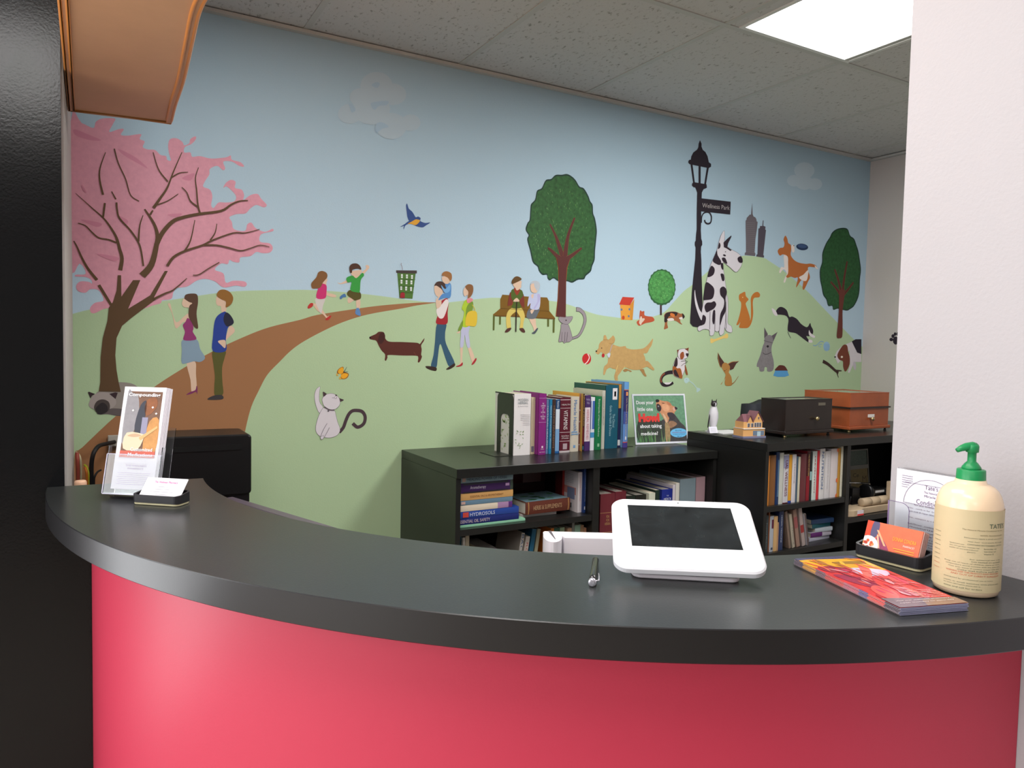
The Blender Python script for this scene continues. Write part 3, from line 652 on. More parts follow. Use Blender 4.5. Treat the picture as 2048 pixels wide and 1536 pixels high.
spot('512,690 550,695 560,770 535,780 520,735'); spot('325,800 390,830 428,880 428,950 400,1010 320,1025 290,1020 300,930'); spot('505,880 545,852 580,880 592,930 575,1000 580,1100 570,1180 540,1240 505,1350 500,1300 510,1200 550,1110 555,1020 510,960')
spot('305,1110 335,1060 390,1055 430,1040 455,1080 430,1130 380,1160 330,1180'); spot('415,1165 442,1170 430,1330 405,1290'); spot('285,1215 320,1240 320,1290 300,1335 260,1330 270,1280'); spot('530,485 570,490 595,560 560,545 535,520'); spot('728,490 765,465 790,500 788,545 745,540'); spot('548,440 575,450 570,465 545,455'); f.dot(DN, BK, 572, 408, 5, 7)
for st in ('375,1170 370,1400', '500,1350 490,1430', '440,1200 435,1420', '575,1050 580,1390'): f.line(DN, OL, st, 5)
f.done('painted_spotted_dog', 'large painted white dog with black spots')
# skyscrapers
f = Fig(4); SC = (98, 92, 98)
f.poly(I_, SC, '1372,160 1382,390 1400,440 1440,460 1460,500 1465,540 1485,550 1470,700 1440,900 1435,1000 1420,1180 1440,1200 1432,1250 1220,1230 1222,1185 1245,1170 1245,940 1240,700 1238,530 1260,500 1260,470 1290,440 1320,405 1350,400', False)
f.poly(I_, (76, 70, 80), '1590,520 1605,520 1600,630 1645,650 1640,710 1655,720 1630,950 1600,1230 1615,1245 1612,1282 1455,1260 1460,1220 1480,1215 1500,690 1525,680 1535,635 1580,635', False)
for y_ in range(560, 1180, 40): f.line(I_, (112, 108, 112), '1255,%d 1430,%d' % (y_, y_+15), 7); f.k -= 1
f.k += 1
f.done('painted_skyscrapers', 'two painted grey towers on the hill')
f = Fig(4); OC = (176, 108, 48)
f.poly(DN, OC, '755,960 790,935 830,920 842,975 875,1015 850,1050 840,1080 870,1170 895,1260 890,1290 905,1250 905,1100 905,1000 940,940 990,920 1022,950 1015,985 985,992 945,1000 930,1060 935,1200 915,1310 875,1375 820,1385 755,1375 770,1310 745,1340 720,1340 745,1270 775,1150 780,1060 755,1020')
f.dot(DN, (220, 200, 150), 800, 990, 6); f.done('painted_orange_cat', 'painted orange cat with raised tail')
f = Fig(4); CG = (172, 100, 52)
f.poly(J, (216, 206, 200), '750,440 800,470 810,640 800,690 780,760 765,800 748,790 770,730 790,690 765,640 735,640 705,680 692,660 720,600 755,600')
f.poly(J, CG, '770,200 795,240 808,295 840,320 845,380 840,450 880,510 940,545 1030,562 1090,558 1150,575 1170,600 1140,605 1070,600 1060,640 1085,730 1060,790 1010,890 990,870 1000,780 975,770 940,820 915,858 908,850 930,740 890,742 840,725 800,740 780,720 805,680 805,560 800,470 740,440 700,455 672,400 700,360 745,350 760,300 748,250')
f.poly(J, (216, 206, 200), '1060,640 1060,700 1040,775 990,775 945,735 1000,700').poly(J, (216, 206, 200), '1145,580 1190,625 1160,620').poly(J, (216, 206, 200), '848,330 880,320 885,400 860,415 845,370').dot(J, (30, 30, 30), 877, 328, 6)
f.done('painted_jumping_dog', 'painted brown and white leaping dog')
f = Fig(4); f.dot(J, (34, 52, 84), 986, 345, 77, 42, 0.12).dot(J, (56, 78, 116), 986, 335, 60, 24, 0.12); f.done('painted_flying_disc', 'painted dark blue flying disc')
# right tree
f = Fig(4)
crown = pts_of(J, '1515,100 1570,120 1600,200 1650,240 1680,320 1705,400 1725,520 1738,640 1725,760 1720,900 1700,1000 1650,1100 1600,1140 1560,1160 1500,1150 1440,1135 1385,1150 1370,1100 1320,1100 1295,1020 1255,960 1235,860 1215,760 1212,640 1240,540 1245,420 1290,300 1340,220 1370,160 1430,115')
f.poly(P1, GE, crown); cx = sum(p[0] for p in crown)/len(crown); cy = sum(p[1] for p in crown)/len(crown)
f.poly(P1, (40, 82, 46), [(cx+(p[0]-cx)*0.955, cy+(p[1]-cy)*0.972) for p in crown], True, var=0.3)
branch(J, '1480,980 1440,900 1350,790', 24, 12); branch(J, '1490,960 1450,780 1400,630', 28, 12); branch(J, '1500,960 1520,760 1560,530', 26, 12); branch(J, '1510,960 1570,890 1640,800', 22, 12)
f.poly(J, (100, 52, 44), '1460,900 1530,900 1520,1000 1500,1160 1500,1330 1495,1490 1460,1512 1425,1495 1440,1330 1452,1150 1455,1000')
f.done('painted_oval_tree', 'painted oval green tree near the right corner')
f = Fig(4); BC = (42, 34, 44)
f.poly(L, BC, '330,400 370,350 420,350 470,390 500,470 540,468 600,500 650,560 710,600 740,595 768,550 780,590 805,640 800,690 750,720 720,720 755,780 740,795 640,720 580,680 490,660 480,600 490,510 460,460 400,445 345,440')
f.poly(L, (206, 200, 202), '275,365 300,370 330,400 350,455 320,455 290,420').poly(L, (212, 206, 208), '755,640 775,680 830,720 815,742 770,720 750,690').poly(L, (212, 206, 208), '750,765 790,770 795,800 750,800').line(L, (90, 96, 90), '480,660 500,710 520,745', 8, 5)
f.done('painted_black_cat', 'painted black and white pouncing cat')
f = Fig(4); f.dot(L, (146, 182, 206), 978, 850, 42, 62).line(L, (130, 168, 198), '940,795 905,785 870,815 840,840 805,835', 7).line(L, (130, 168, 198), '905,850 885,855 880,830 920,820', 5)
for k in range(5): f.line(L, (118, 156, 190), '%d,%d %d,%d' % (942, 820+k*18, 1014, 830+k*16), 3)
f.done('painted_yarn_ball', 'painted light blue yarn ball')
f = Fig(4)
f.poly(L, (204, 198, 202), '1080,980 1110,910 1170,850 1210,830 1300,790 1423,760 1423,1050 1330,1050 1310,1100 1270,1190 1250,1180 1280,1080 1270,900 1200,1000 1150,1040 1120,1070 1100,1020', False).poly(L, (186, 180, 188), '1330,1040 1355,1080 1350,1150 1330,1140 1315,1080')
f.poly(L, (36, 30, 42), '1300,785 1350,758 1423,758 1423,948 1370,930 1330,850', False).poly(L, (110, 58, 42), '1160,870 1200,828 1240,840 1255,920 1275,1000 1270,1080 1240,1150 1212,1170 1190,1110 1185,1040 1140,1020 1115,960')
f.dot(L, (222, 214, 200), 1172, 985, 14).dot(L, (30, 26, 26), 1086, 985, 10); f.done('painted_basset_dog', 'painted brown white and black hound sniffing')
f = Fig(4); f.line(L, (58, 40, 36), '930,1040 1000,1080 1090,1160 1130,1190', 30, 20).line(L, (58, 40, 36), '1090,1160 1170,1162', 18, 8).line(L, (58, 40, 36), '1105,1170 1130,1250', 16, 5); f.done('painted_stick', 'painted dark brown stick')
f = Fig(4); GR = (124, 120, 122)
f.poly(L, (90, 82, 88), '180,605 225,690 220,730 180,745', False).poly(L, (90, 82, 88), '350,665 290,800 265,720', False)
f.poly(L, GR, '185,740 230,705 275,715 295,780 275,850 275,930 300,1040 300,1130 275,1168 220,1168 215,1120 185,1118 175,1165 125,1168 110,1115 85,1110 90,1060 130,960 160,850 180,800', True, var=0.12)
f.dot(L, (36, 34, 36), 224, 850, 15).line(L, (64, 60, 64), '160,930 190,950 230,945 265,925', 5).line(L, (84, 80, 84), '175,775 230,790 285,805', 5).line(L, (150, 148, 150), '205,860 210,930', 4)
f.done('painted_schnauzer', 'painted grey terrier with pointed ears')
f = Fig(4); f.poly(L, (88, 44, 38), '320,1160 350,1110 380,1090 440,1100 475,1150 470,1165', True).poly(L, (84, 148, 196), '320,1160 475,1160 497,1222 440,1240 350,1240 295,1225', False); f.done('painted_food_bowl', 'painted blue bowl with brown pet food')
f = Fig(4); CH = (168, 122, 66)
f.poly(K, (78, 50, 44), '1155,635 1200,720 1265,810 1230,850 1215,900 1170,820 1150,740', False).poly(K, (78, 50, 44), '1515,790 1460,800 1390,800 1330,840 1365,945 1420,920 1470,830', False).line(K, CH, '1330,835 1400,800 1515,788', 12, 3).line(K, CH, '1155,635 1180,840 1215,900', 4, 10)
f.poly(K, CH, '1225,850 1270,812 1320,830 1360,880 1350,950 1340,980 1385,1060 1395,1170 1380,1205 1290,1205 1270,1150 1280,1080 1215,1180 1205,1175 1250,1120 1285,1030 1270,985 1230,920').line(K, (140, 96, 50), '1390,1180 1440,1140 1505,1045', 14, 5)
f.dot(K, (60, 36, 30), 1272, 952, 8).dot(K, (60, 36, 30), 1300, 930, 5); f.done('painted_big_eared_dog', 'small painted brown dog with huge ears')
f = Fig(4); WC = (210, 204, 208); OL = (60, 44, 50)
f.line(K, (46, 36, 42), '385,975 300,985 220,1030 185,1110 210,1180 270,1200 340,1185 395,1155', 50, 36).line(K, (136, 76, 52), '250,995 200,1040 180,1100 195,1150', 20).poly(K, WC, '240,1155 320,1150 370,1140 330,1180 270,1185')
outlined(K, WC, OL, '455,720 520,745 590,760 600,850 590,930 560,1010 535,1060 480,1070 400,1020 385,940 400,840', 5)
f.poly(K, (54, 40, 44), '440,735 465,760 460,870 400,880').poly(K, (156, 90, 46), '385,880 440,890 460,910 510,910 535,970 545,1080 480,1065 400,1015').poly(K, (54, 40, 44), '395,960 430,930 470,1000 490,1065 420,1030').poly(K, (136, 80, 48), '590,850 615,900 640,1010 615,1020 590,940')
outlined(K, WC, OL, '470,640 500,590 580,575 630,600 650,660 630,720 580,750 510,750 475,710', 5)
f.poly(K, (120, 62, 44), '455,595 485,590 470,660', False).poly(K, (120, 62, 44), '585,580 655,555 645,620', False).poly(K, (146, 78, 46), '510,660 560,628 575,700 550,750 510,740').poly(K, (54, 36, 42), '605,655 650,660 640,710 615,700').line(K, OL, '520,790 600,780 630,800 570,830 525,870', 5)
f.done('painted_patched_cat', 'painted white cat with brown and black patches')
f = Fig(4); f.poly(K, (176, 202, 200), '575,1100 600,1075 640,1070 670,1100 655,1140 620,1165 590,1150').line(K, (176, 202, 200), '660,1120 730,1170 780,1230 800,1250', 12).poly(K, (176, 202, 200), '795,1240 850,1255 855,1280 800,1320 790,1290'); f.dot(K, (140, 160, 170), 620, 1100, 7)
f.done('painted_fish_bone', 'faint painted pale fish bone')
f = Fig(4); f.poly(K, (214, 186, 108), '1030,405 1060,400 1100,410 1250,355 1290,320 1325,325 1330,380 1300,400 1250,400 1110,450 1060,480 1030,470'); f.done('painted_dog_bone', 'painted yellow dog bone')

# paw print painted on the right wall
wr = bpy.data.objects['wall_right']
b = MB(); pm = mat((44, 36, 48), 0.6, 0.3)
for (x, y, rx, ry) in ((1865, 775, 36, 52), (1808, 762, 24, 22), (1830, 718, 20, 24), (1857, 692, 17, 22), (1890, 690, 16, 24)):
    pts = []
    for k in range(14):
        a = 2*pi*k/14; q = hit(1500+(x+rx*cos(a))/6.4, 560+(y+ry*sin(a))/6.4, 0, XR-0.0006); pts.append(tuple(q))
    b.face(pts, pm)
b.build('painted_paw_print', wr, 'dark painted paw print')

# ------------------------------------------------------------------ reception counter
ZC = 1.09
CO = (1.348, -0.863, 1.4315); CI = (1.302, -0.903, 1.0693)
LAM = mat((42, 44, 44), 0.28, 0.5, var=0.10, vscale=120, bump=0.06, bscale=300)
LAME = mat((20, 19, 22), 0.30, 0.7, bump=0.03, bscale=300)
RED = mat((196, 54, 80), 0.42, 0.5, bump=0.06, bscale=260)
def arc(c, a0, a1, n): return [(c[0]+c[2]*cos(a0+(a1-a0)*i/n), c[1]+c[2]*sin(a0+(a1-a0)*i/n)) for i in range(n+1)]
a_o0 = math.asin((-0.825-CO[1])/CO[2]); a_out0 = pi-a_o0
a_out1 = pi + math.acos((CO[0]-1.198)/CO[2])
a_in0 = pi - math.asin((-0.842-CI[1])/CI[2]); a_in1 = pi+math.acos((CI[0]-1.198)/CI[2])
counter = thing('reception_counter', 'curved reception counter with black laminate top and red front', 'reception counter')
out = arc(CO, a_out0, a_out1, 80); inn = arc(CI, a_in1, a_in0, 70)
def smooth_by_angle(o, deg):
    bm = bmesh.new(); bm.from_mesh(o.data); bmesh.ops.remove_doubles(bm, verts=bm.verts, dist=1e-6)
    for f in bm.faces: f.smooth = True
    for e in bm.edges: e.smooth = not (len(e.link_faces) != 2 or e.calc_face_angle(0) > radians(deg))
    bm.to_mesh(o.data); bm.free(); return o
b = MB(); b.prism(out+inn, ZC-0.043, ZC, LAME, inset=0.0012, mtop=LAM)
smooth_by_angle(b.build('countertop', counter, 'black laminate countertop with thick curved edge'), 20)
PC = 1.3217; RP = 1.3207
pa0 = pi; pa1 = pi+math.acos((PC-1.199)/RP)
po = arc((PC, -0.863, RP), pi-0.02, pa1, 70)
pi_ = arc((PC, -0.863, RP-0.02), pa1+0.003, pi-0.02, 70)
b = MB(); b.prism(po+pi_, 0.0, ZC-0.043, RED); smooth_by_angle(b.build('front_panel', counter, 'curved red front panel'), 20)
wo = arc((PC, -0.863, RP-0.021), pi+0.06, pa1-0.02, 50); wi = arc((1.302, -0.903, 0.50), pi+1.2, pi+0.06, 40)
b = MB(); b.prism(wo+wi, 0.735, 0.76, LAM); b.build('work_surface', counter)
b = MB()
for a in (pi+0.12, pi+0.75, pi+1.25): 
    x, y = 1.302+0.62*cos(a), -0.903+0.62*sin(a); b.box(x-0.02, x+0.02, y-0.02, y+0.02, 0, 0.735, mat((60, 60, 62), 0.4))
b.build('leg', counter)

BLK = mat((28, 28, 27), 0.30, 0.5, var=0.12, vscale=90)
BLK2 = mat((22, 22, 21), 0.45, 0.4)
INK = mat((52, 48, 60), 0.6); WHT = mat((232, 230, 232), 0.45)
GLASS = mat((245, 248, 250), 0.03, 0.5, trans=1.0, ior=1.49)

# ------------------------------------------------------------------ bookcases
def bookcase(name, label, x0, x1, y0, y1, zt, shelves, divs, tt=0.032, ov=0.0):
    t = thing(name, label, 'bookcase')
    b = MB(); b.box(x0-ov, x1+ov, y0-0.006, y1, zt-tt, zt, BLK, bev=0.002); b.build('top_panel', t)
    for xs in ((x0, x0+0.018), (x1-0.018, x1)):
        b = MB(); b.box(xs[0], xs[1], y0, y1, 0, zt-tt, BLK); b.build('side_panel', t)
    b = MB(); b.box(x0+0.02, x1-0.02, y1-0.008, y1, 0.06, zt-tt, BLK2); b.build('back_panel', t)
    for (xa, xb, zs) in shelves:
        b = MB(); b.box(xa, xb, y0+0.004, y1-0.009, zs-0.022, zs, BLK); b.build('shelf', t)
    for (xa, xb) in divs:
        b = MB(); b.box(xa, xb, y0+0.002, y1-0.009, 0.06, zt-tt, BLK); b.build('divider', t)
    b = MB(); b.box(x0+0.02, x1-0.02, y0+0.03, y0+0.05, 0, 0.06, BLK2); b.build('plinth', t)
    return t
B1X0, B1X1, B1Y0, B1Z = 1.066, 2.262, -0.505, 1.005
DV1 = 1.634
S1 = 0.795; S1L = 0.50; S1R = 0.655
bookcase('bookcase', 'low black open bookcase with a row of books on top', B1X0, B1X1, B1Y0, -0.003, B1Z,
         [(B1X0+0.02, DV1, S1), (B1X0+0.02, DV1, S1L), (DV1+0.03, B1X1-0.02, S1R), (B1X0+0.02, DV1, 0.2), (DV1+0.03, B1X1-0.02, 0.2)], [(DV1, DV1+0.03)])
B2X0, B2X1, B2Y0, B2Y1, B2Z = 2.268, 3.70, -0.755, -0.32, 1.066
DV2 = 2.762; S2 = 0.815; S2L = 0.628; S2R = 0.722
bookcase('bookcase', 'taller black bookcase with wooden boxes on top in the corner', B2X0, B2X1, B2Y0, B2Y1, B2Z,
         [(B2X0+0.02, DV2, S2), (B2X0+0.02, DV2, S2L), (DV2+0.022, B2X1-0.02, S2R), (B2X0+0.02, B2X1-0.02, 0.3)], [(DV2, DV2+0.022)])

# ------------------------------------------------------------------ books
PAGE = mat((214, 204, 184), 0.8, 0.2, var=0.05, vscale=300)
def book(label, group, loc, t, d, h, col, rot=(0, 0, 0), text=None, tcol=(230, 225, 220), tfrac=(0.12, 0.9), tw=0.62, bands=(), htext=(), hard=False, page=None, extra=None, cover2=None, rough=0.4, pics=()):
    """upright book: spine at y=0 facing -y, thickness along +x, height along +z"""
    r = thing('book', label, 'book', loc, rot, group)
    m = mat(col, rough, 0.4); c = 0.0022 if hard else 0.0010; o = 0.003 if hard else 0.0
    m2 = mat(cover2, rough, 0.4) if cover2 else m
    b = MB()
    b.box(0, c, 0.0, d, 0, h, m2); b.box(t-c, t, 0.0, d, 0, h, m2)
    # slightly rounded spine
    n = 5; bul = min(0.003, t*0.12) if hard else min(0.0012, t*0.05)
    pr = [(t*i/n, -bul*sin(pi*i/n)) for i in range(n+1)] + [(t, c), (0, c)]
    b.prism(pr, 0, h, m)
    for (z0, z1, bc) in bands:
        pr = [(0.0002+(t-0.0004)*i/n, -bul*sin(pi*i/n)-0.0003) for i in range(n+1)]+[(t-0.0002, c*0.3), (0.0002, c*0.3)]
        b.prism(pr, h*z0, h*z1, mat(bc, rough, 0.4))
    for (x0, x1, z0, z1, pc) in pics:
        b.box(t*x0, t*x1, -bul-0.0008, -bul-0.0003, h*z0, h*z1, mat(pc, 0.5))
    if extra: extra(b, t, h, -bul-0.0012)
    cov = b.build('cover', r)
    b = MB(); b.box(c, t-c, c, d-o-0.001, o, h-o-0.0008, page or PAGE); b.build('pages', r)
    y = -bul-0.0012; lb = MB(); any_ = False
    HB = []
    if text:
        zz = h*(1-tfrac[0]); L_ = h*(tfrac[1]-tfrac[0])
        lettering(text, (t*(0.5-tw/2), y, zz), (0, 0, -1), (1, 0, 0), L_, t*tw, mat(tcol, 0.5), None, into=lb); any_ = True
    for (s, z0, z1, wf, cc) in htext:
        hb = MB(); lettering(s, (t*(0.5-wf/2), y, h*z0), (1, 0, 0), (0, 0, 1), t*wf, h*(z1-z0), mat(cc, 0.5), None, into=hb); HB.append(hb)
    if any_: lb.build('spine_lettering', cov)
    for hb in HB: hb.build('spine_lettering', cov)
    return r
def xz(crop, px, py, yp):
    q = hit(crop[0]+px/crop[2], crop[1]+py/crop[2], 1, yp); return q.x, q.z
LAY = (0, -pi/2, 0)
PACK = {}
def pack(key, xa, xb, lo=None, hi=None):
    """books in a row touch but never overlap"""
    xa = max(xa, PACK.get(key, -9)+0.0004)
    if lo is not None: xa = max(xa, lo)
    if hi is not None: xb = min(xb, hi)
    xb = max(xb, xa+0.004); PACK[key] = xb
    return xa, xb
def lying(label, group, x0, x1, y, z, t, d, col, rz=0.0, **kw):
    """book lying flat, spine towards -y, from x0 to x1, bottom at z"""
    h = x1-x0
    R = Matrix.Rotation(rz, 4, 'Z') @ Matrix.Rotation(-pi/2, 4, 'Y')
    r = book(label, group, (0, 0, 0), t, d, h, col, **kw)
    pos = Vector((x1, y, z)) if rz == 0 else Vector((x0, y, z)) + Matrix.Rotation(rz, 3, 'Z') @ Vector((h, 0, 0))
    r.rotation_euler = R.to_euler(); r.location = pos
    return r

GT_ = 'reference books between bookends on the low bookcase'
Q = (970, 740, 6.4)
def top(label, x0, x1, yt, yp, col, d=0.165, xtop=None, **kw):
    xm = (x0+x1)/2
    xa, xb = pack('top', xz(Q, x0, 1000, yp)[0], xz(Q, x1, 1000, yp)[0]); h = xz(Q, xm, yt, yp)[1]-B1Z-0.0006
    return xa, xb, book(label, GT_, (xa, yp, B1Z+0.0004), xb-xa-0.0008, d, h, col, **kw)
def leaves(lb, t, h, y):
    lb.box(-0.0008, -0.0001, 0, 0.15, h-0.004, h+0.0005, mat((40, 40, 42), 0.4))
    R2 = random.Random(8)
    for i in range(40):
        yy = R2.uniform(0.02, 0.13); z = h*R2.uniform(0.05, 0.72); s = R2.uniform(0.005, 0.011); a = R2.uniform(0, pi)
        u = Vector((0, cos(a), sin(a)))*s; v = Vector((0, -sin(a), cos(a)))*s*0.4; P = Vector((-0.0006, yy, z)); lb.face([P-u, P+v, P+u, P-v], mat([(120, 150, 80), (150, 176, 110)][i % 2], 0.6))
    g = [mat((120, 150, 96), 0.6), mat((150, 172, 128), 0.6)]
    R_ = random.Random(5)
    for i in range(16):
        x = t*R_.uniform(0.08, 0.55); z = h*R_.uniform(0.12, 0.42); s = 0.005
        a = R_.uniform(0, pi); u = Vector((cos(a), 0, sin(a)))*s; v = Vector((-sin(a), 0, cos(a)))*s*0.35
        P = Vector((x, y, z)); lb.face([P-u, P+v, P+u, P-v], g[i % 2])
    for k in range(7):
        z = h*(0.66-0.028*k); lb.box(t*(0.35 if k < 4 else 0.5), t*0.94, y, y+0.0002, z, z+h*0.004, mat((150, 146, 150), 0.6))
xa0, _, _ = top('thick white hardcover with green leaf drawings next to the left bookend', 362, 578, 305, -0.312, (226, 222, 222), hard=True, d=0.15, cover2=(216, 214, 210),
    htext=(('MODERN', 0.88, 0.925, 0.6, (120, 130, 134)), ('HERBAL', 0.835, 0.875, 0.6, (120, 130, 134)), ('By Mrs M. Grieve', 0.785, 0.81, 0.6, (120, 120, 124))), extra=leaves)
top('thin cream book squeezed behind the thick purple spine', 580, 634, 350, -0.303, (214, 200, 168), pics=((0.2, 0.8, 0.04, 0.14, (120, 110, 130)),), tcol=(120, 90, 60))
top('thick bright purple hardcover standing forward in the row', 634, 776, 303, -0.328, (128, 38, 118), hard=True, d=0.20,
    htext=(('THE\nCOMPLETE\nBOOK\nOF\nNATURAL\n&\nMEDICINAL\nCURES', 0.58, 0.85, 0.66, (222, 206, 222)), ('RODALE', 0.085, 0.10, 0.4, (222, 206, 222)), ('HEALTH BOOKS', 0.035, 0.05, 0.75, (222, 206, 222))),
    bands=((0.925, 0.929, (196, 170, 200)), (0.53, 0.534, (196, 170, 200))), pics=((0.4, 0.6, 0.11, 0.145, (222, 206, 222)),))
top('thin slate blue book right of the purple hardcover', 778, 806, 378, -0.318, (110, 130, 170), text='NATURAL HEALING', tcol=(200, 206, 216))
top('teal blue paperback with small white spine lettering', 806, 850, 372, -0.322, (34, 116, 156), text='Natural Prescriptions for Women', tcol=(214, 226, 232), tw=0.4)
top('thin dark brown paperback beside the teal blue one', 850, 894, 374, -0.318, (62, 46, 44), text='HEALING NUTRIENTS', tcol=(150, 120, 96), tw=0.4)
top('thin white and sky blue paperback with navy top', 896, 948, 376, -0.318, (120, 160, 200), bands=((0.82, 0.995, (30, 66, 110)), (0.45, 0.82, (206, 216, 226)), (0.0, 0.04, (34, 90, 150))), text='Nutrition', tfrac=(0.03, 0.16), tcol=(206, 216, 226), tw=0.5)
top('maroon hardcover lettered VITAMINS on its spine', 950, 1084, 352, -0.312, (88, 28, 42), hard=True,
    text='VITAMINS', tfrac=(0.23, 0.58), tw=0.38, tcol=(220, 214, 214), bands=((0.955, 0.966, (206, 196, 196)), (0.805, 0.812, (206, 196, 196)), (0.365, 0.372, (206, 196, 196)), (0.205, 0.212, (206, 196, 196)), (0.0, 0.035, (190, 180, 182))),
    htext=(('HEALTH', 0.86, 0.885, 0.8, (214, 206, 206)), ('By the Editors\nof Prevention', 0.25, 0.32, 0.7, (214, 206, 206))), pics=((0.3, 0.7, 0.06, 0.165, (168, 150, 156)),))
top('beige hardcover with large blue spine lettering', 1084, 1194, 342, -0.305, (196, 188, 172), hard=True, text='Miracle Health', tfrac=(0.06, 0.62), tcol=(70, 120, 176), tw=0.36,
    pics=((0.1, 0.9, 0.31, 0.33, (110, 150, 190)), (0.1, 0.8, 0.35, 0.37, (110, 150, 190)), (0.35, 0.6, 0.07, 0.12, (110, 150, 190))))
top('thin orange topped book with speckled maroon spine', 1196, 1212, 300, -0.296, (150, 100, 96), cover2=(214, 160, 70), bands=((0.3, 0.32, (220, 210, 220)), (0.5, 0.52, (220, 210, 220)), (0.7, 0.72, (220, 210, 220)), (0.1, 0.12, (220, 210, 220))), d=0.2)
top('black and dark red book lettered INFUSIONS OF HEALING', 1213, 1264, 305, -0.312, (40, 28, 34), cover2=(190, 150, 80), text='INFUSIONS of HEALING', tfrac=(0.02, 0.56), tcol=(206, 166, 96), tw=0.55, bands=((0.12, 0.42, (96, 30, 34)),), pics=((0.3, 0.7, 0.03, 0.09, (60, 130, 160)),))
top('purple paperback with tall pinkish white spine panel', 1267, 1340, 322, -0.306, (70, 44, 96), bands=((0.17, 0.78, (214, 200, 206)),), text='HERBAL REMEDIES', tfrac=(0.26, 0.80), tcol=(196, 130, 140), tw=0.4, htext=(('Healing\nWise', 0.84, 0.95, 0.7, (170, 160, 190)),))
top('white and blue slim paperback left of the green spine', 1342, 1394, 348, -0.304, (212, 214, 222), bands=((0.40, 0.93, (66, 100, 170)), (0.24, 0.34, (70, 140, 186))), pics=((0.1, 0.35, 0.34, 0.95, (214, 216, 224)),))
top('bright green book with white spine lettering', 1396, 1482, 338, -0.298, (26, 110, 66), text='Encyclopedia of Natural Medicine', tfrac=(0.05, 0.75), tcol=(196, 216, 200), tw=0.3, pics=((0.4, 0.7, 0.06, 0.12, (130, 176, 140)),), hard=True)
top('tall grey white book left of the big teal volume', 1484, 1526, 262, -0.288, (186, 184, 172), cover2=(196, 194, 180), d=0.21, text='Clinical Handbook', tfrac=(0.1, 0.6), tcol=(120, 116, 110), tw=0.3)
top('large dark teal hardcover with white spine label', 1528, 1692, 192, -0.285, (28, 84, 104), hard=True, d=0.23, cover2=(36, 84, 78), text='The Clinical\nGuide to Health & Disease', tfrac=(0.32, 0.80), tcol=(150, 190, 200), tw=0.42, pics=((0.5, 0.86, 0.77, 0.95, (216, 214, 218)), (0.62, 0.76, 0.82, 0.9, (60, 60, 70))))
top('dark navy book with orange upper cover beside the teal volume', 1694, 1730, 180, -0.27, (36, 40, 78), cover2=(196, 140, 62), bands=((0.62, 0.995, (196, 140, 62)), (0.03, 0.12, (206, 206, 206))), d=0.24)
xe1, xe2, _ = top('tallest blue hardcover at the right end of the row', 1732, 1822, 152, -0.285, (92, 132, 190), hard=True, d=0.235, cover2=(108, 156, 206),
    bands=((0.885, 0.995, (100, 152, 206)), (0.873, 0.885, (196, 110, 70)), (0.55, 0.873, (46, 46, 100)), (0.36, 0.55, (66, 82, 146)), (0.075, 0.088, (190, 80, 70)), (0.0, 0.075, (70, 60, 130))), text='Herb, Nutrient, and Drug Interactions', tfrac=(0.24, 0.82), tcol=(206, 180, 150), tw=0.3,
    pics=((0.36, 0.72, 0.79, 0.85, (226, 150, 96)), (0.35, 0.65, 0.12, 0.17, (206, 206, 214))))
# bookends
def bookend(label, x, y, flip, h=0.232, w=0.125):
    r = thing('bookend', label, 'bookend', (x, y, B1Z+0.0005), (0, 0, 0), 'black metal bookends')
    BE = mat((40, 42, 38), 0.4, 0.5)
    # upright plate in the y-z plane with an arched cut-out
    def arch(w_, h_, rr, n=6):
        o = [(0, 0)]; 
        for i in range(n+1): a = pi-pi/2*i/n; o.append((rr+rr*cos(a), h_-rr+rr*sin(a)))
        for i in range(n+1): a = pi/2-pi/2*i/n; o.append((w_-rr+rr*cos(a), h_-rr+rr*sin(a)))
        o.append((w_, 0)); return o
    outer = arch(w, h, 0.018); inner_ = [(0.028+px_, 0.001+pz_) for px_, pz_ in arch(w-0.056, h*0.66, 0.022)]
    b = MB(); n = len(outer)
    for x_ in (0, 0.0015):
        b.mesh([(x_, p[0], p[1]) for p in outer]+[(x_, p[0], p[1]) for p in inner_], [(i, i+1, n+i+1, n+i) for i in range(n-1)], BE)
    b.mesh([(0, p[0], p[1]) for p in outer]+[(0.0015, p[0], p[1]) for p in outer], [(i, i+1, n+i+1, n+i) for i in range(n-1)], BE)
    b.mesh([(0, p[0], p[1]) for p in inner_]+[(0.0015, p[0], p[1]) for p in inner_], [(i, i+1, n+i+1, n+i) for i in range(n-1)], BE)
    b.build('upright_plate', r)
    b = MB(); s = -0.075 if flip < 0 else 0.04
    b.box(min(0, s), max(0.0015, s), 0.0, w, 0, 0.0013, BE); b.build('base_plate', r)
    return r
bookend('black metal bookend with arched opening at the left end of the row', xa0-0.003, -0.31, -1)
bookend('black metal bookend at the right end beside the tallest blue book', xe2+0.003, -0.27, 1, h=0.12, w=0.11)

# ---- shelves of the low bookcase
Q = (890, 920, 6.4); YS = -0.475; GS = 'books lying in a stack on the left shelf'
def lay(label, px1, yl, yb, col, dz=0, yp=YS, **kw):
    """extent from photo: left end shared, right end px1, edges yl (top) and yb (bottom) at the left end"""
    global zcur
    x0 = xz(Q, 148, 700, yp)[0]; x1 = xz(Q, px1, 600, yp)[0]
    t = xz(Q, 148, yl, yp)[1]-xz(Q, 148, yb, yp)[1]
    r = lying(label, GS, max(x0, B1X0+0.0195), x1, yp, zcur+0.0004, t-0.0004, 0.17, col, **kw); zcur += t+0.0004
    return r
zcur = S1
lay('mint green thin book at the bottom of the stack', 1030, 848, 884, (146, 200, 168), d=0.0) if False else None
def layb(label, px1, yl, yb, col, **kw): return lay(label, px1, yl, yb, col, **kw)
layb('wide mint green book lying at the bottom of the stack', 1030, 850, 884, (140, 196, 164))
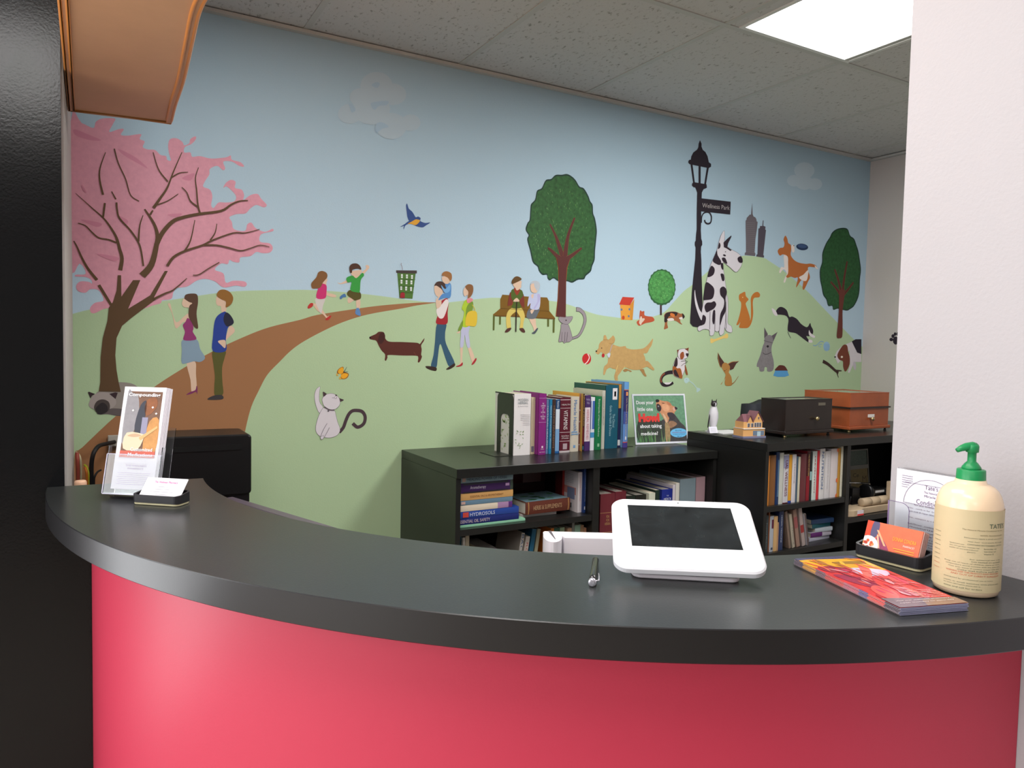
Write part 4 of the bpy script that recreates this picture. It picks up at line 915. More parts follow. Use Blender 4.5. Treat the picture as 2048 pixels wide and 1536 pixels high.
layb('dark blue book lettered ESSENTIAL OIL SAFETY', 946, 768, 850, (34, 44, 110), text='ESSENTIAL OIL SAFETY', tfrac=(0.02, 0.52), tcol=(206, 190, 190), tw=0.5)
layb('bright blue book lettered HYDROSOLS', 944, 684, 768, (40, 70, 150), text='HYDROSOLS', tfrac=(0.2, 0.6), tcol=(206, 214, 230), tw=0.55, pics=((0.12, 0.9, 0.82, 0.91, (196, 70, 60)),), htext=())
layb('cream book with lilac patch near its end', 858, 604, 684, (220, 206, 186), bands=((0.07, 0.27, (166, 130, 170)), (0.0, 0.07, (90, 46, 120))))
layb('thin slate blue book lying above the cream one', 862, 545, 604, (104, 134, 156), pics=((0.2, 0.8, 0.86, 0.93, (206, 170, 160)),))
layb('orange tan book about aromatherapy in the stack', 866, 455, 545, (214, 166, 104), text='ESSENTIAL OILS & AROMATHERAPY', tfrac=(0.22, 0.82), tcol=(120, 70, 40), tw=0.3, htext=())
layb('dark purple patterned book lettered Aromatherapy', 862, 325, 455, (66, 36, 92), text='Aromatherapy', tfrac=(0.22, 0.5), tcol=(214, 206, 222), tw=0.4, bands=((0.0, 0.05, (70, 84, 74)),), pics=((0.45, 0.72, 0.07, 0.14, (196, 160, 206)), (0.82, 0.98, 0.1, 0.9, (52, 56, 60)), (0.02, 0.14, 0.1, 0.9, (52, 46, 56))))
layb('light blue book lettered HEALING POWER OF HERBS on top of the stack', 862, 238, 325, (136, 164, 176), text='HEALING POWER OF HERBS', tfrac=(0.17, 0.88), tcol=(64, 80, 100), tw=0.4, pics=((0.2, 0.8, 0.86, 0.92, (196, 170, 160)),))
GB = 'books at the back of the left shelf'
xA, zA = xz(Q, 800, 320, -0.17); xB = min(xz(Q, 1462, 300, -0.17)[0], DV1-0.002)
lying('black book at the bottom of the back pile on the left shelf', GB, xA, xB-0.01, -0.17, S1+0.0003, 0.036, 0.15, (40, 34, 34))
lying('dark brown book in the middle of the back pile on the left shelf', GB, xA+0.004, xB, -0.168, S1+0.0367, 0.036, 0.15, (60, 40, 36))
lying('dark red book with a grey band in the back pile on the left shelf', GB, xA, xB, -0.17, S1+0.0731, 0.036, 0.15, (84, 26, 30), bands=((0.12, 0.6, (150, 120, 116)),))
lying('grey book lying on the dark red one at the back', GB, xA, xB, -0.165, S1+0.1095, 0.03, 0.14, (140, 128, 120))
# white thin book with the turned thick brown one on it
GM = 'books in the middle of the left shelf'
x0, _ = xz(Q, 955, 720, -0.44); x1, _ = xz(Q, 1442, 690, -0.44)
lying('thin white book under the thick brown spined one', GM, x0+0.006, x1, -0.43, S1+0.0003, 0.014, 0.15, (222, 214, 210))
x0, _ = xz(Q, 1030, 700, -0.455); x1, _ = xz(Q, 1568, 600, -0.43)
def herbcover(lb, t, h, y):
    lb.box(t+0.0001, t+0.0004, 0.004, 0.145, 0.004, h-0.004, mat((140, 176, 190), 0.3))
    R_ = random.Random(11)
    for i in range(9):
        yy, zz = R_.uniform(0.02, 0.13), R_.uniform(0.02, h-0.02); P = [(t+0.0006, yy+0.016*cos(a)*(1 if i % 2 else .6), zz+0.02*sin(a)*(.6 if i % 2 else 1)) for a in [2*pi*k/10 for k in range(10)]]
        lb.face(P, mat([(52, 110, 62), (84, 140, 96), (110, 160, 140)][i % 3], 0.4))
tb_ = lying('thick brown spined herb book with leafy blue green cover', GM, x0, x1, -0.455, S1+0.0147, 0.046, 0.15, (104, 54, 42), rz=0.05, hard=True, page=mat((222, 214, 208), 0.8),
     text='HERBS & SUPPLEMENTS', tfrac=(0.16, 0.8), tcol=(196, 160, 120), tw=0.35, bands=((0.03, 0.05, (176, 130, 80)), (0.93, 0.95, (176, 130, 80))), extra=herbcover)
GL = 'books on the lowest visible shelf at the left'
GU = 'upright books at the right of the left shelf'
def up(label, group, px0, px1, yt, yp, col, zb, d=0.17, Qc=None, **kw):
    q = Qc or Q
    xa = xz(q, px0, 400, yp)[0]; xb = xz(q, px1, 400, yp)[0]
    lo, hi = (B1X0+0.019, DV1-0.001) if group in (GL, GU) else (DV1+0.031, B1X1-0.021)
    xa, xb = pack(group, xa, xb, lo, hi); h = xz(q, (px0+px1)/2, yt, yp)[1]-zb-0.0005
    return book(label, group, (xa, yp, zb+0.0004), xb-xa-0.0006, d, h, col, **kw)
up('thin red spined book behind the white picture book', GU, 1500, 1528, 108, -0.36, (160, 50, 46), S1, d=0.05, cover2=(96, 34, 34))
def picside(lb, t, h, y):
    lb.box(-0.0006, -0.0001, 0.012, 0.14, 0.42*h, 0.60*h, mat((206, 140, 130), 0.5)); lb.box(-0.0007, -0.0002, 0.02, 0.07, 0.30*h, 0.58*h, mat((120, 130, 160), 0.5)); lb.box(-0.0006, -0.0001, 0.04, 0.07, 0.08*h, 0.2*h, mat((70, 90, 90), 0.5))
    for k in range(6): lb.box(-0.0006, -0.0001, 0.03, 0.13, h*(0.9-0.04*k), h*(0.905-0.04*k), mat((120, 130, 140), 0.5))
up('white book with pictures on its cover and red spine lettering', GU, 1668, 1754, 158, -0.45, (224, 216, 218), S1, d=0.155, text='Complete Guide to Natural Health', tfrac=(0.12, 0.72), tcol=(190, 60, 70), tw=0.22, extra=picside)
up('tall navy blue book right of the white picture book', GU, 1757, 1862, 92, -0.46, (32, 60, 120), S1, d=0.17, hard=True, text='ENCYCLOPEDIA OF ALTERNATIVE PRACTICES', tfrac=(0.1, 0.75), tcol=(196, 206, 222), tw=0.22, pics=((0.3, 0.7, 0.07, 0.14, (206, 214, 226)),))

# lower left compartment
GL = 'books on the lowest visible shelf at the left'
Q = (900, 1040, 10.24)
def upl(label, px0, px1, yt, yp, col, zb=S1L, d=0.16, lean=0.0, **kw):
    return up(label, GL, px0, px1, yt, yp, col, zb, d=d, **kw)
xb0 = B1X0+0.032
upl('small light blue book at the left end of the lowest shelf', 138, 196, 330, -0.46, (150, 176, 190), bands=((0.9, 1.0, (120, 150, 170)),), text='HEALTH', tfrac=(0.12, 0.5), tcol=(40, 60, 90))
upl('thin teal book second on the lowest shelf', 198, 232, 290, -0.45, (30, 84, 100))
upl('white book with a red mark on the lowest shelf', 234, 312, 362, -0.46, (206, 200, 190), pics=((0.2, 0.8, 0.5, 0.68, (150, 40, 50)),))
upl('cream book fourth on the lowest shelf', 314, 398, 300, -0.45, (188, 178, 156), bands=((0.55, 0.6, (120, 110, 90)),))
x0, z0 = xz(Q, 655, 540, -0.42); x1, _ = xz(Q, 950, 500, -0.42)
sup = z0-0.008-S1L
nl = 3; hl_ = (sup-0.03)/nl
for k, (lb_, c_) in enumerate((('dark grey hardcover at the bottom of the low pile on the lowest shelf', (52, 46, 48)), ('navy book in the middle of the low pile on the lowest shelf', (36, 44, 66)), ('dark brown hardcover just under the white and purple book', (58, 44, 40)))):
    lying(lb_, GL, x0+0.004, x1-0.006, -0.418, S1L+0.0002+k*hl_, hl_-0.0004, 0.16, c_)
lying('white book with purple edge lying low on the lowest shelf', GL, x0, x1, -0.42, S1L+sup-0.03, 0.026, 0.15, (196, 190, 184), bands=((0.0, 1.0, (92, 56, 100)),))
x0, z0 = xz(Q, 940, 545, -0.40); x1, _ = xz(Q, 1040, 520, -0.40)
def leaner(label, g, xbot, zb, yp, t, d, h, col, ang, **kw):
    """upright book leaning to the right (+x) by ang"""
    r = book(label, g, (xbot, yp, zb), t, d, h, col, **kw); r.rotation_euler = (0, ang, 0); 
    return r
def lean_by_top(label, g, px, py, yp, zb, t, d, col, ang, **kw):
    x, z = xz(Q, px, py, yp); h = (z-zb-0.001)/cos(ang)-t*abs(math.tan(ang)) if ang < 0 else (z-zb-0.001)/cos(ang)
    zz = zb+0.0006+(t*sin(ang) if ang > 0 else 0)
    return leaner(label, g, x-h*sin(ang), zz, yp, t, d, h, col, ang, **kw)
lean_by_top('leaning grey white book with large blue spine letters', GL, 1470, 272, -0.455, S1L, 0.013, 0.17, (200, 194, 184), 0.16, cover2=(146, 140, 132), text='BACH', tfrac=(0.02, 0.36), tcol=(44, 84, 130), tw=0.75)
lean_by_top('leaning cream book with red lettering right of the blue lettered one', GL, 1560, 345, -0.45, S1L, 0.017, 0.17, (196, 190, 180), 0.16, text='FLOWERS', tfrac=(0.1, 0.5), tcol=(176, 60, 70), tw=0.5)
lean_by_top('leaning teal book left of the white printer', GL, 1690, 195, -0.44, S1L, 0.018, 0.17, (32, 96, 128), 0.16)
lean_by_top('leaning cream green book left of the white printer', GL, 1795, 190, -0.43, S1L, 0.014, 0.17, (176, 176, 148), 0.15)
Q = (1070, 1040, 11.38)
for (lab, a_, b2_, yt, c_) in (('small orange book peeking over the white printer', 355, 430, 185, (186, 110, 40)), ('small dark green book peeking over the white printer', 432, 560, 182, (46, 90, 70)),
        ('small pale green book peeking over the white printer', 562, 670, 168, (130, 150, 120)), ('small tan book peeking over the white printer', 735, 835, 185, (176, 140, 110)), ('tall grey speckled book peeking over the white printer', 838, 896, 58, (120, 122, 116)),
        ('pale green and blue book peeking over the white printer', 898, 1030, 112, (130, 160, 140)), ('small brown topped book peeking over the white printer', 1032, 1108, 115, (150, 120, 90)), ('small pinkish tan book peeking over the white printer', 1110, 1172, 182, (170, 120, 90)),
        ('tall royal blue book peeking over the white printer', 1176, 1262, 75, (44, 76, 150)), ('slim white and purple book at the right end above the white printer', 1264, 1325, 88, (190, 186, 206))):
    if a_ < 1240: up(lab, GL, a_, b2_, yt, -0.47, c_, S1L)
    else: up(lab, GL, a_, b2_, yt, -0.47, c_, S1L, cover2=(70, 50, 120))

# right compartment of the low bookcase
GR_ = 'large books in the right compartment of the low bookcase'; Q = (1190, 910, 7.314)
PG2 = mat((176, 168, 158), 0.8)
up('thick maroon hardcover with gold bands', GR_, 86, 300, 565, -0.475, (104, 40, 48), S1R, d=0.22, hard=True, page=PG2, bands=((0.645, 0.652, (176, 136, 90)), (0.28, 0.287, (176, 136, 90))), htext=(('PDR\nFOR\nHERBAL', 0.42, 0.6, 0.4, (176, 136, 90)),))
up('second maroon volume beside the gold banded one', GR_, 302, 462, 532, -0.475, (100, 36, 46), S1R, d=0.24, hard=True, page=PG2)
up('dark green hardcover low behind the white tablet', GR_, 464, 600, 592, -0.46, (36, 44, 38), S1R, d=0.26, hard=True, page=PG2)
up('black hardcover with gold line behind the white tablet', GR_, 602, 756, 580, -0.46, (34, 34, 30), S1R, d=0.27, hard=True, page=PG2, bands=((0.86, 0.87, (160, 130, 80)),))
up('cream white spined book behind the white tablet', GR_, 760, 888, 556, -0.475, (200, 204, 186), S1R, d=0.26)
up('thin dark green book left of the royal blue spine', GR_, 890, 956, 512, -0.465, (34, 52, 44), S1R, d=0.27)
up('royal blue hardcover with white lettering behind the white tablet', GR_, 958, 1138, 500, -0.475, (34, 46, 130), S1R, d=0.27, hard=True, page=PG2, htext=(('THE', 0.86, 0.885, 0.2, (200, 206, 226)), ('MERCK', 0.78, 0.83, 0.7, (214, 216, 230)), ('MANUAL', 0.70, 0.75, 0.7, (214, 216, 230))))
up('white ring binder like book right of the royal blue spine', GR_, 1140, 1182, 435, -0.47, (206, 198, 206), S1R, d=0.30)
up('white grey edged book left of the grey blue box file', GR_, 1184, 1240, 412, -0.47, (206, 204, 196), S1R, d=0.31, cover2=(206, 200, 190))
up('tall grey blue box file in the right compartment', GR_, 1243, 1474, 345, -0.465, (118, 134, 142), S1R, d=0.26, page=mat((90, 84, 80), 0.8))
up('tall dusty pink box file at the right end', GR_, 1478, 1728, 316, -0.465, (150, 122, 128), S1R, d=0.30, page=mat((96, 80, 78), 0.8))
up('tall thin blue and white folder behind the white books', GR_, 1100, 1140, 330, -0.42, (46, 66, 130), S1R, d=0.28, cover2=(206, 204, 214)) if False else None

# ---- shelves of the taller bookcase
GA = 'books in the upper compartment of the taller bookcase'; Q = (1500, 870, 9.309); YB = -0.735
def up2(label, x0, x1, yt, col, yp=YB, **kw):
    # photo x measured at mid height of the row
    xa, xb = pack('up2', hit(1500+x0/9.309, 957, 1, yp).x, hit(1500+x1/9.309, 957, 1, yp).x, B2X0+0.021, DV2-0.001)
    h = hit(1500+(x0+x1)/2/9.309, 870+yt/9.309, 1, yp).z-S2-0.0005
    return book(label, GA, (xa, yp, S2+0.0004), xb-xa-0.0005, 0.17, h, col, **kw)
up2('bright orange book at the left end of the upper row', 283, 362, 388, (222, 140, 50), hard=True)
up2('brown book right of the bright orange one', 364, 474, 378, (132, 88, 50), hard=True)
up2('navy blue book between brown and pale grey spines', 478, 540, 318, (28, 52, 96), pics=((0.5, 0.9, 0.15, 0.85, (90, 120, 150)),))
up2('pale grey green book left of the WELLNESS book', 542, 618, 332, (198, 200, 192))
up2('white book lettered WELLNESS in purple', 620, 716, 362, (206, 204, 210), text='UAL WELLNESS', tfrac=(0.12, 0.85), tcol=(120, 50, 80), tw=0.5, bands=((0.72, 0.98, (150, 150, 180)), (0.0, 0.02, (80, 20, 30))))
up2('amber yellow narrow book with blue foot', 718, 776, 370, (222, 160, 50), bands=((0.0, 0.05, (40, 70, 160)),))
up2('white book with small dots right of the amber one', 778, 854, 364, (216, 210, 214), tcol=(120, 110, 120), text='Healing', tfrac=(0.2, 0.6), tw=0.25)
up2('thin grey blue book right of the white dotted one', 856, 888, 402, (74, 96, 116))
up2('thin pale cream book left of the maroon spine', 890, 932, 408, (206, 200, 176))
up2('wide maroon brown hardcover in the upper row', 936, 1044, 352, (104, 54, 58), hard=True)
up2('dark red book with gold lettering', 1048, 1112, 300, (136, 30, 42), text='THE HEALTHY KITCHEN', tfrac=(0.06, 0.5), tcol=(214, 180, 110), tw=0.35, bands=((0.5, 0.99, (70, 24, 30)),))
up2('thin black and green book beside the dark red one', 1114, 1150, 322, (30, 40, 40), bands=((0.42, 0.6, (150, 190, 190)),))
up2('white book with small red spine lettering', 1154, 1236, 302, (206, 216, 212), text='PREVENTION', tfrac=(0.1, 0.85), tcol=(176, 50, 60), tw=0.25)
up2('bright red narrow book in the upper row', 1238, 1284, 292, (206, 44, 56))
up2('white book with blue spine lettering', 1287, 1384, 256, (222, 218, 218), text='NUTRITION', tfrac=(0.06, 0.8), tcol=(70, 100, 150), tw=0.42)
up2('plain white book with faint lettering', 1386, 1488, 300, (216, 212, 214), text='Natural Living', tfrac=(0.1, 0.8), tcol=(190, 180, 186), tw=0.2)
def halfdisc(lb, t, h, y):
    o = mat((226, 110, 60), 0.5)
    for zc in (0.35, 0.03, 0.97):
        P = [(t-0.0005-0.0*0, y, zc*h-0.008*1)] 
        pts = [(t-0.010*sin(a)-0.0003, y, zc*h+0.010*cos(a)) for a in [pi*k/10 for k in range(11)]]
        pts = [(max(0.0004, p[0]), p[1], min(h-0.0005, max(0.0005, p[2]))) for p in pts]; lb.face(pts, o)
up2('white book with orange half discs on its spine', 1490, 1622, 256, (218, 208, 210), extra=halfdisc)
up2('olive orange narrow book left of the last white one', 1624, 1674, 246, (190, 140, 60))
up2('tall cream white book at the right end of the upper row', 1677, 1786, 210, (222, 218, 196), text='Natural Health Remedies', tfrac=(0.1, 0.85), tcol=(170, 150, 160), tw=0.2)
GC_ = 'books in the lower compartment of the taller bookcase'
def up3(label, x0, x1, yt, col, yp=YB, **kw):
    xa, xb = pack('up3', hit(1500+x0/9.309, 1060, 1, yp).x, hit(1500+x1/9.309, 1060, 1, yp).x, B2X0+0.021, DV2-0.001)
    h = hit(1500+(x0+x1)/2/9.309, 990+yt/9.309, 1, yp).z-S2L-0.0005
    return book(label, GC_, (xa, yp, S2L+0.0004), xb-xa-0.0005, 0.16, h, col, **kw)
up3('dark grey book at the left end of the lower row', 258, 342, 385, (56, 66, 70), text='Essential Medicine', tfrac=(0.2, 0.9), tcol=(130, 140, 144), tw=0.3)
up3('thin orange brown book in the lower row', 344, 364, 312, (140, 80, 44))
up3('grey white book with a maroon block in the lower row', 366, 438, 394, (176, 180, 190), pics=((0.45, 0.9, 0.66, 0.9, (96, 34, 60)), (0.4, 0.8, 0.06, 0.12, (60, 70, 90))))
up3('tan book left of the navy one in the lower row', 440, 512, 398, (206, 166, 116))
up3('low reddish tan book beside the navy one', 514, 534, 512, (196, 150, 116))
up3('tall navy book with white lettering in the lower row', 536, 618, 305, (44, 56, 92), text='HERBAL MEDICINE', tfrac=(0.1, 0.8), tcol=(190, 196, 210), tw=0.25)
Q = (1500, 990, 9.309)
def l2(label, px, py, ang, t, col, **kw):
    x, z = xz(Q, px, py, YB); h = (z-S2L-0.001)/cos(ang); 
    return leaner(label, GC_, x-h*sin(ang), S2L+0.0006, YB, t, 0.16, h, col, ang, **kw)
A1 = -0.20
for lab, px, py, t, c_, kw in (('leaning brown edged book nearest the navy one', 655, 300, 0.012, (128, 108, 96), {}), ('leaning beige book with grey lettering', 728, 352, 0.015, (176, 166, 148), dict(text='Healing', tfrac=(0.4, 0.9), tcol=(110, 110, 110), tw=0.4)),
      ('leaning brown and pink book in the lower row', 800, 262, 0.020, (150, 120, 106), dict(bands=((0.5, 0.8, (150, 84, 84)),))), ('leaning pale book with red patch in the lower row', 905, 235, 0.019, (166, 150, 146), dict(bands=((0.35, 0.55, (150, 50, 50)),))),
      ('leaning dark book with white edge at the end of the lower row', 1012, 350, 0.010, (96, 84, 84), dict(cover2=(206, 206, 214)))):
    x, z = xz(Q, px, py, YB); h = (z-S2L-0.001-t*abs(sin(A1)))/cos(A1)
    # leaning left: top goes to -x
    r = book(lab, GC_, (x+h*sin(-A1), YB, S2L+0.0008), t, 0.16, h, c_, **kw); r.rotation_euler = (0, A1, 0)
    r.location.z += 0.0
GSS = 'books lying in a stack in the lower compartment'
zc_ = S2L+0.0004
for lab, px0, px1, yt, yb, c_, rz, kw in (('white and lilac book at the bottom of the small stack', 1090, 1745, 1000, 1072, (206, 206, 222), 0.06, {}), ('white and purple book second from the bottom of the small stack', 1120, 1640, 905, 990, (206, 200, 214), 0.0, dict(bands=((0.45, 1.0, (110, 50, 120)),))),
      ('white book with grey line in the middle of the small stack', 1200, 1670, 830, 905, (196, 206, 216), -0.05, {}), ('teal book with tan pages near the top of the small stack', 1150, 1600, 745, 830, (30, 96, 110), 0.05, {}), ('dark blue book with tan pages on top of the small stack', 1130, 1540, 660, 745, (44, 70, 110), -0.08, {})):
    x0, z0 = xz(Q, px0, yb, -0.70); x1, z1 = xz(Q, px1, yb, -0.70); t = xz(Q, px0, yt, -0.70)[1]-z0
    lying(lab, GSS, x0, min(x1, DV2-0.012), -0.70, zc_, t-0.0006, 0.15, c_, rz=rz, **kw); zc_ += t

# ------------------------------------------------------------------ howling dog sign
def quad_frame(P0, R, U): R = Vector(R).normalized(); U = Vector(U); U = (U-R*U.dot(R)).normalized(); return Vector(P0), R, U
bl = hit(1271, 889, 2, B1Z+0.003); br = hit(1377, 885, 2, B1Z+0.003)
Rv = (br-bl); wS = Rv.length; Rv.normalize(); back = Vector((-Rv.y, Rv.x, 0))
tlv = ray(1263.4, 788.4); nrm = Vector((Rv.x, Rv.y, 0))
# point on the ray of the top left corner whose offset along Rv equals 0
t_ = (bl-CAM).dot(nrm)/tlv.dot(nrm); tl = CAM+tlv*t_; Uv = (tl-bl); hS = Uv.length; Uv.normalize()
if Uv.dot(back) < 0 or Uv.z < 0.8: Uv = (Vector((0, 0, 1))*0.97+back*0.24).normalized(); hS = 0.21
Nv = Rv.cross(Uv).normalized()      # towards the viewer when Rv x Uv points to -y
if Nv.y > 0: Nv = -Nv
M = Matrix((Rv, Uv, Nv)).transposed().to_4x4()
def local_thing(name, label, cat, org, M_, group=None):
    r = thing(name, label, cat, (0, 0, 0), (0, 0, 0), group); r.matrix_world = Matrix.Translation(org) @ M_; return r
sg = local_thing('sign', 'framed sign of a howling puppy standing on the low bookcase', 'sign', bl, M)
AC = mat((214, 216, 226), 0.15, 0.5)
b = MB()
b.box(0, wS, 0, hS, -0.002, 0, mat((226, 224, 232), 0.25)); b.build('backing', sg)
b = MB(); e = 0.007
for q in ((0, e, 0, hS), (wS-e, wS, 0, hS), (e, wS-e, 0, e), (e, wS-e, hS-e, hS)): b.box(q[0], q[1], q[2], q[3], 0, 0.002, AC)
b.box(0, wS, -0.0015, 0, -0.003, 0.004, AC); b.build('frame', sg)
def UVp(st, z, sx=1.0, sy=1.0): return [(float(t.split(',')[0])*sx, float(t.split(',')[1])*sy, z) for t in st.split()]
b = MB(); PW, PH = wS-2*e, hS-2*e
def pq(st, col, k, var=0.0, sm=True):
    pp = []
    for t in st.split():
        x, y = [float(v) for v in t.split(',')]
        pp.append((e+PW*(x-330)/1300, e+PH*(1-(y-290)/1200)))
    if sm: pp = spline(pp, True, 3)
    b.face([(min(wS-e, max(e, x)), min(hS-e, max(e, y)), 0.0001+0.0002*k) for x, y in pp], mat(col, 0.4, 0.4, var=var, vscale=80))
pq('330,290 1630,290 1630,1490 330,1490', (104, 146, 118), 1, 0.22, False)
pq('400,950 700,900 900,930 1050,1000 1150,1400 1100,1490 400,1490', (60, 66, 60), 2, 0.3)
pq('1150,750 1300,720 1400,850 1500,1000 1620,1150 1635,1490 1000,1490 1080,1200 1000,950 1080,900', (72, 70, 72), 3, 0.25)
pq('960,400 1050,425 1130,440 1200,445 1270,490 1310,560 1400,590 1430,640 1390,700 1350,760 1380,860 1300,900 1220,860 1180,960 1120,1010 1070,900 1010,780 960,700 910,660 890,580 900,480', (196, 140, 104), 4, 0.12)
pq('1060,520 1160,520 1240,600 1200,700 1100,700 1050,620', (214, 160, 124), 4.6, 0.1); pq('1180,455 1270,500 1290,560 1200,530', (176, 116, 84), 4.7, 0.1)
pq('895,400 940,385 985,415 975,450 930,470 890,450', (40, 38, 44), 5); pq('905,520 960,510 1010,560 1020,640 990,700 950,700 905,650', (58, 50, 56), 5, 0.2); pq('930,560 960,555 965,580 940,590', (150, 146, 150), 5.6)
pq('1040,480 1090,480 1120,500 1070,500', (96, 60, 50), 5.2); pq('1320,620 1370,600 1390,660 1340,700', (206, 160, 146), 5.1); pq('1370,590 1420,600 1446,640 1400,670 1380,650', (56, 46, 54), 5.3)
pq('1160,760 1250,730 1330,760 1380,850 1300,930 1220,900', (66, 60, 66), 5.1, 0.2); pq('1040,760 1090,800 1150,930 1120,1000 1080,900', (206, 176, 146), 5.2, 0.1)
pq('1180,980 1300,960 1400,1040 1250,1140 1180,1120', (150, 116, 92), 5, 0.2); pq('1090,1000 1150,980 1200,1150 1180,1490 1080,1490 1070,1200', (160, 136, 100), 5.05, 0.25)
R_ = random.Random(9)
for i in range(26):
    x = R_.uniform(400, 1150); hh = R_.uniform(120, 420); dx = R_.uniform(-60, 60)
    pq('%f,1490 %f,1490 %f,%f' % (x, x+22, x+dx, 1490-hh), R_.choice([(96, 146, 92), (130, 160, 110), (70, 110, 76)]), 5.5, 0, False)
ell = ' '.join('%f,%f' % (1425+225*cos(2*pi*k/20), 1270+120*sin(2*pi*k/20)) for k in range(20)); pq(ell, (110, 186, 232), 7, 0, False)
def sgt(s, x0, x1, y1, y0, col, bold=0.0, k=8):
    lettering(s, (e+PW*(x0-330)/1300, e+PH*(1-(y1-290)/1200), 0.0001+0.0002*k), (1, 0, 0), (0, 1, 0), PW*(x1-x0)/1300, PH*(y1-y0)/1200, mat(col, 0.4), None, into=b, bold=bold)
sgt('Does your', 385, 835, 540, 420, (226, 228, 230), 0.02); sgt('little one', 400, 800, 690, 590, (226, 228, 230), 0.02); sgt('Howl', 415, 950, 975, 750, (214, 66, 62), 0.07)
sgt('about taking', 440, 990, 1150, 1025, (226, 228, 230), 0.02); sgt('medicine?', 450, 880, 1310, 1215, (226, 228, 230), 0.02)
sgt('Ask us how', 1330, 1500, 1225, 1180, (40, 60, 110)); sgt('customized medications', 1240, 1610, 1275, 1232, (150, 50, 110)); sgt('can help your pet feel good', 1270, 1580, 1325, 1285, (40, 60, 110)); sgt('Ask us!', 1370, 1490, 1378, 1340, (40, 60, 110))
b.build('print', sg)

# ------------------------------------------------------------------ on the taller bookcase
Z2 = B2Z+0.0005
catp = (hit(1426, 857, 2, B2Z)); cx_, cy_ = catp.x-0.005, max(-0.60, -0.385)
catp = hit(1426, 857, 1, -0.375); cx_, cy_ = catp.x, -0.375
ct_ = thing('cat_figurine', 'slim white cat figurine with black face standing on the taller bookcase', 'figurine', (cx_, cy_, Z2))
CW = mat((206, 204, 210), 0.35, 0.5); CBk = mat((44, 38, 42), 0.35, 0.5)
b = MB(); zt_ = hit(1426, 806, 1, cy_).z-Z2; H_ = zt_
b.lathe([(0.010, 0), (0.012, 0.006), (0.011, H_*0.12), (0.017, H_*0.28), (0.0215, H_*0.48), (0.0205, H_*0.66), (0.015, H_*0.82), (0.011, H_*0.9), (0.004, H_*0.95), (0, H_*0.96)], (0, 0, 0), CW, 20)
for s in (-1, 1): b.ellipsoid((0.006*s, -0.010, 0.004), (0.005, 0.009, 0.004), mat((196, 170, 140), 0.4), seg=8, rings=6)
b.build('body', ct_)
b = MB(); b.ellipsoid((-0.003, -0.004, H_*0.97), (0.0145, 0.013, 0.014), CBk, seg=14, rings=10)
b.ellipsoid((-0.004, -0.0135, H_*0.955), (0.0045, 0.005, 0.009), CW, seg=8, rings=6)
for s in (-1, 1):
    b.mesh([(-0.003+s*0.006, -0.004, H_*0.97+0.010), (-0.003+s*0.015, -0.004, H_*0.97+0.006), (-0.003+s*0.0145, -0.006, H_*0.97+0.023), (-0.003+s*0.010, 0.003, H_*0.97+0.007)], [(0, 1, 2), (1, 3, 2), (3, 0, 2), (0, 3, 1)], CBk)
b.build('head', ct_)
b = MB(); b.tube([(-0.008, 0.012, 0.012), (-0.020, 0.010, 0.02), (-0.0245, 0.004, H_*0.3), (-0.022, 0.002, H_*0.5), (-0.015, 0.002, H_*0.68)], 0.0028, CBk, seg=8); b.build('tail', ct_)
p = hit(1424, 862, 2, B2Z+0.005); 
m1 = thing('magazine', 'thin white edged magazine lying under the name card', 'magazine', (2.36, -0.455, Z2), (0, 0, 0.12), 'papers on the taller bookcase')
b = MB(); b.box(-0.06, 0.085, -0.05, 0.10, 0, 0.003, mat((150, 152, 146), 0.4)); b.box(-0.06, 0.085, -0.05, 0.10, 0.003, 0.0036, mat((92, 104, 88), 0.25)); b.build('pages', m1)
m2 = thing('magazine', 'white magazine lying on top of another beside the cat figurine', 'magazine', (2.37, -0.44, Z2+0.0040), (0, 0, -0.05), 'papers on the taller bookcase')
b = MB(); b.box(-0.062, 0.075, -0.055, 0.055, 0, 0.003, mat((214, 212, 218), 0.3)); b.build('pages', m2)
nc = thing('name_card', 'small folded white card in front of the cat figurine', 'card', (cx_-0.003, -0.47, Z2+0.0074), (0, 0, -0.1))
b = MB(); m_ = mat((222, 222, 234), 0.5)
nc.location = (hit(1425, 860, 1, -0.46).x, -0.46, Z2+0.0074)
for s in (-1, 1): b.mesh([(-0.021, 0.010*s, 0), (0.021, 0.010*s, 0), (0.021, 0.0007*s, 0.026), (-0.021, 0.0007*s, 0.026), (-0.021, 0.0092*s, 0), (0.021, 0.0092*s, 0)], [(0, 1, 2, 3), (0, 4, 5, 1)], m_)
b.build('folded_card', nc)
for k in range(3): pass
lb = MB(); 
for k in range(3): lb.box(-0.014, 0.012, -0.0088+0.002*k, -0.0086+0.002*k, 0.006+0.006*k, 0.0066+0.006*k, mat((150, 150, 160), 0.6))
lb.build('printed_lines', nc)

# toy house
hp = hit(1508, 876, 2, B2Z); HS = 1.0
hl = hit(1476, 874, 1, -0.60).x; hr = hit(1531, 873, 1, -0.60).x; hz = hit(1508, 822, 1, -0.58).z-B2Z
wd = (hr-hl)*0.72; hl += 0.022
th = thing('toy_house', 'small ceramic corner shop house with purple gabled roof', 'figurine', (hl+wd/2, -0.585, Z2), (0, 0, radians(-8)))
OR = mat((222, 170, 110), 0.4); RF = mat((116, 76, 84), 0.45); BS = mat((120, 122, 150), 0.4); WIN = mat((96, 96, 106), 0.3); WT = mat((222, 214, 204), 0.4)
w2 = wd/2; dp = 0.034
b = MB(); b.box(-w2, w2, -dp, dp, 0, 0.008, BS); b.build('base', th)
b = MB(); b.box(-w2+0.002, w2-0.004, -dp+0.004, dp-0.004, 0.008, hz*0.36, OR); b.box(-w2+0.006, w2-0.014, -dp+0.008, dp-0.008, hz*0.36, hz*0.62, OR)
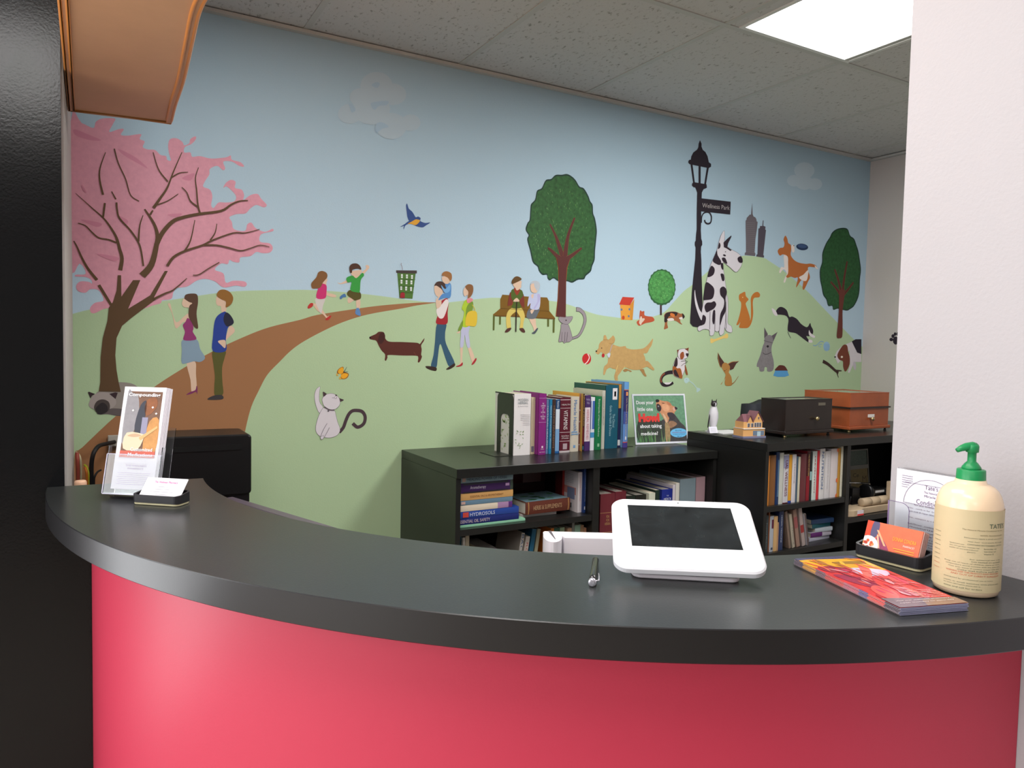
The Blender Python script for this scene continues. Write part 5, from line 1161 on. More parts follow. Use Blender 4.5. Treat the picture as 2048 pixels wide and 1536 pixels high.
b.box(-w2+0.002, w2-0.004, -dp+0.002, dp-0.002, hz*0.34, hz*0.375, WT)
# gables
for (ga, gb, hh, y_) in ((-w2*0.05, w2-0.014, hz*0.99, -dp+0.0079), (-w2*0.55, -w2*0.12, hz*0.86, -dp+0.0078)):
    b.mesh([(ga, y_, hz*0.62), (gb, y_, hz*0.62), ((ga+gb)/2, y_, hh-0.003), (ga, 0.02, hz*0.62), (gb, 0.02, hz*0.62), ((ga+gb)/2, 0.02, hh-0.003)], [(0, 1, 2), (3, 5, 4), (0, 2, 5, 3), (1, 4, 5, 2)], OR)
b.build('walls', th)
b = MB()
def roof(ga, gb, hh, y0_, y1_):
    m_ = (ga+gb)/2; o_ = 0.004; t2 = 0.003
    for s, e_ in ((ga-o_, 1), (gb+o_, -1)):
        b.mesh([(s, y0_, hz*0.60), (m_, y0_, hh), (m_, y1_, hh), (s, y1_, hz*0.60), (s, y0_, hz*0.60+t2), (m_, y0_, hh+t2), (m_, y1_, hh+t2), (s, y1_, hz*0.60+t2)],
               [(0, 1, 2, 3), (4, 7, 6, 5), (0, 4, 5, 1), (2, 6, 7, 3), (0, 3, 7, 4)], RF)
roof(-w2*0.05, w2-0.014, hz*0.99, -dp+0.005, dp-0.006); roof(-w2*0.55, -w2*0.12, hz*0.86, -dp+0.005, dp-0.02); 
b.mesh([(-w2+0.008, -dp+0.008, hz*0.62), (0, -dp+0.008, hz*0.62), (0, 0, hz*0.90), (-w2*0.7, 0, hz*0.90), (-w2+0.008, dp-0.008, hz*0.62), (0, dp-0.008, hz*0.62)], [(0, 1, 2, 3), (4, 3, 2, 5), (0, 3, 4)], RF)
b.build('roof', th)
b = MB()
for (xa, xb, za, zb_) in [(-w2*0.55+0.018*k, -w2*0.55+0.018*k+0.010, hz*0.42, hz*0.56) for k in range(2)]+[(w2*0.05+0.012*k, w2*0.05+0.012*k+0.009, hz*0.42, hz*0.58) for k in range(5) if w2*0.05+0.012*k+0.009 < w2-0.014]:
    b.box(xa-0.0012, xb+0.0012, -dp+0.0066, -dp+0.0078, za-0.001, zb_+0.001, WT); b.box(xa, xb, -dp+0.0060, -dp+0.0067, za, zb_, WIN)
b.box(-w2*0.1, w2-0.008, -dp+0.0028, -dp+0.0041, hz*0.10, hz*0.28, mat((110, 126, 146), 0.3)); b.box(w2*0.25, w2*0.55, -dp+0.002, -dp+0.003, hz*0.07, hz*0.25, mat((176, 200, 210), 0.3))
b.dot = None
b.box(w2*0.36, w2*0.44, -dp+0.0060, -dp+0.0079, hz*0.72, hz*0.80, WIN)
b.build('window', th)

# black curved hat
hx = hit(1498, 845, 1, -0.42)
ht = thing('hat', 'black curved felt hat lying behind the toy house', 'hat', (hx.x+0.03, -0.43, Z2))
HK = mat((34, 36, 42), 0.7, 0.3, bump=0.2, bscale=400)
b = MB(); zt1 = hit(1500, 808, 1, -0.43).z-Z2; zt2 = hit(1530, 801, 1, -0.43).z-Z2
xs = [hit(px, 830, 1, -0.43).x-ht.location.x for px in (1494, 1502, 1510, 1518, 1528, 1540, 1552)]
zs = [hit(1500, py, 1, -0.43).z-Z2 for py in (808.5, 808, 808, 805.5, 801, 799.5, 799)]
prof = list(zip(xs, zs)); n = len(prof)
b.mesh([(x, -0.035, z) for x, z in prof]+[(x, -0.045, 0) for x, z in prof]+[(x, 0.035, z) for x, z in prof]+[(x, 0.045, 0) for x, z in prof],
       [(i, n+i, n+i+1, i+1) for i in range(n-1)]+[(2*n+i, 2*n+i+1, 3*n+i+1, 3*n+i) for i in range(n-1)]+[(i, i+1, 2*n+i+1, 2*n+i) for i in range(n-1)]+[(0, 2*n, 3*n, n), (n-1, 2*n-1, 4*n-1, 3*n-1)], HK, True)
b.build('crown', ht)
b = MB(); b.lathe([(0.030, 0), (0.062, 0.0), (0.064, 0.003), (0.03, 0.006)], (xs[3]+0.0, 0, 0), HK, 28); b.build('brim', ht)

# scale boxes
def scale_box(name, label, x0, x1, y0, y1, h, col, dark, knob, split=None):
    r = thing(name, label, 'wooden box', ((x0+x1)/2, (y0+y1)/2, Z2))
    W2, D2 = (x1-x0)/2, (y1-y0)/2; m = mat(col, 0.28, 0.5, var=0.12, vscale=14); md = mat(dark, 0.35, 0.5)
    BRS = mat((196, 176, 130), 0.3, 0.5, metal=0.9)
    b = MB(); b.box(-W2-0.008, W2+0.008, -D2-0.008, D2+0.008, 0.012, 0.026, m, bev=0.004); b.build('plinth', r)
    for (sx, sy) in ((-1, -1), (1, -1), (-1, 1), (1, 1)):
        b = MB(); b.lathe([(0.006, 0), (0.007, 0.003), (0.004, 0.006), (0.006, 0.012)], (sx*(W2-0.01), sy*(D2-0.008), 0), BRS if dark[0] < 60 and sx < 0 and sy < 0 else md, 12); b.build('foot', r)
    top = h
    if split:
        b = MB(); b.box(-W2, W2, -D2, D2, 0.026, h*split, m, bev=0.002); b.build('body', r)
        b = MB(); b.box(-W2-0.006, W2+0.006, -D2-0.006, D2+0.006, h*split, h*split+0.006, md); b.build('seam_strip', r)
        b = MB(); z0 = h*split+0.006
    else:
        b = MB(); z0 = 0.026
    e_ = 0.02
    b.box(-W2, W2, -D2, D2, z0, top-0.004, m, bev=0.002)
    for q in ((-W2, W2, -D2, -D2+e_), (-W2, W2, D2-e_, D2), (-W2, -W2+e_, -D2+e_, D2-e_), (W2-e_, W2, -D2+e_, D2-e_)): b.box(q[0], q[1], q[2], q[3], top-0.004, top, m)
    b.build('lid', r)
    b = MB(); b.box(-W2+e_, W2-e_, -D2+e_, D2-e_, top-0.004, top-0.0025, mat((150, 152, 140), 0.08, 0.6)); b.build('glass_top', r)
    b = MB(); kx, kz = knob; b.lathe([(0.0035, 0), (0.0035, 0.008), (0.008, 0.011), (0.0095, 0.015), (0.007, 0.019), (0, 0.020)], (0, 0, 0), BRS, 16)
    k = b.build('knob', r); k.rotation_euler = (pi/2, 0, 0); k.location = (kx, -D2, kz)
    return r, W2, D2
h1 = hit(1566, 800, 1, -0.66).z-Z2
bx, W2, D2 = scale_box('scale_box', 'black wooden balance box with glass top and brass knob', 2.49, 2.782, -0.655, -0.525, h1, (36, 28, 26), (20, 18, 18), (0.035, 0.075))
b = MB(); b.box(0.055, 0.100, -D2-0.0012, -D2-0.0002, h1-0.028, h1-0.016, mat((110, 104, 92), 0.4, metal=0.3)); b.build('name_plate', bx)
h2 = hit(1738, 785.5, 1, -0.63).z-Z2
bx, W2, D2 = scale_box('scale_box', 'reddish brown wooden balance box with dark seam strip', 2.945, 3.225, -0.625, -0.38, h2, (150, 76, 44), (40, 28, 26), (0.005, 0.058), split=0.60)
b = MB(); b.box(-0.012, 0.035, -D2-0.0012, -D2-0.0002, h2*0.6-0.042, h2*0.6-0.028, mat((222, 218, 214), 0.4)); b.build('paper_label', bx)

# framed card and pill machine in the right compartment
fx0, fz1 = xz((1650, 860, 6.4), 352, 268, -0.50); fx1, _ = xz((1650, 860, 6.4), 597, 268, -0.50)
fr = thing('framed_card', 'tall framed card leaning at the back of the right compartment', 'framed card', (fx0, -0.50, S2R+0.0006), (radians(-6), 0, 0))
fh = (fz1-S2R)/cos(radians(6)); fw = fx1-fx0; FM = mat((132, 130, 122), 0.4)
b = MB(); 
for q in ((0, 0.006, 0, fh), (fw-0.006, fw, 0, fh), (0.006, fw-0.006, 0, 0.006), (0.006, fw-0.006, fh-0.006, fh), (0.006, fw-0.006, fh*0.60, fh*0.68)): b.box(q[0], q[1], -0.004, 0.004, q[2], q[3], FM)
b.build('frame', fr)
b = MB(); b.box(0.006, fw-0.006, -0.001, 0.003, fh*0.68, fh-0.006, mat((84, 100, 90), 0.4, var=0.2, vscale=100)); b.box(0.006, fw-0.006, -0.001, 0.003, 0.006, fh*0.60, mat((136, 118, 74), 0.5, var=0.15, vscale=60))
lettering('Ce', (fw*0.18, -0.0016, fh*0.44), (1, 0, 0), (0, 0, 1), fw*0.3, fh*0.08, mat((60, 52, 40), 0.5), None, into=b); lettering('M', (fw*0.65, -0.0016, fh*0.33), (1, 0, 0), (0, 0, 1), fw*0.22, fh*0.12, mat((96, 76, 50), 0.5), None, into=b)
b.build('print', fr)
px0 = 2.800; pm_ = thing('pill_machine', 'old wooden pill rolling machine with black metal wheel and rollers', 'pill machine', (px0, -0.72, S2R+0.0006))
WDN = mat((190, 168, 140), 0.5, 0.35, var=0.08, vscale=20); MET = mat((40, 40, 42), 0.3, 0.5, metal=0.6); CHR = mat((190, 190, 190), 0.2, 0.5, metal=1.0)
def px_(px, py, y=-0.72): q = hit(px, py, 1, y); return q.x-px0, q.z-S2R
L_ = px_(1782, 1010)[0]
ol = [(0, -0.02), (0.03, -0.03), (0.08, -0.028), (0.12, -0.012), (0.2, -0.008), (L_, -0.008), (L_, 0.12), (0, 0.12)]
b = MB(); b.prism(ol, 0, 0.028, WDN, inset=0.002); b.build('base_board', pm_)
for k in range(3):
    xa, za = px_(1727+16.5*k, 1012-5*k, -0.72); xb = px_(1727+16.5*(k+1), 1012, -0.72)[0]
    b = MB(); b.tube([(xa, 0.012, 0.046), (xa+0.002, 0.012, 0.046), (xb-0.003, 0.012, 0.046), (xb-0.001, 0.012, 0.046)], 0.019, WDN, seg=18, radii=[0.014, 0.0185, 0.0185, 0.014]); b.build('roller', pm_)
xp, zp = px_(1776, 962, -0.70); b = MB(); b.box(xp-0.012, xp+0.022, -0.004, 0.018, 0.028, zp, WDN); b.build('post', pm_)
xw, zw = px_(1737, 985, -0.68); b = MB(); b.tube([(xw-0.010, 0.05, zw), (xw-0.008, 0.05, zw), (xw+0.008, 0.05, zw), (xw+0.010, 0.05, zw)], 0.03, MET, seg=24, radii=[0.028, 0.036, 0.036, 0.028]); b.build('wheel', pm_)
xa, za = px_(1744, 993, -0.68); xb, zb_ = px_(1772, 975, -0.68); b = MB(); b.box(xa, xb, 0.03, 0.09, 0.066, zb_, MET, bev=0.004); b.box(xa-0.012, xa-0.001, 0.035, 0.08, 0.07, zb_-0.02, mat((150, 154, 154), 0.3, metal=0.6)); b.build('gear_housing', pm_)
b = MB(); b.box(xa+0.006, xb-0.03, 0.028, 0.0295, zb_-0.016, zb_-0.006, mat((206, 206, 206), 0.4)); b.build('maker_plate', pm_)
xa, za = px_(1705, 995, -0.66); xb, zb_ = px_(1716, 975, -0.66); b = MB(); b.box(xa-0.015, xb, 0.05, 0.09, 0.028, zb_, MET); b.tube([(xa-0.03, 0.06, 0.03), (xa-0.012, 0.06, 0.06), (xa, 0.06, 0.075)], 0.006, MET, seg=8); b.build('frame', pm_)
xa, za = px_(1694, 966, -0.66); xb, zb_ = px_(1742, 968, -0.66)
b = MB(); b.tube([(max(0.002, xa), 0.07, za), (xb, 0.07, zb_)], 0.0045, CHR, seg=10); b.tube([(xb, 0.07, zb_), (xb, 0.07, 0.028)], 0.006, mat((146, 134, 112), 0.4), seg=10); b.tube([(0.012, 0.07, 0.028), (0.012, 0.07, za)], 0.005, CHR, seg=8); b.build('metal_rod', pm_)
xa, za = px_(1712, 1021, -0.745); xb, zb_ = px_(1725, 1006, -0.745); b = MB(); b.box(xa, xb, -0.0325, -0.0315, 0.004, 0.0265, mat((222, 214, 220), 0.5)); b.box(xa, xb, -0.0332, -0.0325, 0.004, 0.011, mat((216, 60, 60), 0.5)); b.build('price_sticker', pm_)

# ------------------------------------------------------------------ behind the counter on the left
stt = thing('side_table', 'black side cabinet standing under the office printer', 'cabinet', (0.22, -0.30, 0))
b = MB(); b.box(-0.20, 0.14, -0.13, 0.25, 0.02, 0.93, BLK); b.build('body', stt)
b = MB(); b.box(-0.19, 0.13, -0.12, 0.24, 0, 0.02, BLK2); b.build('plinth', stt)
pz = hit(503, 868, 1, -0.40).z; pxr = hit(503, 868, 1, -0.40).x
pr = thing('printer', 'boxy black office printer with rounded corners against the mural', 'printer', (0, 0, 0))
PB = mat((17, 17, 18), 0.35, 0.5); 
def rrect(x0, x1, z0, z1, r, n=5):
    o = []
    for (cx, cz, a0) in ((x1-r, z1-r, 0), (x0+r, z1-r, 90), (x0+r, z0+r, 180), (x1-r, z0+r, 270)):
        for i in range(n+1): a = radians(a0+90*i/n); o.append((cx+r*cos(a), cz+r*sin(a)))
    return o
o_ = rrect(0.10, pxr, 0.955, pz, 0.012); n = len(o_); b = MB()
yl_ = [(-0.392, 0.004), (-0.40, 0.010)]
rings = [([(x, -0.402, z) for x, z in rrect(0.104, pxr-0.004, 0.959, pz-0.004, 0.012)]), ([(x, -0.397, z) for x, z in o_]), ([(x, -0.235, z) for x, z in o_]), ([(x, -0.20, z) for x, z in rrect(0.118, pxr-0.022, 0.97, pz-0.003, 0.02)])]
vs = [p for r in rings for p in r]; fs = [(k*n+i, k*n+(i+1) % n, (k+1)*n+(i+1) % n, (k+1)*n+i) for k in range(3) for i in range(n)]
b.mesh(vs, [tuple(reversed(f_)) for f_ in fs], PB); b.face(rings[0], PB); b.face(rings[-1][::-1], PB)
b.build('body', pr)
b = MB(); b.box(0.13, pxr-0.03, -0.405, -0.4021, pz-0.045, pz-0.030, mat((10, 10, 11), 0.5)); b.build('paper_slot', pr)
b = MB(); b.box(0.12, pxr-0.005, -0.395, -0.22, 0.9304, 0.956, PB); b.build('base', pr)
# desk monitor: slim dark top edge
a0 = hit(466, 993, 2, 1.0); a1 = hit(684, 1058, 2, 1.0); dv = (a1-a0); Lm = dv.length; dv.normalize(); pv = Vector((-dv.y, dv.x, 0))
mn = thing('monitor', 'slim dark grey desk monitor showing only its top edge behind the counter', 'monitor', (a0.x, a0.y, 0.7605), (0, 0, atan2(dv.y, dv.x)))
MG_ = mat((88, 78, 90), 0.35, 0.5)
b = MB(); b.box(0, Lm, -0.030, 0.0, 0.0+0.03, 1.0-0.7605, MG_, bev=0.006); b.build('panel', mn)
b = MB(); b.box(0.02, Lm-0.02, 0.0, 0.0015, 0.05, 0.22, mat((12, 12, 14), 0.2)); b.build('screen', mn)
b = MB(); b.box(Lm*0.65-0.03, Lm*0.65+0.03, -0.05, -0.03, 0.004, 0.16, MG_); b.box(Lm*0.5, Lm*0.85, -0.09, 0.06, 0, 0.006, MG_); b.build('stand', mn)

# cables and socket on the wall at the far left
def cable(name, label, pts, r, col, y=None, rough=0.5):
    b = MB(); b.tube(spline([tuple(p) for p in pts], False, 6), r, mat(col, rough), seg=8); o = b.build(name); return tag(o, label, 'cable')
def cp(px, py, y): q = hit(px, py, 1, y); return (q.x, q.y, q.z)
kc = cable('power_cable', 'thick black power cable arching down from the wall socket', [cp(229, 884, -0.03), cp(215, 887, -0.06), cp(200, 891, -0.09), cp(192, 898, -0.11), cp(186, 910, -0.12), cp(183, 930, -0.12), cp(183, 960, -0.12), cp(183, 1000, -0.12), cp(184, 1040, -0.12)], 0.0065, (24, 22, 24))
kc['category'] = 'cable'
cable('power_cable', 'thin black cable curving beside the acrylic brochure holder', [cp(202, 940, -0.10), cp(195, 944, -0.11), cp(190, 952, -0.12), cp(188, 965, -0.12), cp(188, 1030, -0.12)], 0.003, (28, 24, 26))
cable('network_cable', 'pale beige cable looping down along the left wall edge', [cp(152, 905, -0.1), cp(157, 909, -0.12), cp(161, 920, -0.13), cp(162, 945, -0.13), cp(161, 975, -0.13), cp(161, 1030, -0.13)], 0.0035, (186, 172, 140))
cable('network_cable', 'rust red cable hanging beside the left wall edge', [cp(154, 906, -0.16), cp(155, 920, -0.17), cp(156, 945, -0.17), cp(156, 975, -0.17), cp(156, 1030, -0.17)], 0.0055, (150, 66, 52))
cable('network_cable', 'yellow green cable hanging near the black power cable', [cp(169, 930, -0.10), cp(173, 934, -0.11), cp(177, 944, -0.12), cp(178, 958, -0.12), cp(178, 975, -0.12), cp(178, 1030, -0.12)], 0.0035, (176, 176, 40))
cable('network_cable', 'orange cable hanging just left of the yellow green one', [cp(170, 935, -0.12), cp(173, 945, -0.13), cp(174, 960, -0.13), cp(174, 975, -0.13), cp(174, 1030, -0.13)], 0.004, (196, 110, 40))
so = thing('wall_socket', 'pale grey plug block on the mural behind the brochures', 'socket', cp(228, 879, 0))
b = MB(); b.box(-0.018, 0.03, -0.022, -0.0065, -0.02, 0.016, mat((176, 170, 160), 0.5), bev=0.003); b.build('plug', so)
cn = thing('plastic_cup', 'small peach coloured plastic lid behind the counter at the far left', 'lid', (hit(161, 966, 1, -0.75).x, -0.75, 1.0605))
b = MB(); zc_ = hit(161, 961, 1, -0.75).z-1.0605; b.lathe([(0.012, 0), (0.013, zc_-0.004), (0.011, zc_), (0, zc_)], (0, 0, 0), mat((226, 180, 150), 0.4), 20); b.build('body', cn)
lg = thing('wall_shelf', 'narrow pale ledge at the far left behind the counter', 'shelf', (0.02, -0.76, 1.0))
b = MB(); b.box(-0.064, 0.04, -0.05, 0.03, 0.045, 0.06, mat((70, 70, 70), 0.5)); b.build('board', lg)

# ------------------------------------------------------------------ brochures in the acrylic holder
ZT = ZC+0.0006
Rb = Vector((0.80, -0.60, 0)).normalized(); Bk = Vector((0.60, 0.80, 0))
base = hit(221.5, 977, 2, ZC+0.0205)
lean = radians(13); Ub = (Vector((0, 0, 1))*cos(lean)+Bk*sin(lean)).normalized(); Nb = Rb.cross(Ub).normalized(); Nb = -Nb if Nb.y > 0 else Nb
Mb = Matrix((Rb, Ub, Nb)).transposed().to_4x4()
wB = 0.094
# height from the photo: top left corner at (250.5, 773)
d_ = ray(250.5, 773); t_ = (base-CAM).dot(Nb)/d_.dot(Nb); tp = CAM+d_*t_; hB = (tp-base).dot(Ub)
GBR = 'folded compounding brochures in the acrylic holder'
WP = mat((238, 232, 240), 0.35)
def broch(label, org, thick, front=False, off=0.0):
    r = local_thing('brochure', label, 'brochure', org, Mb, GBR)
    b = MB(); b.box(off, wB+off, 0, hB, -thick, 0, WP); b.build('folded_sheet', r)
    if front:
        b = MB()
        def pp(st, col, k, var=0, sm=True):
            q = [((float(t.split(',')[0])), float(t.split(',')[1])) for t in st.split()]
            if sm: q = spline(q, True, 3)
            b.face([(wB*x, hB*y, 0.00015+0.00015*k) for x, y in q], mat(col, 0.35, 0.4, var=var, vscale=60))
        pp('0.10,0.305 0.93,0.305 0.93,0.955 0.10,0.955', (120, 84, 62), 0, 0.2, False)
        pp('0.10,0.45 0.30,0.5 0.42,0.7 0.36,0.9 0.2,0.94 0.10,0.94', (150, 146, 150), 1, 0.1); pp('0.44,0.5 0.56,0.6 0.58,0.85 0.44,0.82 0.36,0.62', (52, 54, 66), 2)
        pp('0.6,0.72 0.72,0.74 0.84,0.82 0.78,0.9 0.6,0.88 0.54,0.8', (142, 84, 44), 2, 0.2); pp('0.52,0.52 0.66,0.52 0.66,0.70 0.52,0.70', (150, 146, 172), 3, 0, False)
        pp('0.62,0.38 0.92,0.36 0.92,0.68 0.7,0.66', (206, 146, 80), 2, 0.15); pp('0.16,0.39 0.5,0.385 0.62,0.5 0.6,0.535 0.2,0.545', (232, 208, 176), 4); pp('0.22,0.515 0.4,0.505 0.56,0.52 0.4,0.54', (206, 170, 136), 5)
        pp('0.5,0.5 0.9,0.62 0.92,0.60 0.55,0.475', (222, 180, 120), 6, 0, False); pp('0.10,0.305 0.93,0.305 0.93,0.37 0.10,0.37', (206, 96, 76), 6, 0, False)
        for (x, y) in ((0.28, 0.765), (0.74, 0.80), (0.84, 0.74)): pp('%f,%f %f,%f %f,%f %f,%f' % (x-.03, y, x, y-.012, x+.03, y, x, y+.012), (244, 240, 236), 7, 0, False)
        b.build('cover_photo', r)
        b = MB(); WL = mat((240, 238, 240), 0.4); PL = mat((150, 110, 150), 0.5)
        lettering('Compounding', (wB*0.13, hB*0.895, 0.0016), (1, 0, 0), (0, 1, 0), wB*0.76, hB*0.045, WL, None, into=b, bold=0.03)
        lettering('Customized', (wB*0.34, hB*0.368, 0.0016), (1, 0, 0), (0, 1, 0), wB*0.52, hB*0.035, WL, None, into=b, bold=0.02); lettering('Medications', (wB*0.30, hB*0.318, 0.0016), (1, 0, 0), (0, 1, 0), wB*0.58, hB*0.032, WL, None, into=b, bold=0.02)
        lettering('THE WELLNESS', (wB*0.28, hB*0.218, 0.0006), (1, 0, 0), (0, 1, 0), wB*0.5, hB*0.018, PL, None, into=b); lettering('PHARMACY', (wB*0.34, hB*0.19, 0.0006), (1, 0, 0), (0, 1, 0), wB*0.38, hB*0.018, PL, None, into=b)
        for k in range(7): b.box(wB*(0.12+0.02*(k % 2)), wB*(0.88-0.03*(k % 3)), hB*(0.155-0.018*k), hB*(0.1575-0.018*k), 0.0004, 0.0006, PL)
        b.box(wB*0.25, wB*0.80, hB*0.245, hB*0.2465, 0.0004, 0.0006, PL)
        b.build('lettering', r)
broch('front brochure titled Compounding in the acrylic holder at the left', base, 0.0018, True)
for k in range(7):
    broch('white folded brochure tucked behind the front one in the acrylic holder', base-Nb*(0.0022+0.0030*k), 0.0022, off=0.0012*(k % 3))
ah = thing('brochure_holder', 'clear acrylic brochure holder at the left end of the counter', 'holder', (0, 0, 0)); ah.matrix_world = Matrix.Translation(base) @ Mb
dz = Vector((0, 0, 1)); b = MB(); zl = Mb.inverted().to_3x3() @ dz
AT = 0.0018; hF = hB*0.33; x0_, x1_ = -0.014, wB+0.012
ed = mat((206, 202, 224), 0.2, 0.5)
b.box(x0_, x1_, -0.010, hF, 0.0045, 0.0045+AT, GLASS); b.box(x0_, x1_, -0.010, hB*0.62, -0.034, -0.034+AT, GLASS)
b.box(x0_, x0_+AT, -0.010, hF*1.25, -0.0322, 0.0045, GLASS); b.box(x1_-AT, x1_, -0.010, hF*1.25, -0.0322, 0.0045, GLASS); b.box(x0_+AT, x1_-AT, -0.010, -0.0075, -0.0322, 0.0045, GLASS)
b.build('pocket', ah)
b = MB(); b.box(x0_-0.0006, x0_+0.0010, -0.010, hF, 0.0063, 0.0070, ed); b.box(x0_, x1_, hF, hF+0.0012, 0.0045, 0.0063, ed); b.box(x0_, x1_, -0.0115, -0.010, -0.034, 0.0063, ed); b.build('edge', ah)
ftp = [Mb.to_3x3() @ Vector((x, -0.010, z))+base for x in (x0_, x1_) for z in (-0.034, 0.006)]
b = MB()
for p in ((x0_+0.004, -0.020), (x1_-0.004, -0.020)): 
    q = Mb.to_3x3() @ Vector((p[0], -0.011, p[1]))+base
    b.box(q.x-0.004, q.x+0.004, q.y-0.004, q.y+0.004, ZT, q.z, GLASS)
o = b.build('foot', ah); o.matrix_parent_inverse = ah.matrix_world.inverted()

# ------------------------------------------------------------------ business card holders
def card_tray(label, org, ang, w=0.104, d=0.046, h=0.021):
    r = thing('card_holder', label, 'card holder', org, (0, 0, ang))
    TB_ = mat((32, 31, 34), 0.42, 0.5); CR = mat((206, 198, 160), 0.5)
    def rr(w_, d_, r_, g=0): return rrect(g, w_-g, g, d_-g, r_)
    b = MB(); b.prism(rr(w, d, 0.010, 0.0015), 0.0, 0.0045, CR, inset=0.001); b.build('base', r)
    b = MB(); n_ = len(rr(w, d, 0.011)); o1 = rr(w, d, 0.011); i1 = rr(w, d, 0.008, 0.004)
    hh = [h + (0.006*max(0, (p[1]/d-0.3))) - 0.004*sin(pi*min(1, max(0, p[0]/w)))*(1 if p[1] < d*0.3 else 0) for p in o1]
    vs = [(p[0], p[1], 0.0048) for p in o1]+[(p[0], p[1], z) for p, z in zip(o1, hh)]+[(p[0], p[1], z) for p, z in zip(i1, hh)]+[(p[0], p[1], 0.008) for p in i1]
    b.mesh(vs, [(k*n_+i, k*n_+(i+1) % n_, (k+1)*n_+(i+1) % n_, (k+1)*n_+i) for k in range(3) for i in range(n_)], TB_); b.face([(p[0], p[1], 0.008) for p in i1], TB_); b.face([(p[0], p[1], 0.0048) for p in o1][::-1], TB_)
    b.build('tray', r); return r
pL = hit(262, 1009, 2, ZC); pR = hit(356, 1015, 2, ZC); dv = pR-pL
angL = atan2(dv.y, dv.x)
card_tray('black business card tray on cream base beside the brochures', (pL.x, pL.y, ZT), angL, w=max(0.1, dv.length))
# white cards: a low stack leaning back in the tray
def card_stack(label_front, label_rest, group, org, ang, tilt, n, th, build_front, w=0.089, h=0.051, side=None):
    R3 = Matrix.Rotation(ang, 4, 'Z') @ Matrix.Rotation(-(pi/2-tilt)+pi/2, 4, 'X')
    for k in range(n):
        off = R3.to_3x3() @ Vector((0.0012*(k % 2), 0, -(th*1.08)*k))
        r = thing('business_card', label_front if k == 0 else label_rest, 'card', (0, 0, 0), (0, 0, 0), group)
        r.matrix_world = Matrix.Translation(Vector(org)+off) @ R3
        b = MB(); b.box(0, w, 0, h, -th, 0, mat((236, 234, 240), 0.4) if side is None else mat(side if k else (206, 96, 66), 0.4)); b.build('card', r)
        if k == 0: build_front(r)
def frontL(r):
    b = MB(); PKI = mat((196, 70, 150), 0.5); GY = mat((150, 140, 160), 0.5)
    lettering('The Wellness Pharmacy', (0.020, 0.037, 0.0003), (1, 0, 0), (0, 1, 0), 0.052, 0.0065, PKI, None, into=b, bold=0.01)
    for k, (xa, xb) in enumerate(((0.03, 0.055), (0.028, 0.06), (0.02, 0.07), (0.035, 0.06))): b.box(xa, xb, 0.030-0.006*k, 0.0306-0.006*k, 0.0002, 0.0004, GY)
    b.build('lettering', r)
Rl = Vector((cos(angL), sin(angL), 0)); Bl = Vector((-sin(angL), cos(angL), 0))
orgL = Vector((pL.x, pL.y, ZC+0.0105))+Rl*0.008+Bl*0.0075
card_stack('white business card in pink print in the left tray', 'plain white business card behind the printed one in the left tray', 'white business cards in the left tray', orgL, angL, radians(48), 3, 0.0008, frontL)
# right tray
q0 = hit(1706, 1112, 2, ZC); q1 = hit(1836, 1146, 2, ZC); dv = q1-q0; angR = atan2(dv.y, dv.x)
wR = dv.length+0.004; shift = Vector((-0.004, 0, 0))
card_tray('black business card tray on cream base beside the pump bottle', (q0.x-0.001, q0.y, ZT), angR, w=wR, h=0.022)
def frontR(r):
    b = MB(); w, h = 0.089, 0.051
    def pp(st, col, k, var=0, sm=True):
        q = [((float(t.split(',')[0])), float(t.split(',')[1])) for t in st.split()]
        if sm: q = spline(q, True, 3)
        b.face([(w*min(1, max(0, x)), h*min(1, max(0, y)), 0.00012+0.00012*k) for x, y in q], mat(col, 0.35, 0.4, var=var, vscale=90))
    pp('0,0 1,0 1,1 0,1', (222, 108, 74), 0, 0.06, False); pp('0.0,0.5 0.12,0.5 0.13,1.0 0.0,1.0', (206, 70, 40), 1, 0.1, False); pp('0.1,0.55 0.2,0.5 0.24,0.75 0.22,1.0 0.12,1.0', (84, 78, 112), 2)
    pp('0.24,0.55 0.34,0.5 0.48,0.2 0.46,0.0 0.2,0.0 0.2,0.3', (150, 60, 96), 2, 0.3); pp('0.2,0.75 0.24,0.75 0.42,0.3 0.38,0.3', (216, 170, 130), 3, 0, False); pp('0.22,0.6 0.25,0.6 0.32,0.2 0.28,0.2', (216, 180, 150), 3, 0, False)
    pp(' '.join('%f,%f' % (0.10+0.19*cos(2*pi*k/18), 0.2+0.33*sin(2*pi*k/18)) for k in range(18)), (236, 232, 226), 4, 0, False)
    for i in range(16): 
        a = random.uniform(0, 2*pi); q_ = sqrt(random.random()); pp(' '.join('%f,%f' % (0.08+0.11*q_*cos(a)+0.03*cos(2*pi*k/8), 0.22+0.2*q_*sin(a)+0.05*sin(2*pi*k/8)) for k in range(8)), random.choice([(206, 90, 50), (186, 60, 50), (226, 150, 90), (160, 70, 60)]), 5+0.2*i, 0, False)
    Y = mat((236, 176, 60), 0.5); Wt = mat((240, 226, 216), 0.5)
    lettering('DONNA CONDRA', (w*0.52, h*0.53, 0.0014), (1, 0, 0), (0, 1, 0), w*0.41, h*0.12, Y, None, into=b); lettering('PHARMACIST', (w*0.72, h*0.40, 0.0014), (1, 0, 0), (0, 1, 0), w*0.2, h*0.06, Wt, None, into=b)
    for k in range(4): b.box(w*(0.56+0.04*k), w*0.93, h*(0.29-0.07*k), h*(0.31-0.07*k), 0.0013, 0.0015, Y)
    b.build('printed_front', r)
Rr = Vector((cos(angR), sin(angR), 0)); Br = Vector((-sin(angR), cos(angR), 0))
orgR = Vector((q0.x, q0.y, ZC+0.0105))+Rr*((wR-0.089)/2-0.001)+Br*0.0075
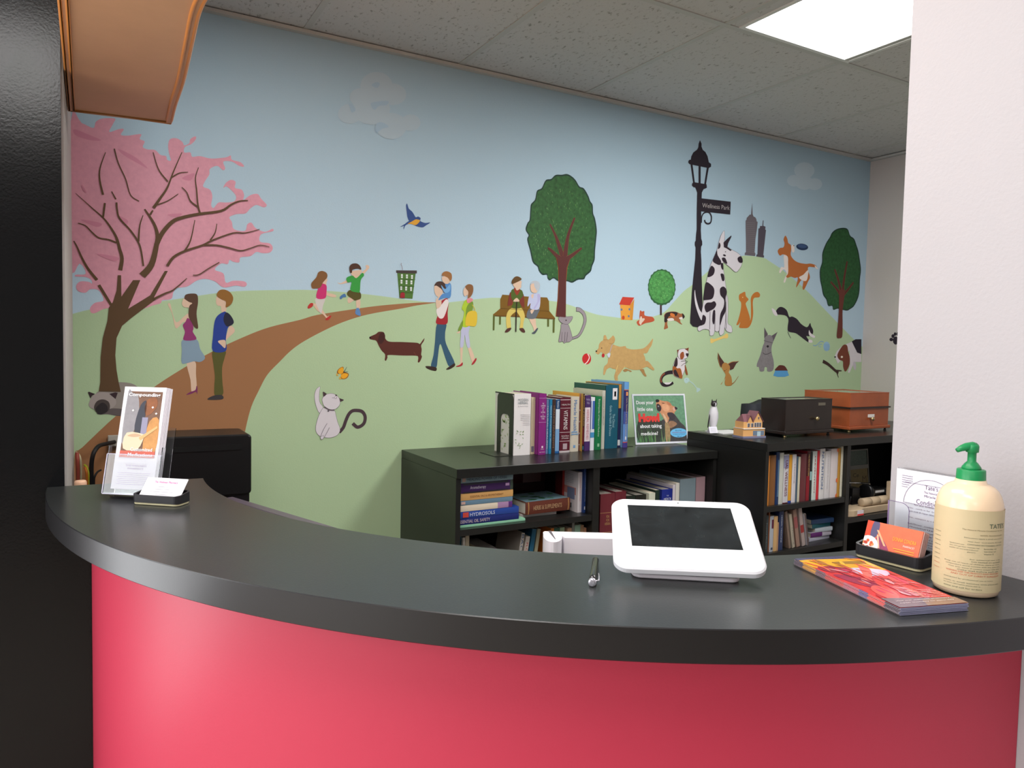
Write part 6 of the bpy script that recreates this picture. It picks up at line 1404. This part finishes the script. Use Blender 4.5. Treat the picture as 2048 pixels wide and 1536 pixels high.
card_stack('orange business card with a bowl of food in the right tray', 'orange edged business card packed behind the front one in the right tray', 'orange business cards in the right tray', orgR, angR, radians(70), 12, 0.0013, frontR, side=(214, 176, 166))

# ------------------------------------------------------------------ leaflet in acrylic holder against the white wall
LV = Vector((0, -1, 0)); 
tlp = hit(1803, 935, 0, 1.188); zb = ZC+0.004; y0_ = tlp.y; hLf = tlp.z-zb; wLf = hLf*0.80
lf = thing('leaflet_holder', 'clear acrylic leaflet holder leaning against the white side wall', 'holder', (1.176, y0_, ZT))
b = MB(); b.box(0.0, 0.05*0, 0, 0, 0, 0, GLASS) if False else None
b.box(0.010, 0.012, -wLf-0.004, 0.004, 0, hLf+0.004, GLASS); b.box(-0.012, 0.012, -wLf-0.004, 0.004, 0, 0.0022, GLASS); b.build('back_plate', lf)
ph = 0.085
b = MB(); yA = -0.002+0.006; 
b.box(-0.012, -0.0105, -wLf-0.004, yA, 0.0022, ph, GLASS); b.build('front_pocket', lf)
EDG = mat((120, 96, 140), 0.3)
b = MB(); arcp = [(-0.0125, yA, 0.003), (-0.0125, yA, ph)]; b.tube(arcp, 0.0012, EDG, seg=6)
arcp = [(-0.0125, yA-0.001, ph)]+[(-0.0125, yA-0.022-0.014*sin(a), ph-0.012+0.012*cos(a)) for a in [pi/2*k/6 for k in range(7)]]+[(-0.0125, yA-0.036, 0.003)]
b.tube(arcp, 0.0005, EDG, seg=6); b.build('pocket_edge', lf)
le = thing('leaflet', 'white printed leaflet standing behind the pump bottle', 'leaflet', (1.176, y0_, ZT+0.003), (0, 0, 0))
b = MB(); b.box(0.0, 0.0012, -wLf, 0, 0, hLf, mat((236, 236, 244), 0.5)); b.build('sheet', le)
b = MB(); IN = mat((110, 86, 120), 0.6)
def LT(s, y, z, w, h, m=IN): lettering(s, (-0.0006, -y, z), (0, -1, 0), (0, 0, 1), w, h, m, None, into=b)
u_ = hLf
LT("Tate's", wLf*0.45, u_*0.80, wLf*0.20, u_*0.055); LT('The Natural', wLf*0.44, u_*0.752, wLf*0.20, u_*0.026); LT('Miracle', wLf*0.45, u_*0.705, wLf*0.17, u_*0.03)
LT('Conditioner', wLf*0.33, u_*0.61, wLf*0.44, u_*0.06); LT('for dry, brittle, stressed', wLf*0.30, u_*0.58, wLf*0.5, u_*0.02)
for k, (s, z) in enumerate((('Hair...comb in for dry, damaged', 0.535), ('split ends & repair (discontinue use)', 0.495), ('Skin...compact as a moisturizer', 0.42), ('Bath/Shower...combine', 0.345), ('moisturizer', 0.31), ('You are 22 minutes', 0.27), ('See Tate\'s', 0.235), ('Ingredients of the natural', 0.19), ('made with plant extracts', 0.16), ('and pure water, safe for', 0.13), ('daily use on hair and skin', 0.10), ('Condition naturally', 0.06))):
    LT(s, wLf*(0.22 if k < 4 else 0.25), u_*z, wLf*(0.6 if len(s) > 22 else 0.4), u_*0.022)
for k in range(6): b.box(-0.0008, -0.0004, -wLf*(0.26-0.025*max(0, k-2)), -wLf*0.09, u_*(0.925-0.027*k), u_*(0.929-0.027*k), IN)
arcs = [(-0.0007, -wLf*(0.55-0.42*cos(a)), u_*(0.60+0.32*sin(a))) for a in [pi*k/16 for k in range(17)]]
b.tube(arcs, 0.0003, IN, seg=4)
for z in (0.60, 0.85): b.box(-0.0008, -0.0004, -wLf*0.9, -wLf*0.14, u_*z, u_*(z+0.003), IN)
b.box(-0.0008, -0.0004, -wLf*0.98, -wLf*0.3, u_*0.02, u_*0.024, IN)
b.build('lettering', le)

# ------------------------------------------------------------------ pump bottle
bc = hit(1930, 1180, 2, ZC); rb = 0.5*118/FPX*((bc-CAM).dot(FWD)); ctr = Vector((bc.x, bc.y, 0))
def zat(py, px=1930): q = hit_plane(px, py, Vector((bc.x, bc.y, 1)), Vector((bc.x-CAM.x, bc.y-CAM.y, 0))); return q.z-ZC
bt = thing('pump_bottle', 'large cream conditioner bottle with green pump by the side wall', 'bottle', (bc.x, bc.y, ZT), (0, 0, 0))
CRM = mat((238, 210, 176), 0.22, 0.5, coat=0.3); GRN = mat((28, 136, 78), 0.35, 0.5)
zsh = zat(1020); zneck = zat(966); zl0 = zat(1168); zl1 = zat(1010)
b = MB(); b.lathe([(rb*0.86, 0.0), (rb*0.95, 0.002), (rb, 0.009), (rb, zsh-0.004), (rb*0.995, zsh+(zneck-zsh)*0.18), (rb*0.97, zsh+(zneck-zsh)*0.38), (rb*0.91, zsh+(zneck-zsh)*0.6), (rb*0.82, zsh+(zneck-zsh)*0.78), (rb*0.70, zsh+(zneck-zsh)*0.91), (rb*0.57, zneck-0.0005), (rb*0.48, zneck+0.001), (rb*0.45, zneck+0.006)], (0, 0, 0), CRM, 56); b.build('body', bt)
LB = mat((202, 186, 148), 0.5, 0.3)
def curved(parent, name, a0, a1, z0, z1, r, m, n=40):
    b = MB(); vs = [(r*cos(a0+(a1-a0)*i/n), r*sin(a0+(a1-a0)*i/n), z) for z in (z0, z1) for i in range(n+1)]
    b.mesh(vs, [(i, i+1, n+2+i, n+1+i) for i in range(n)], m, True); return b
va = atan2(CAM.y-bc.y, CAM.x-bc.x)
bl_ = curved(bt, 'label', va-1.9, va+1.9, zl0, zl1, rb+0.0004, LB)
LI = mat((120, 108, 76), 0.6); LR = mat((196, 96, 70), 0.6); LG = mat((90, 100, 80), 0.6)
def ctext(s, a0, z, wang, h, m, bold=0.0):
    t0 = len(bl_.v); lettering(s, (0, 0, 0), (1, 0, 0), (0, 1, 0), wang, h, m, None, into=bl_, bold=bold)
    for i in range(t0, len(bl_.v)):
        x, y, _ = bl_.v[i]; a = a0+x; bl_.v[i] = ((rb+0.0008)*cos(a), (rb+0.0008)*sin(a), z+y)
def at_(px): return va + math.asin(max(-0.98, min(0.98, (px-1930)/61.0)))
def cz(py): return zat(py)
def ct2(s, px0, px1, py0, py1, m, bold=0.0): ctext(s, at_(px0), cz(py1), at_(px1)-at_(px0), cz(py0)-cz(py1), m, bold)
ct2("TATE'S", 1965, 1988, 1034, 1043, LG, 0.01)
for (s, a_, b_2, y_) in (('The Natural Miracle Conditioner for hair', 1920, 1986, 1046), ('with botanicals', 1950, 1986, 1055), ('Directions apply a small amount to', 1924, 1986, 1062), ('wet hair and work through', 1930, 1986, 1069), ('CONTAINS NO PARABENS OR DYES', 1930, 1986, 1074.5),
         ('Ingredients pure water', 1900, 1925, 1076), ('aloe vera gel base', 1900, 1928, 1080.5), ('jojoba oil extract', 1900, 1930, 1085), ('rosemary leaf', 1930, 1950, 1080.5), ('panthenol', 1930, 1948, 1085), ('glycerin', 1930, 1944, 1089.5), ('lavender oil', 1958, 1978, 1081), ('tea tree oil', 1958, 1977, 1086), ('vitamin E', 1958, 1974, 1091),
         ('for external use only', 1935, 1985, 1103), ('not tested on animals', 1938, 1985, 1107), ('Keep out of reach of children store at room', 1893, 1984, 1112), ('temperature avoid contact with the eyes and', 1895, 1984, 1116.5), ('rinse with water if contact occurs with eyes', 1900, 1984, 1121), ('shake well before each use', 1915, 1983, 1125)):
    ct2(s, a_, b_2, y_, y_+2.6, LG if y_ > 1060 else LI)
for (s, a_, b_2, y_) in (('WARNING KEEP THIS PRODUCT AWAY FROM HEAT', 1896, 1984, 1129), ('AND OUT OF DIRECT SUNLIGHT', 1904, 1984, 1134)): ct2(s, a_, b_2, y_, y_+3, LR)
for (s, a_, b_2, y_) in (('Distributed for professional use at home', 1893, 1975, 1143), ('made in small batches with plant oils', 1893, 1984, 1150), ('for more information please visit us', 1893, 1955, 1154.5), ('www and call for orders', 1893, 1958, 1160)): ct2(s, a_, b_2, y_, y_+2.6, LG)
for k in range(9): ct2('ingredients list', 1874, 1884, 1060+k*9, 1062.5+k*9, LR if k > 6 else LG)
bl_.build('label', bt)
zc0, zc1 = zat(967), zat(938)
b = MB(); rc = 0.5*52/FPX*((bc-CAM).dot(FWD))
b.lathe([(rc, zc0-0.001), (rc*1.01, zc0+0.001), (rc*0.97, zc1-0.001), (rc*0.93, zc1), (rc*0.6, zc1+0.0005), (0, zc1+0.0005)], (0, 0, 0), GRN, 36); b.build('collar', bt)
z2, z3, z4 = zat(928), zat(905), zat(888)
b = MB(); b.lathe([(rc*0.66, zc1), (rc*0.66, zc1+0.003), (rc*0.5, z2), (rc*0.42, z2+0.002), (rc*0.30, z2+0.004), (rc*0.30, z3), (rc*0.44, z3+0.001), (rc*0.46, z4-0.003), (rc*0.40, z4), (0, z4)], (0, 0, 0), GRN, 28)
# spout pointing to the left in the picture
left = -Vector((RGT.x, RGT.y, 0)).normalized(); rr_ = rc*0.42
sp = [Vector((0, 0, (z3+z4)/2+0.002))+left*s+Vector((0, 0, dz_)) for s, dz_ in ((-rr_*0.6, 0.0005), (0.0, 0.001), (rr_*1.2, 0.0), (rr_*2.1, -0.0025), (rr_*2.8, -0.0055))]
b.tube(sp, 0.005, GRN, seg=12, radii=[0.0055, 0.0065, 0.0055, 0.0042, 0.0030]); b.build('pump_head', bt)

# ------------------------------------------------------------------ stack of glossy cards on the counter
s0 = hit(1588, 1130, 2, ZC); s1 = hit(1799, 1232, 2, ZC); s2 = hit(1941, 1224, 2, ZC)
ax = (s1-s0); Ls = ax.length; ax.normalize(); sd = Vector((-ax.y, ax.x, 0)); wS_ = abs((s2-s1).dot(sd)); sgn = 1 if (s2-s1).dot(sd) > 0 else -1; sd = sd*sgn
GST = 'glossy red and yellow flyers stacked on the counter'
Mx = Matrix((ax, sd, ax.cross(sd))).transposed().to_4x4()
if ax.cross(sd).z < 0: Mx = Matrix((ax, sd, Vector((0, 0, 1)))).transposed().to_4x4()
SLV = mat((150, 150, 178), 0.3); tF = 0.0009
mirror = ax.cross(sd).z < 0
ang_s = atan2(ax.y, ax.x)
for k in range(8):
    r = thing('flyer', 'top glossy flyer of red peppers on the counter stack' if k == 7 else 'glossy flyer stacked below the red pepper one on the counter', 'flyer', (s0.x+random.uniform(-0.0008, 0.0008), s0.y+random.uniform(-0.0008, 0.0008), ZT+k*(tF+0.0003)), (0, 0, ang_s+random.uniform(-0.004, 0.004)), GST)
    sy = -1 if mirror else 1
    def Y(v): return v*wS_*sy
    b = MB()
    segs = ((0, 0.10, (70, 66, 96)), (0.10, 0.24, (226, 160, 40)), (0.24, 0.34, (120, 80, 96)), (0.34, 0.52, (206, 60, 56)), (0.52, 0.66, (186, 90, 110)), (0.66, 0.74, (90, 80, 140)), (0.74, 0.88, (222, 70, 66)), (0.88, 1.0, (46, 42, 60)))
    for (a_, b_2, c_) in segs: b.box(a_*Ls, b_2*Ls, min(0, Y(1)), max(0, Y(1)), 0.0003, tF, mat(c_, 0.25, 0.5))
    b.box(0, Ls, min(0, Y(1)), max(0, Y(1)), 0, 0.0003, mat((206, 190, 190), 0.4))
    b.box(Ls, Ls+0.0006, min(0, Y(1)), max(0, Y(1)), 0, tF, SLV)
    b.build('sheet', r)
    if k == 7:
        b = MB(); kk_ = [0]
        def pp(st, col, var=0, sm=True):
            kk_[0] += 1; q = [((float(t.split(',')[0])), float(t.split(',')[1])) for t in st.split()]
            if sm: q = spline(q, True, 3)
            b.face([(Ls*min(1, max(0, x)), Y(min(1, max(0, y))), tF+0.00005*kk_[0]+0.0001) for x, y in q], mat(col, 0.22, 0.5, var=var, vscale=50))
        pp('0,0 1,0 1,1 0,1', (206, 52, 54), 0.25, False)
        pp('0,0 0.07,0 0.07,1 0,1', (74, 70, 100), 0.1, False); pp('0.05,0 0.2,0 0.30,0.3 0.34,1 0.10,1 0.06,0.6', (232, 166, 40), 0.15); pp('0.12,0.5 0.16,0.45 0.2,0.9 0.14,1', (150, 110, 40), 0.2)
        pp('0.28,0.4 0.42,0.45 0.46,0.8 0.36,0.95 0.28,0.7', (206, 196, 222), 0.15); pp('0.22,0.05 0.32,0.1 0.36,0.35 0.28,0.5 0.2,0.25', (150, 50, 60), 0.2)
        pp('0.24,0.7 0.32,0.6 0.52,0.35 0.56,0.3 0.46,0.55 0.30,0.78', (232, 110, 100)); pp('0.38,0.05 0.56,0.1 0.7,0.3 0.6,0.38 0.42,0.25', (150, 40, 70), 0.2)
        pp('0.45,0.6 0.56,0.55 0.64,0.7 0.6,0.9 0.5,0.9', (222, 80, 90), 0.1); pp('0.5,0.62 0.56,0.58 0.60,0.68 0.54,0.74', (120, 36, 60)); pp('0.62,0.3 0.72,0.4 0.86,0.25 0.84,0.1 0.7,0.12', (226, 90, 84), 0.1); pp('0.66,0.5 0.8,0.45 0.84,0.6 0.72,0.7', (226, 130, 140), 0.1)
        RG = random.Random(4)
        for j in range(60):
            u, v = RG.uniform(0.08, 0.82), RG.uniform(0.05, 0.95); du, dv_ = RG.uniform(0.03, 0.10), RG.uniform(0.03, 0.10); sl = RG.uniform(-0.5, 1.2)
            near = u < 0.24
            c_ = RG.choice([(236, 176, 60), (206, 130, 40), (170, 110, 50), (214, 90, 60)] if near else [(186, 40, 50), (222, 84, 76), (150, 40, 70), (236, 120, 100), (206, 60, 96), (120, 36, 56), (214, 150, 160)])
            pp('%f,%f %f,%f %f,%f %f,%f' % (u-du, v-dv_*sl, u, v-dv_*0.4, u+du, v+dv_*sl, u, v+dv_*0.4), c_); kk_[0] -= 1
            kk_[0] += 0.06
        kk_[0] += 1
        pp('0.84,0 1,0 1,1 0.90,1 0.88,0.6', (116, 96, 104), 0.15, False); pp('0.9,0.5 1,0.4 1,1 0.9,1', (150, 118, 100), 0.1, False)
        b.build('printed_face', r)
        b = MB(); WL = mat((230, 220, 220), 0.4)
        for j in range(5):
            Lx = Ls*(0.74+0.028*j); lettering(('natural remedies for you', 'vitamins herbs and teas', 'homeopathy compounding', 'personal consultations', 'ask our pharmacist')[j], (Lx+0.006, Y(0.52 if not mirror else 0.52), tF+0.0016), (0, sy, 0) , (-1, 0, 0), wS_*0.42, 0.003, WL, None, into=b)
        for j in range(2): lettering(('visit our wellness pharmacy', 'open monday to saturday')[j], (Ls*(0.90+0.035*j)+0.004, Y(0.10), tF+0.0016), (0, sy, 0), (-1, 0, 0), wS_*0.8, 0.0035, WL, None, into=b)
        b.build('lettering', r)

# ------------------------------------------------------------------ tablet terminal
wT = 0.160
O_ = CAM+Vector((4.64427537, 5.75612512, -1.55475889))*wT
Rt = Vector((0.81361622, -0.58135866, 0.00712452)).normalized(); Dt = Vector((-0.5038956, -0.75706845, -0.41585645)); Dt = (Dt-Rt*Dt.dot(Rt)).normalized(); Ut = -Dt; Nt = Rt.cross(Ut).normalized()
if Nt.z < 0: Nt = -Nt
Mt = Matrix((Rt, Ut, Nt)).transposed().to_4x4()
def on_tab(px, py): q = hit_plane(px, py, O_, Nt)-O_; return q.dot(Rt), q.dot(Ut)
cs = [on_tab(1222.5, 997), on_tab(1494, 1003), on_tab(1541, 1146), on_tab(1228, 1136)]
print('tablet corners', [tuple(round(v, 4) for v in c) for c in cs])
sc_ = [on_tab(1255, 1010.3), on_tab(1460.7, 1017.4), on_tab(1486.6, 1100.4), on_tab(1264, 1091.5)]
xa = (cs[0][0]+cs[3][0])/2; xb = (cs[1][0]+cs[2][0])/2; ya = (cs[3][1]+cs[2][1])/2; yb = (cs[0][1]+cs[1][1])/2
tab = thing('tablet_terminal', 'white countertop tablet terminal with dark screen on a low stand', 'payment terminal', (0, 0, 0)); tab.matrix_world = Matrix.Translation(O_) @ Mt
TW = mat((226, 226, 231), 0.3, 0.5); TS = mat((226, 220, 226), 0.35)
b = MB(); o_ = rrect(xa, xb, ya, yb, 0.022, 8); b.prism(o_, -0.012, 0, TW, inset=0.0025, smooth=False); b.build('tablet_body', tab)
SCR = mat((30, 34, 36), 0.16, 0.5, var=0.45, vscale=26)
b = MB(); b.prism([(sc_[3][0], sc_[3][1]), (sc_[2][0], sc_[2][1]), (sc_[1][0], sc_[1][1]), (sc_[0][0], sc_[0][1])], 0.0, 0.0006, SCR)
R_ = random.Random(21); SM_ = mat((36, 42, 46), 0.45)
b.build('screen', tab)
b = MB(); cxm = on_tab(1356, 1006.5); b.lathe([(0.0009, 0), (0.0009, 0.0006), (0, 0.0006)], (cxm[0], cxm[1], 0), SCR, 10); b.build('camera_lens', tab)
b = MB(); lg_ = on_tab(1249, 1120)
for (i, j) in ((0, 0), (1, 0), (0, 1), (1, 1)): b.box(lg_[0]-0.0045+0.005*i, lg_[0]-0.0005+0.005*i, lg_[1]-0.0045+0.005*j, lg_[1]-0.0005+0.005*j, 0.0, 0.0003, mat((206, 206, 214), 0.4))
b.build('maker_mark', tab)
# stand: lip, neck and foot resting on the counter
Pm = O_+Rt*((xa+xb)/2)+Ut*((ya+yb)/2)-Nt*0.012
b = MB(); fp = hit(1395, 1140, 2, ZC)
fl = hit(1264, 1156, 2, ZC); fr_ = hit(1482, 1168, 2, ZC); dv = (fr_-fl); Lf = dv.length; dv.normalize(); bkv = Vector((-dv.y, dv.x, 0))
def Wp(u, v, z): q = fl+dv*u+bkv*v; return (q.x, q.y, z)
ow = rrect(0.0, Lf, 0.0, 0.085, 0.014, 6); pts = [Wp(u, v, 0)[:2] for u, v in ow]
b.prism(pts, ZT, ZT+0.006, TS, inset=0.0015)
o = b.build('stand_foot', tab); o.matrix_parent_inverse = tab.matrix_world.inverted()
zlo = (O_+Rt*((xa+xb)/2)+Ut*ya).z
b = MB(); n0 = [Wp(Lf*0.12, 0.014, ZT+0.006), Wp(Lf*0.88, 0.014, ZT+0.006), Wp(Lf*0.82, 0.062, ZT+0.006), Wp(Lf*0.18, 0.062, ZT+0.006)]
ym = ya+(yb-ya)*0.16; yn = ya+(yb-ya)*0.60
n1 = [tuple(O_+Rt*(xa+(xb-xa)*u)+Ut*v-Nt*0.0118) for u, v in ((0.18, ym), (0.82, ym), (0.78, yn), (0.22, yn))]
b.mesh(n0+n1, [(0, 1, 5, 4), (1, 2, 6, 5), (2, 3, 7, 6), (3, 0, 4, 7), (4, 5, 6, 7), (3, 2, 1, 0)], TS); o = b.build('stand_neck', tab); o.matrix_parent_inverse = tab.matrix_world.inverted()

# ------------------------------------------------------------------ pen
pa = hit(1191.5, 1119, 2, ZC+0.006); pb = hit(1184.5, 1166, 2, ZC+0.006)
dv = pb-pa; Lp = dv.length; 
pn = thing('pen', 'black and silver ballpoint pen lying left of the tablet', 'pen', (pa.x, pa.y, ZC+0.0062), (0, 0, atan2(dv.y, dv.x)))
PKm = mat((34, 34, 34), 0.2, 0.5); SV = mat((206, 204, 214), 0.2, 0.5, metal=0.7)
b = MB(); b.tube([(0, 0, 0), (0.004, 0, 0), (Lp*0.8, 0, 0), (Lp*0.94, 0, 0)], 0.005, PKm, seg=16, radii=[0.0042, 0.005, 0.0052, 0.0054]); b.build('barrel', pn)
b = MB(); b.tube([(-0.003, 0, 0), (0, 0, 0)], 0.0036, SV, seg=14); b.build('tip', pn)
b = MB(); b.tube([(Lp*0.94, 0, 0), (Lp*0.97, 0, 0), (Lp, 0, 0), (Lp+0.0008, 0, 0)], 0.005, SV, seg=18, radii=[0.0054, 0.0058, 0.0056, 0.004]); b.build('cap_end', pn)
b = MB(); b.tube([(Lp*0.97, 0.005, 0.002), (Lp*0.95, 0.0085, 0.002), (Lp*0.8, 0.0085, 0.002), (Lp*0.68, 0.0072, 0.002)], 0.0011, SV, seg=8); b.build('clip', pn)

# ------------------------------------------------------------------ white receipt printer behind the counter
zp = 1.02
def hp_(px, py): q = hit(px, py, 2, zp); return Vector((q.x, q.y, 0))
A0 = hp_(1086, 1062); A1 = hp_(1240, 1066); dv = (A1-A0).normalized(); bk = Vector((-dv.y, dv.x, 0)); org = A0
wp_ = thing('receipt_printer', 'white receipt printer with rounded left end behind the counter', 'printer', (A0.x, A0.y, 0.7605), (0, 0, atan2(dv.y, dv.x)))
HP = zp-0.7605; TWp = mat((236, 232, 238), 0.35, 0.5)
f1 = (hp_(1106, 1083)-A0); fdep = abs(f1.dot(bk)); l2_ = (hp_(1125, 1074)-A0); sdep = abs(l2_.dot(bk)); r2 = l2_.dot(dv)
o_ = [(0.002, 0.0), (0.0, -0.004)]
cxr = r2*0.5; arcn = [(cxr-cxr*cos(a), -sdep*0.75-(fdep-sdep*0.75)*sin(a)) for a in [pi*k/12 for k in range(13)]]
o_ = [(0.004, 0.0), (0.0, -0.005)]+arcn+[(r2+0.004, -sdep), (0.24, -sdep), (0.24, 0.0)]
b = MB(); b.prism(o_, 0.0, HP, TWp, inset=0.0015); b.build('body', wp_)
b = MB(); g0 = hp_(1099, 1062)-A0; g1 = hp_(1111, 1079)-A0
P_ = Vector((g0.dot(dv), g0.dot(bk), 0)); Q_ = Vector((g1.dot(dv), g1.dot(bk), 0)); t_ = (Q_-P_).normalized(); nn = Vector((-t_.y, t_.x, 0))*0.0012
b.mesh([tuple(P_+nn*3+Vector((0, 0, HP+0.0004))), tuple(Q_+nn*0.6+Vector((0, 0, HP+0.0004))), tuple(Q_-nn*0.6+Vector((0, 0, HP+0.0004))), tuple(P_-nn*3+Vector((0, 0, HP+0.0004)))], [(0, 1, 2, 3)], mat((90, 84, 90), 0.5)); b.build('paper_slot', wp_)
